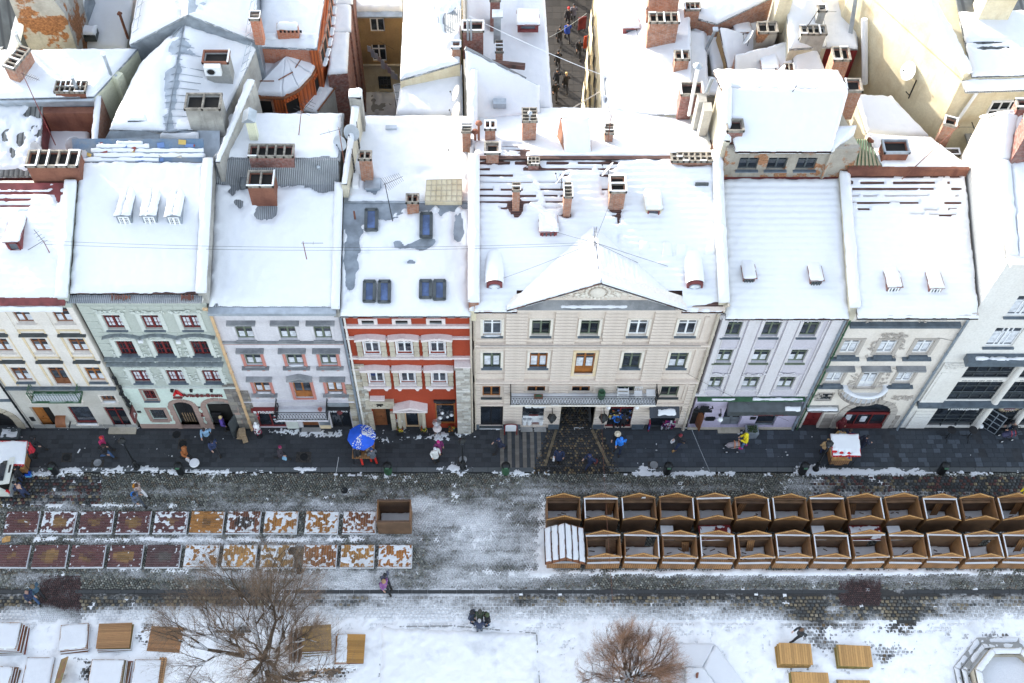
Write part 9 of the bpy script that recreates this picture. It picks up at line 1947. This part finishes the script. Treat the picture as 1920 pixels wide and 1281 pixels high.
for a in(x1-1.1,x1-4.3):
 for b_ in(yb-.02,yb+W-.16): w_=MB().prism([(a+.33*math.cos(k*.45),.33+.33*math.sin(k*.45)) for k in range(14)],'y',b_,b_+.2).build('wheel',M['black'],t); MB().prism([(a+.18*math.cos(k*.63),.33+.18*math.sin(k*.63)) for k in range(10)],'y',b_-.02,b_+.22).build('rim',M['zinc'],w_)
MB().box(x1-.06,x1+.1,yb+.02,yb+W-.02,.4,.58).build('bumper',M['zinc'],t)
for b_ in(yb+.03,yb+W-.15): MB().box(x1-.12,x1+.03,b_,b_+.12,.75,1.1).build('tail_light',M['vivid_red'],t)
tg=MB(); c0=Vector((x1-.5,yb+W/2,1.9)); c1_=c0+Vector((.95,0,.28)); tg.obox((c0+c1_)/2,1.0,W-.1,.07,ty=R(-16)); tgo=tg.build('tailgate',M['van'],t); MB().obox((c0+c1_)/2+Vector((-.12,0,.05)),.42,W-.5,.03,ty=R(-16)).build('rear_window',M['glass_dark'],tgo); MB().obox((c0+c1_)/2+Vector((.34,.1,.14)),.13,.5,.02,ty=R(-16)).build('number_plate',M['black'],tgo)
MB().prism([(x1-.9,1.3),(x1-.75,1.78),(x1-2.2,1.82),(x1-2.2,1.3)],'y',yb-.012,yb+W+.012).build('side_window',M['glass_dark'],bd)
# ================= TREES =================
def tree(x,y,H_,Rr,label,seed,levels,trunk_r,spread,twmat,split,snowy=True,lean=(0,0),nmain=7,dens=1.0,zc=.62):
 r=random.Random(seed); t=thing('bare_tree',label,'tree',(x,y,0)); barkm=M['bark']
 tr=MB(); sn=MB(); lb=[]; tw=MB()
 base=Vector((x,y,0)); fork=Vector((x+lean[0],y+lean[1],split))
 pts=[base,base.lerp(fork,.5)+Vector((r.uniform(-.1,.1),r.uniform(-.1,.1),0)),fork]; tr.chain(pts,[trunk_r*1.2,trunk_r,trunk_r*.85],9); tr.lathe(x,y,[(trunk_r*1.7,0),(trunk_r*1.2,.3)],9)
 tr.build('trunk',barkm,t)
 def inside(p):
  d=Vector(((p.x-x-lean[0])/Rr,(p.y-y-lean[1])/Rr,(p.z-H_*zc)/(H_*(1-zc)*1.05))); return d.length
 def grow(p,d,L,rad,lev,mb):
  n=3 if lev<levels-1 else 2; q=p; dd=d.copy(); P=[p.copy()];Rd=[rad]
  for i in range(n):
   dd=(dd+Vector((r.uniform(-1,1),r.uniform(-1,1),r.uniform(-.6,.9)))*(.16+.05*lev)).normalized()
   q=q+dd*L/n; P.append(q.copy()); Rd.append(rad*(1-.45*(i+1)/n))
   if lev>0 and inside(q)>1.0: break
  k=6 if lev<2 else(4 if lev<4 else 3); mb.chain(P,Rd[:len(P)],k) if lev<4 else [mb.tube(P[i],P[i+1],Rd[i],Rd[i+1],3,cap=False) for i in range(len(P)-1)]
  if snowy and rad>.030:
   for i in range(len(P)-1):
    h=(P[i+1]-P[i]); flat=1-abs(h.normalized().z)
    if flat>.25 and r.random()<.85:
     a=P[i]+Vector((0,0,Rd[i]*.75));c=P[i+1]+Vector((0,0,Rd[i+1]*.75)); sn.tube(a,c,max(.028,Rd[i]*.8),max(.022,Rd[i+1]*.8),5)
  if lev>=levels or inside(P[-1])>1.02: return
  nc=2 if lev<2 else 3
  for i in range(1,len(P)):
   m=1 if i<len(P)-1 else nc
   if lev>=levels-2: m+=int(r.random()<.8*dens)
   for c in range(m):
    ax_=Vector((r.uniform(-1,1),r.uniform(-1,1),r.uniform(-.4,.9))).normalized(); nd=(dd*1.0+ax_*spread*(1.15 if i<len(P)-1 else .8)).normalized()
    out=Vector((P[i].x-x,P[i].y-y,.0));
    if out.length>.1: nd=(nd+out.normalized()*.15).normalized()
    grow(P[i],nd,L*r.uniform(.58,.78),Rd[i]*(.62 if i<len(P)-1 else .75),lev+1,mb if lev+1<3 else tw)
 for k in range(nmain):
  a=2*math.pi*k/nmain+r.uniform(-.3,.3); el=R(r.uniform(8,52) if k else 78); d=Vector((math.cos(a)*math.cos(el),math.sin(a)*math.cos(el),math.sin(el)))
  mb=MB(); st_=base.lerp(fork,r.uniform(.72,1.0)); grow(st_,d,Rr*r.uniform(.42,.6),trunk_r*r.uniform(.42,.62),0,mb); mb.build('limb',barkm,t)
 tw.build('twigs',twmat,t,kind='stuff')
 if sn.v: sn.build('branch_snow',M['snow'],t,kind='stuff',smooth=True)
 print('tree',len(tw.f)); return t
M['bark']=plain('bark',(.075,.055,.038),.9,.4,5); M['twig1']=plain('brown_twigs',(.17,.115,.075),.8,.4,3); M['twig2']=plain('reddish_twigs',(.29,.17,.105),.8,.45,2)
tree(-11.1,17.6,11.0,5.3,'large bare tree with snow lying along its limbs, lower left',23,5,.29,.8,M['twig1'],3.6,lean=(-.3,.6),nmain=11,dens=.8)
tree(7.5,17.1,8.0,2.95,'dense small bare tree with reddish brown twigs at the bottom centre',8,5,.17,.8,M['twig2'],2.3,lean=(.15,.4),nmain=18,dens=.95,zc=.55,snowy=True)
# ================= PEOPLE =================
M['skin']=plain('skin',(.50,.30,.22),.6,.05)
JP={ # joints: (x,y,z), facing +Y
'stand':dict(hip=(0,0,.93),chest=(0,.01,1.28),neck=(0,.02,1.47),head=(0,.04,1.60),kL=(-.1,.02,.5),aL=(-.11,0,.09),kR=(.1,.03,.5),aR=(.11,.02,.09),eL=(-.27,-.03,1.15),wL=(-.26,.08,.92),eR=(.27,-.03,1.15),wR=(.26,.1,.92)),
'walk':dict(hip=(0,0,.91),chest=(0,.05,1.26),neck=(0,.08,1.45),head=(0,.12,1.58),kL=(-.1,.22,.52),aL=(-.1,.34,.1),kR=(.1,-.04,.5),aR=(.1,-.40,.16),eL=(-.25,-.16,1.16),wL=(-.24,-.14,.92),eR=(.25,.12,1.14),wR=(.2,.34,1.05)),
'hold':dict(hip=(0,0,.92),chest=(0,.03,1.27),neck=(0,.05,1.46),head=(0,.10,1.58),kL=(-.1,.1,.5),aL=(-.11,.1,.09),kR=(.1,-.06,.5),aR=(.12,-.18,.1),eL=(-.26,.05,1.12),wL=(-.12,.33,1.12),eR=(.26,.05,1.12),wR=(.12,.33,1.12)),
'lean':dict(hip=(0,-.05,.86),chest=(0,.18,1.14),neck=(0,.30,1.30),head=(0,.38,1.40),kL=(-.11,.12,.47),aL=(-.12,.02,.09),kR=(.12,.10,.47),aR=(.13,-.12,.09),eL=(-.25,.25,.98),wL=(-.16,.48,.88),eR=(.25,.25,.98),wR=(.16,.48,.88))}
def skinbody(J):
 V=[];E=[];RD=[]
 def v(p,r): V.append(Vector(p));RD.append(r);return len(V)-1
 h=v(J['hip'],.115);c=v(J['chest'],.135);n=v(J['neck'],.05);hd=v(J['head'],.085);tp=v(Vector(J['head'])+Vector((0,0,.09)),.07)
 E+=[(h,c),(c,n),(n,hd),(hd,tp)]
 for s_,k,a,e,w_ in((-1,'kL','aL','eL','wL'),(1,'kR','aR','eR','wR')):
  hp=v(Vector(J['hip'])+Vector((s_*.09,0,-.06)),.085);kk=v(J[k],.055);aa=v(J[a],.038);to=v(Vector(J[a])+Vector((0,.16,-.05)),.03)
  E+=[(h,hp),(hp,kk),(kk,aa),(aa,to)]
  sh=v(Vector(J['chest'])+Vector((s_*.17,0,.13)),.055);ee=v(J[e],.04);ww=v(J[w_],.026); d=(Vector(J[w_])-Vector(J[e])).normalized(); pm=v(Vector(J[w_])+d*.07,.026)
  E+=[(c,sh),(sh,ee),(ee,ww),(ww,pm)]
  sd=Vector((d.y,-d.x,0)).normalized() if abs(d.z)<.95 else Vector((0,1,0))
  for q,L in((-.028,.07),(-.01,.085),(.01,.08),(.028,.062)):
   f1=v(Vector(J[w_])+d*(.09)+sd*q,.0095);f2=v(Vector(J[w_])+d*(.09+L*.6)+sd*q*1.2,.009);f3=v(Vector(J[w_])+d*(.09+L)+sd*q*1.1-Vector((0,0,.02)),.008); E+=[(pm,f1),(f1,f2),(f2,f3)]
  t1=v(Vector(J[w_])+d*.04+sd*s_*.035,.010);t2=v(Vector(J[w_])+d*.08+sd*s_*.055,.009); E+=[(ww,t1),(t1,t2)]
 me=bpy.data.meshes.new('b'); me.from_pydata(V,E,[]); o=bpy.data.objects.new('b',me); COL.objects.link(o)
 md=o.modifiers.new('s','SKIN'); s_=o.modifiers.new('u','SUBSURF'); s_.levels=1
 try:
  sv=me.skin_vertices[0].data
  for i,rr in enumerate(RD): sv[i].radius=(rr,rr)
  sv[0].use_root=True
 except Exception as ex: print('skin',ex)
 bpy.context.view_layer.update(); m2=bpy.data.meshes.new_from_object(o.evaluated_get(bpy.context.evaluated_depsgraph_get())); bpy.data.objects.remove(o); m2.materials.clear(); m2.materials.append(M['skin']); m2.name='person'
 m2.polygons.foreach_set('use_smooth',[True]*len(m2.polygons)); return m2
BM={k:skinbody(j) for k,j in JP.items()}
_pc={}
def cm(c,r_=.75):
 k=tuple(c)
 if k not in _pc: _pc[k]=plain('cloth',c,r_,.15,8)
 return _pc[k]
def loft(mb,rings,n=10):
 V=[]
 for (c,rx,ry) in rings: V+=[(c[0]+rx*math.cos(2*math.pi*i/n),c[1]+ry*math.sin(2*math.pi*i/n),c[2]) for i in range(n)]
 k=len(rings); mb.add(V,[(j*n+i,j*n+(i+1)%n,(j+1)*n+(i+1)%n,(j+1)*n+i) for j in range(k-1) for i in range(n)]+[tuple(range(n))[::-1],tuple(range((k-1)*n,k*n))])
def person(px,py,face,pose,label,coat,leg,head,kind='hat',z=None,long=.0,bag=None,shoe=(.03,.025,.02),hold=None,sc_=1.0,group=None):
 z=ZP if z is None else z; q=G(px,py,z); o=bpy.data.objects.new('person',BM[pose]); COL.objects.link(o); o.location=q; o.rotation_euler=(0,0,R(face-90)); o.scale=(sc_,)*3
 tag(o,label,'person',group); J={k:Vector(v) for k,v in JP[pose].items()}; P=lambda nm,mb,c:place(nm,mb.mesh(nm,cm(c)) if not isinstance(c,bpy.types.Material) else mb.mesh(nm,c),o)
 mb=MB(); hip=J['hip'];ch=J['chest'];nk=J['neck']
 low=hip+Vector((0,0,-.12-long)); loft(mb,[((low.x,low.y,low.z),.2+long*.12,.17+long*.12),((hip.x,hip.y,hip.z),.185,.15),((ch*.45+hip*.55)[:],.175,.14),((ch)[:],.205,.15),((ch*.4+nk*.6)[:],.17,.11),(nk[:],.085,.08)])
 for s_,e,w_ in((-1,'eL','wL'),(1,'eR','wR')):
  sh=ch+Vector((s_*.18,0,.12)); mb.ell(sh,.085,.085,.085,7,5); mb.chain([sh,J[e],J[w_]],[.082,.068,.055],7); mb.ell(J[e],.068,.068,.068,6,4)
 me=P('coat',mb,coat);
 mb=MB()
 for s_,k,a in((-1,'kL','aL'),(1,'kR','aR')):
  hp=hip+Vector((s_*.09,0,-.05)); mb.chain([hp,J[k],J[a]],[.10,.078,.062],7); mb.ell(J[k],.078,.078,.078,6,4)
 P('trousers',mb,leg); mb=MB()
 for a in('aL','aR'): mb.obox(J[a]+Vector((0,.06,-.035)),.1,.27,.11)
 P('shoes',mb,shoe); hd=J['head']; mb=MB()
 if kind=='hood': mb.ell(hd+Vector((0,-.03,.03)),.125,.13,.15,10,7); mb.ell(nk,.12,.11,.07,8,4)
 elif kind=='hair': mb.ell(hd+Vector((0,-.03,.05)),.10,.115,.13,10,7); mb.ell(hd+Vector((0,-.07,-.06)),.08,.06,.14,8,5)
 elif kind=='brim': mb.ell(hd+Vector((0,0,.09)),.11,.12,.10,10,6); mb.lathe(hd.x,hd.y,[(.2,hd.z+.06),(.2,hd.z+.08),(.05,hd.z+.1)],12)
 else: mb.ell(hd+Vector((0,-.01,.075)),.105,.12,.09,10,6)
 P({'hat':'hat','brim':'hat','hood':'hood','hair':'hair'}[kind],mb,head)
 mb=MB(); mb.ell(hd+Vector((0,.10,0)),.016,.026,.022,6,4)
 mb.box(-.045+hd.x,-.02+hd.x,hd.y+.083,hd.y+.09,hd.z+.02,hd.z+.032); mb.box(.02+hd.x,.045+hd.x,hd.y+.083,hd.y+.09,hd.z+.02,hd.z+.032); mb.box(-.022+hd.x,.022+hd.x,hd.y+.082,hd.y+.088,hd.z-.05,hd.z-.04); P('face',mb,(.30,.15,.11))
 if bag:
  kd,c=bag; nm={'back':'backpack','hand':'carrier bag','box':'cardboard box','phone':'phone'}[kd]
  mb=MB()
  if kd=='back': c0=ch+Vector((0,-.21,-.03)); mb.ell(c0,.16,.1,.23,9,6); mb.chain([c0+Vector((-.1,0,.2)),ch+Vector((-.12,.13,.1))],.02,4); mb.chain([c0+Vector((.1,0,.2)),ch+Vector((.12,.13,.1))],.02,4)
  elif kd=='hand': c0=J['wR']+Vector((.03,.03,-.28)); mb.prism([(c0.y-.13,c0.z-.15),(c0.y+.13,c0.z-.15),(c0.y+.1,c0.z+.13),(c0.y-.1,c0.z+.13)],'x',c0.x-.06,c0.x+.06); mb.tube(c0+Vector((0,-.06,.13)),J['wR'],.01,n=4)
  elif kd=='box': c0=(J['wL']+J['wR'])/2+Vector((0,.12,.03)); mb.obox(c0,.42,.3,.2,tx=R(10))
  b_=bpy.data.objects.new(nm.replace(' ','_'),mb.mesh(nm.replace(' ','_'),cm(c))); COL.objects.link(b_); b_.location=q; b_.rotation_euler=o.rotation_euler; b_.scale=o.scale; tag(b_,'%s carried by the %s'%(('blue ' if c[2]>c[0]*1.5 else 'orange ' if c[0]>.4 and c[2]<.1 else 'pale ' if min(c)>.4 else 'tan ' if c[0]>.3 else 'dark ')+nm,label[:60].rsplit(' ',1)[0] if len(label)>60 else label),nm)
  w_=b_['label'].split(); b_['label']=' '.join(w_[:16])
 return o
K=(.02,.02,.024);NV=(.02,.03,.07);JN=(.04,.08,.17);G_='passers-by'
person(200,843,-20,'walk','walker in magenta coat and red hat at the left of the pavement',(.42,.03,.12),K,(.55,.04,.03)); person(203,858,-20,'walk','walker in black coat and blue jeans beside the magenta coat',K,JN,(.03,.02,.02),'hair')
person(74,844,-10,'walk','hooded walker in black behind the left vendor cart',K,K,K,'hood'); person(69,856,180,'stand','buyer in bright red jacket at the left vendor cart',(.55,.03,.05),K,K)
person(44,900,170,'stand','man in dark jacket standing by the open tailgate of the van',K,NV,K); person(50,930,150,'lean','man in navy reaching into the back of the van',NV,NV,K)
person(266,930,-30,'walk','woman in beige coat and white trousers crossing the setts',(.40,.32,.30),(.65,.65,.68),(.06,.03,.02),'hair',z=0,bag=('back',(.60,.25,.03))); person(262,946,-40,'walk','walker in grey coat on the setts above the platforms',(.10,.12,.16),(.05,.06,.08),K,z=0,bag=('back',(.03,.20,.65)))
person(66,1127,-50,'walk','walker in navy at the left end of the red setts',NV,JN,(.3,.18,.14),'hair',z=0); person(76,1116,-50,'walk','walker in teal-grey coat with fur hood by the red setts',(.05,.10,.15),K,(.16,.12,.08),'hood',z=0)
person(352,862,-30,'walk','walker in rust brown hooded coat near the white round table',(.30,.10,.03),K,(.34,.12,.04),'hood',bag=('hand',(.6,.6,.62)))
person(392,826,-90,'walk','walker in pale blue jacket before the bank door',(.25,.42,.60),K,(.03,.02,.02),'hair'); person(405,848,-60,'walk','walker in navy coat before the green bank',(.03,.045,.11),K,K); person(422,806,20,'stand','person in purple jacket at the open bank door',(.10,.06,.30),K,(.55,.42,.22),'hair')
person(529,860,-20,'walk','walker in long plum-black coat and wine-red hat',(.05,.04,.05),K,(.22,.02,.08),long=.25,bag=('hand',(.25,.45,.62)))
person(674,864,110,'walk','seller in black jacket and red trousers left under the parasol',K,(.60,.03,.02),K,bag=('box',(.45,.32,.22))); person(701,867,120,'hold','carrier in grey jacket and red trousers right of the parasol',(.10,.11,.13),(.60,.03,.02),(.03,.06,.2),bag=('box',(.55,.42,.32)))
person(817,864,-60,'stand','woman in white coat and pale hat looking at something, before the orange house',(.62,.62,.60),K,(.60,.62,.68),long=.2); person(823,851,-60,'stand','woman in dark magenta jacket behind the white coat',(.16,.02,.10),(.20,.02,.08),(.50,.03,.20))
person(938,846,200,'walk','man in navy crossing the light paving stripes',(.02,.025,.05),K,NV); person(1047,866,-100,'stand','person in long dark coat on the gateway cobbles',NV,K,K,'hair',long=.3,bag=('hand',(.65,.65,.66))); person(1105,875,-150,'walk','walker in navy with red scarf low on the gateway cobbles',NV,NV,(.03,.04,.10))
person(1155,834,-120,'walk','walker in black under a cream brimmed hat',K,K,(.62,.55,.42),'brim'); person(1161,843,-110,'walk','walker in bright blue jacket right of the gateway',(.03,.22,.75),(.02,.03,.06),(.03,.20,.70),'hood'); person(1154,800,90,'stand','customer in bright blue jacket at the souvenir window',(.03,.20,.70),K,K,bag=('back',(.03,.03,.04))); person(1166,800,90,'stand','customer in black at the souvenir window',K,K,K,'hair')
person(1272,838,-150,'walk','walker in black jacket and dark red hat before the beige palace',K,NV,(.20,.02,.03),shoe=(.35,.20,.08),bag=('hand',(.62,.62,.64)))
person(1393,838,180,'hold','person in yellow jacket and pink boots pushing the pram',(.75,.60,.02),(.15,.30,.50),(.75,.62,.02),'hood',shoe=(.75,.02,.28))
person(1569,809,-80,'stand','woman in dark red coat by the wine-red arched shopfront',(.12,.015,.02),K,(.10,.01,.015),'hood',long=.15); person(1567,831,80,'stand','person in tan coat behind the right-hand cart',(.42,.28,.12),K,K,bag=('back',(.10,.32,.65))); person(1582,830,250,'stand','man in navy with white sneakers behind the right-hand cart',NV,JN,(.06,.04,.03),'hair',shoe=(.6,.6,.62)); person(1611,843,20,'walk','man in dark navy jacket striding away right of the cart',(.02,.025,.045),(.03,.045,.09),K)
person(1541,850,90,'stand','seller in tan jacket at the left side of the right-hand cart',(.42,.28,.14),NV,(.40,.26,.12))
person(1893,812,190,'lean','person in black leaning over the pushchair at the right edge',K,JN,K); person(1914,938,200,'walk','person in yellow jacket at the right picture edge',(.80,.62,.02),(.03,.12,.08),K,'hair',z=0)
person(722,1106,-60,'walk','woman in purple coat walking below the platforms',(.24,.10,.26),K,(.35,.22,.12),'hood',z=0,long=.1); person(724,1094,-60,'walk','walker in dark grey jacket beside the purple coat',(.10,.11,.15),K,K,z=0)
person(885,1165,-30,'stand','hooded person in navy, left of the group of four',(.04,.05,.08),(.03,.07,.14),K,'hood',z=0); person(900,1164,-90,'stand','person in dark green camouflage, middle of the group of four',(.06,.08,.05),K,(.05,.05,.04),'hood',z=0); person(914,1170,200,'stand','person in black with blue jeans, right of the group of four',K,(.03,.08,.16),(.05,.07,.03),'hood',z=0); person(899,1183,90,'stand','person in navy raising an arm, front of the group of four',(.025,.035,.07),(.1,.12,.15),(.4,.4,.42),'hat',z=0)
person(1494,1197,200,'walk','lone walker in black and brown above the pine panels',(.03,.035,.04),K,(.14,.08,.05),'hair',z=0)
for a,b_,c,h_,fc_,lb in((1063,76,(.02,.06,.35),K,100,'in bright blue jacket far up the alley'),(1048,84,K,K,90,'in black with white bag far up the alley'),(1064,48,K,(.5,.03,.03),90,'with red hat at the alley arch'),(1074,42,(.12,.12,.15),K,90,'in grey at the alley arch'),(1084,106,K,K,-90,'in black beside the alley signboard'),(1045,128,K,K,90,'in black in the middle of the alley'),(1043,163,(.02,.025,.04),K,90,'in navy at the left alley wall'),(1060,170,K,(.42,.30,.14),90,'with fair hair and white bag in the alley'),(1040,184,K,K,-90,'in black nearest in the alley, left')):
 person(a,b_,fc_,'walk','person '+lb,c,K,h_,z=.03)
for i,(a,b_) in enumerate(((1090,60),(1100,95))): q=G(a,b_,.03); t=thing('sign_board','%s menu board on the right side of the alley'%['farther','nearer'][i],'sign',q,local=True,rz=R(15)); place('board',MB().box(-.3,.3,-.05,.05,.3,1.5).mesh('board',M['f4' if i else 'red_metal']),t); place('leg',MB().box(-.25,-.2,-.04,.04,0,.3).mesh('leg',M['iron']),t); place('leg',MB().box(.2,.25,-.04,.04,0,.3).mesh('leg',M['iron']),t)
# ================= WIRES =================
def wire(a,b_,label,r=.012,sag=.3,mt='iron',n=14,cat='cable'):
 mb=MB(); P=[a.lerp(b_,k/n)-Vector((0,0,sag*4*(k/n)*(1-k/n))) for k in range(n+1)]
 for i in range(n): mb.tube(P[i],P[i+1],r,n=4,cap=False)
 tag(mb.build('overhead_cable',M[mt]),label,cat,'overhead cables')
hub=f5.P(1110,487)+Vector((0,0,1.5)); ant=f1.P(95,478)+Vector((0,0,1.2)); antenna(ant.x,ant.y,ant.z-1.25,1.25,'short branched aerial post on the ivory house roof',n=4,elem=.2,ax=R(130),mt='red_metal')
wire(ant,hub,'upper long cable from the ivory house roof to the palace roof',.009,.5); wire(ant-Vector((0,0,.3)),hub-Vector((0,0,.2)),'lower long cable from the ivory house roof to the palace roof',.009,.5)
wire(ant,G(-60,520,13),'dark cable running down left from the ivory roof',.016,.2)
wire(hub,F(1790,640,33.1),'cable from the palace roof post to the cream house eaves',.012,.5); wire(hub,F(1700,700,33.1),'lower cable from the palace roof post across the lilac house',.012,.4); wire(F(1287,700,33.0),F(1480,790,33.0),'thin cable over the lilac house ground floor',.011,.2)
wire(hub,f5.P(1154,372)+Vector((0,0,1.4)),'wire from the palace post up to the broad chimney',.008,.1); wire(hub,f5.P(935,535)+Vector((0,0,.5)),'wire from the palace post to the left round dormer',.008,.1); wire(hub,f5.P(1030,440)+Vector((0,0,.4)),'wire from the palace post to the flat dormer',.008,.05); wire(hub,F(1130,640,33.0),'wire dropping over the palace pediment',.011,.1)
wire(G(880,30,17.5),G(1180,160,15.5),'white cable slung across the alley',.022,.2,'white_plastic'); wire(G(1025,232,14.6),G(1128,170,14),'pale pole across the near end of the alley',.04,.0,'pipe'); wire(G(1030,70,13),G(1100,25,12),'thin cable crossing high over the alley',.02,.1,'zinc')
wire(F(1126,745,33.0)+Vector((0,-.2,0)),G(1150,1142,7),'long thin brown light string hanging from the palace over the kiosks',.007,.5,'rusty')
wire(F(1283,770,33.0),G(1338,900,2),'thin pale cable slanting over the pavement from the lilac house',.008,.1,'zinc'); wire(G(627,902,.1),G(635,857,.6),'thin whitish hanging cord over the kerb by the parasol',.010,.05,'white_plastic')
q=G(18,1232,.1)
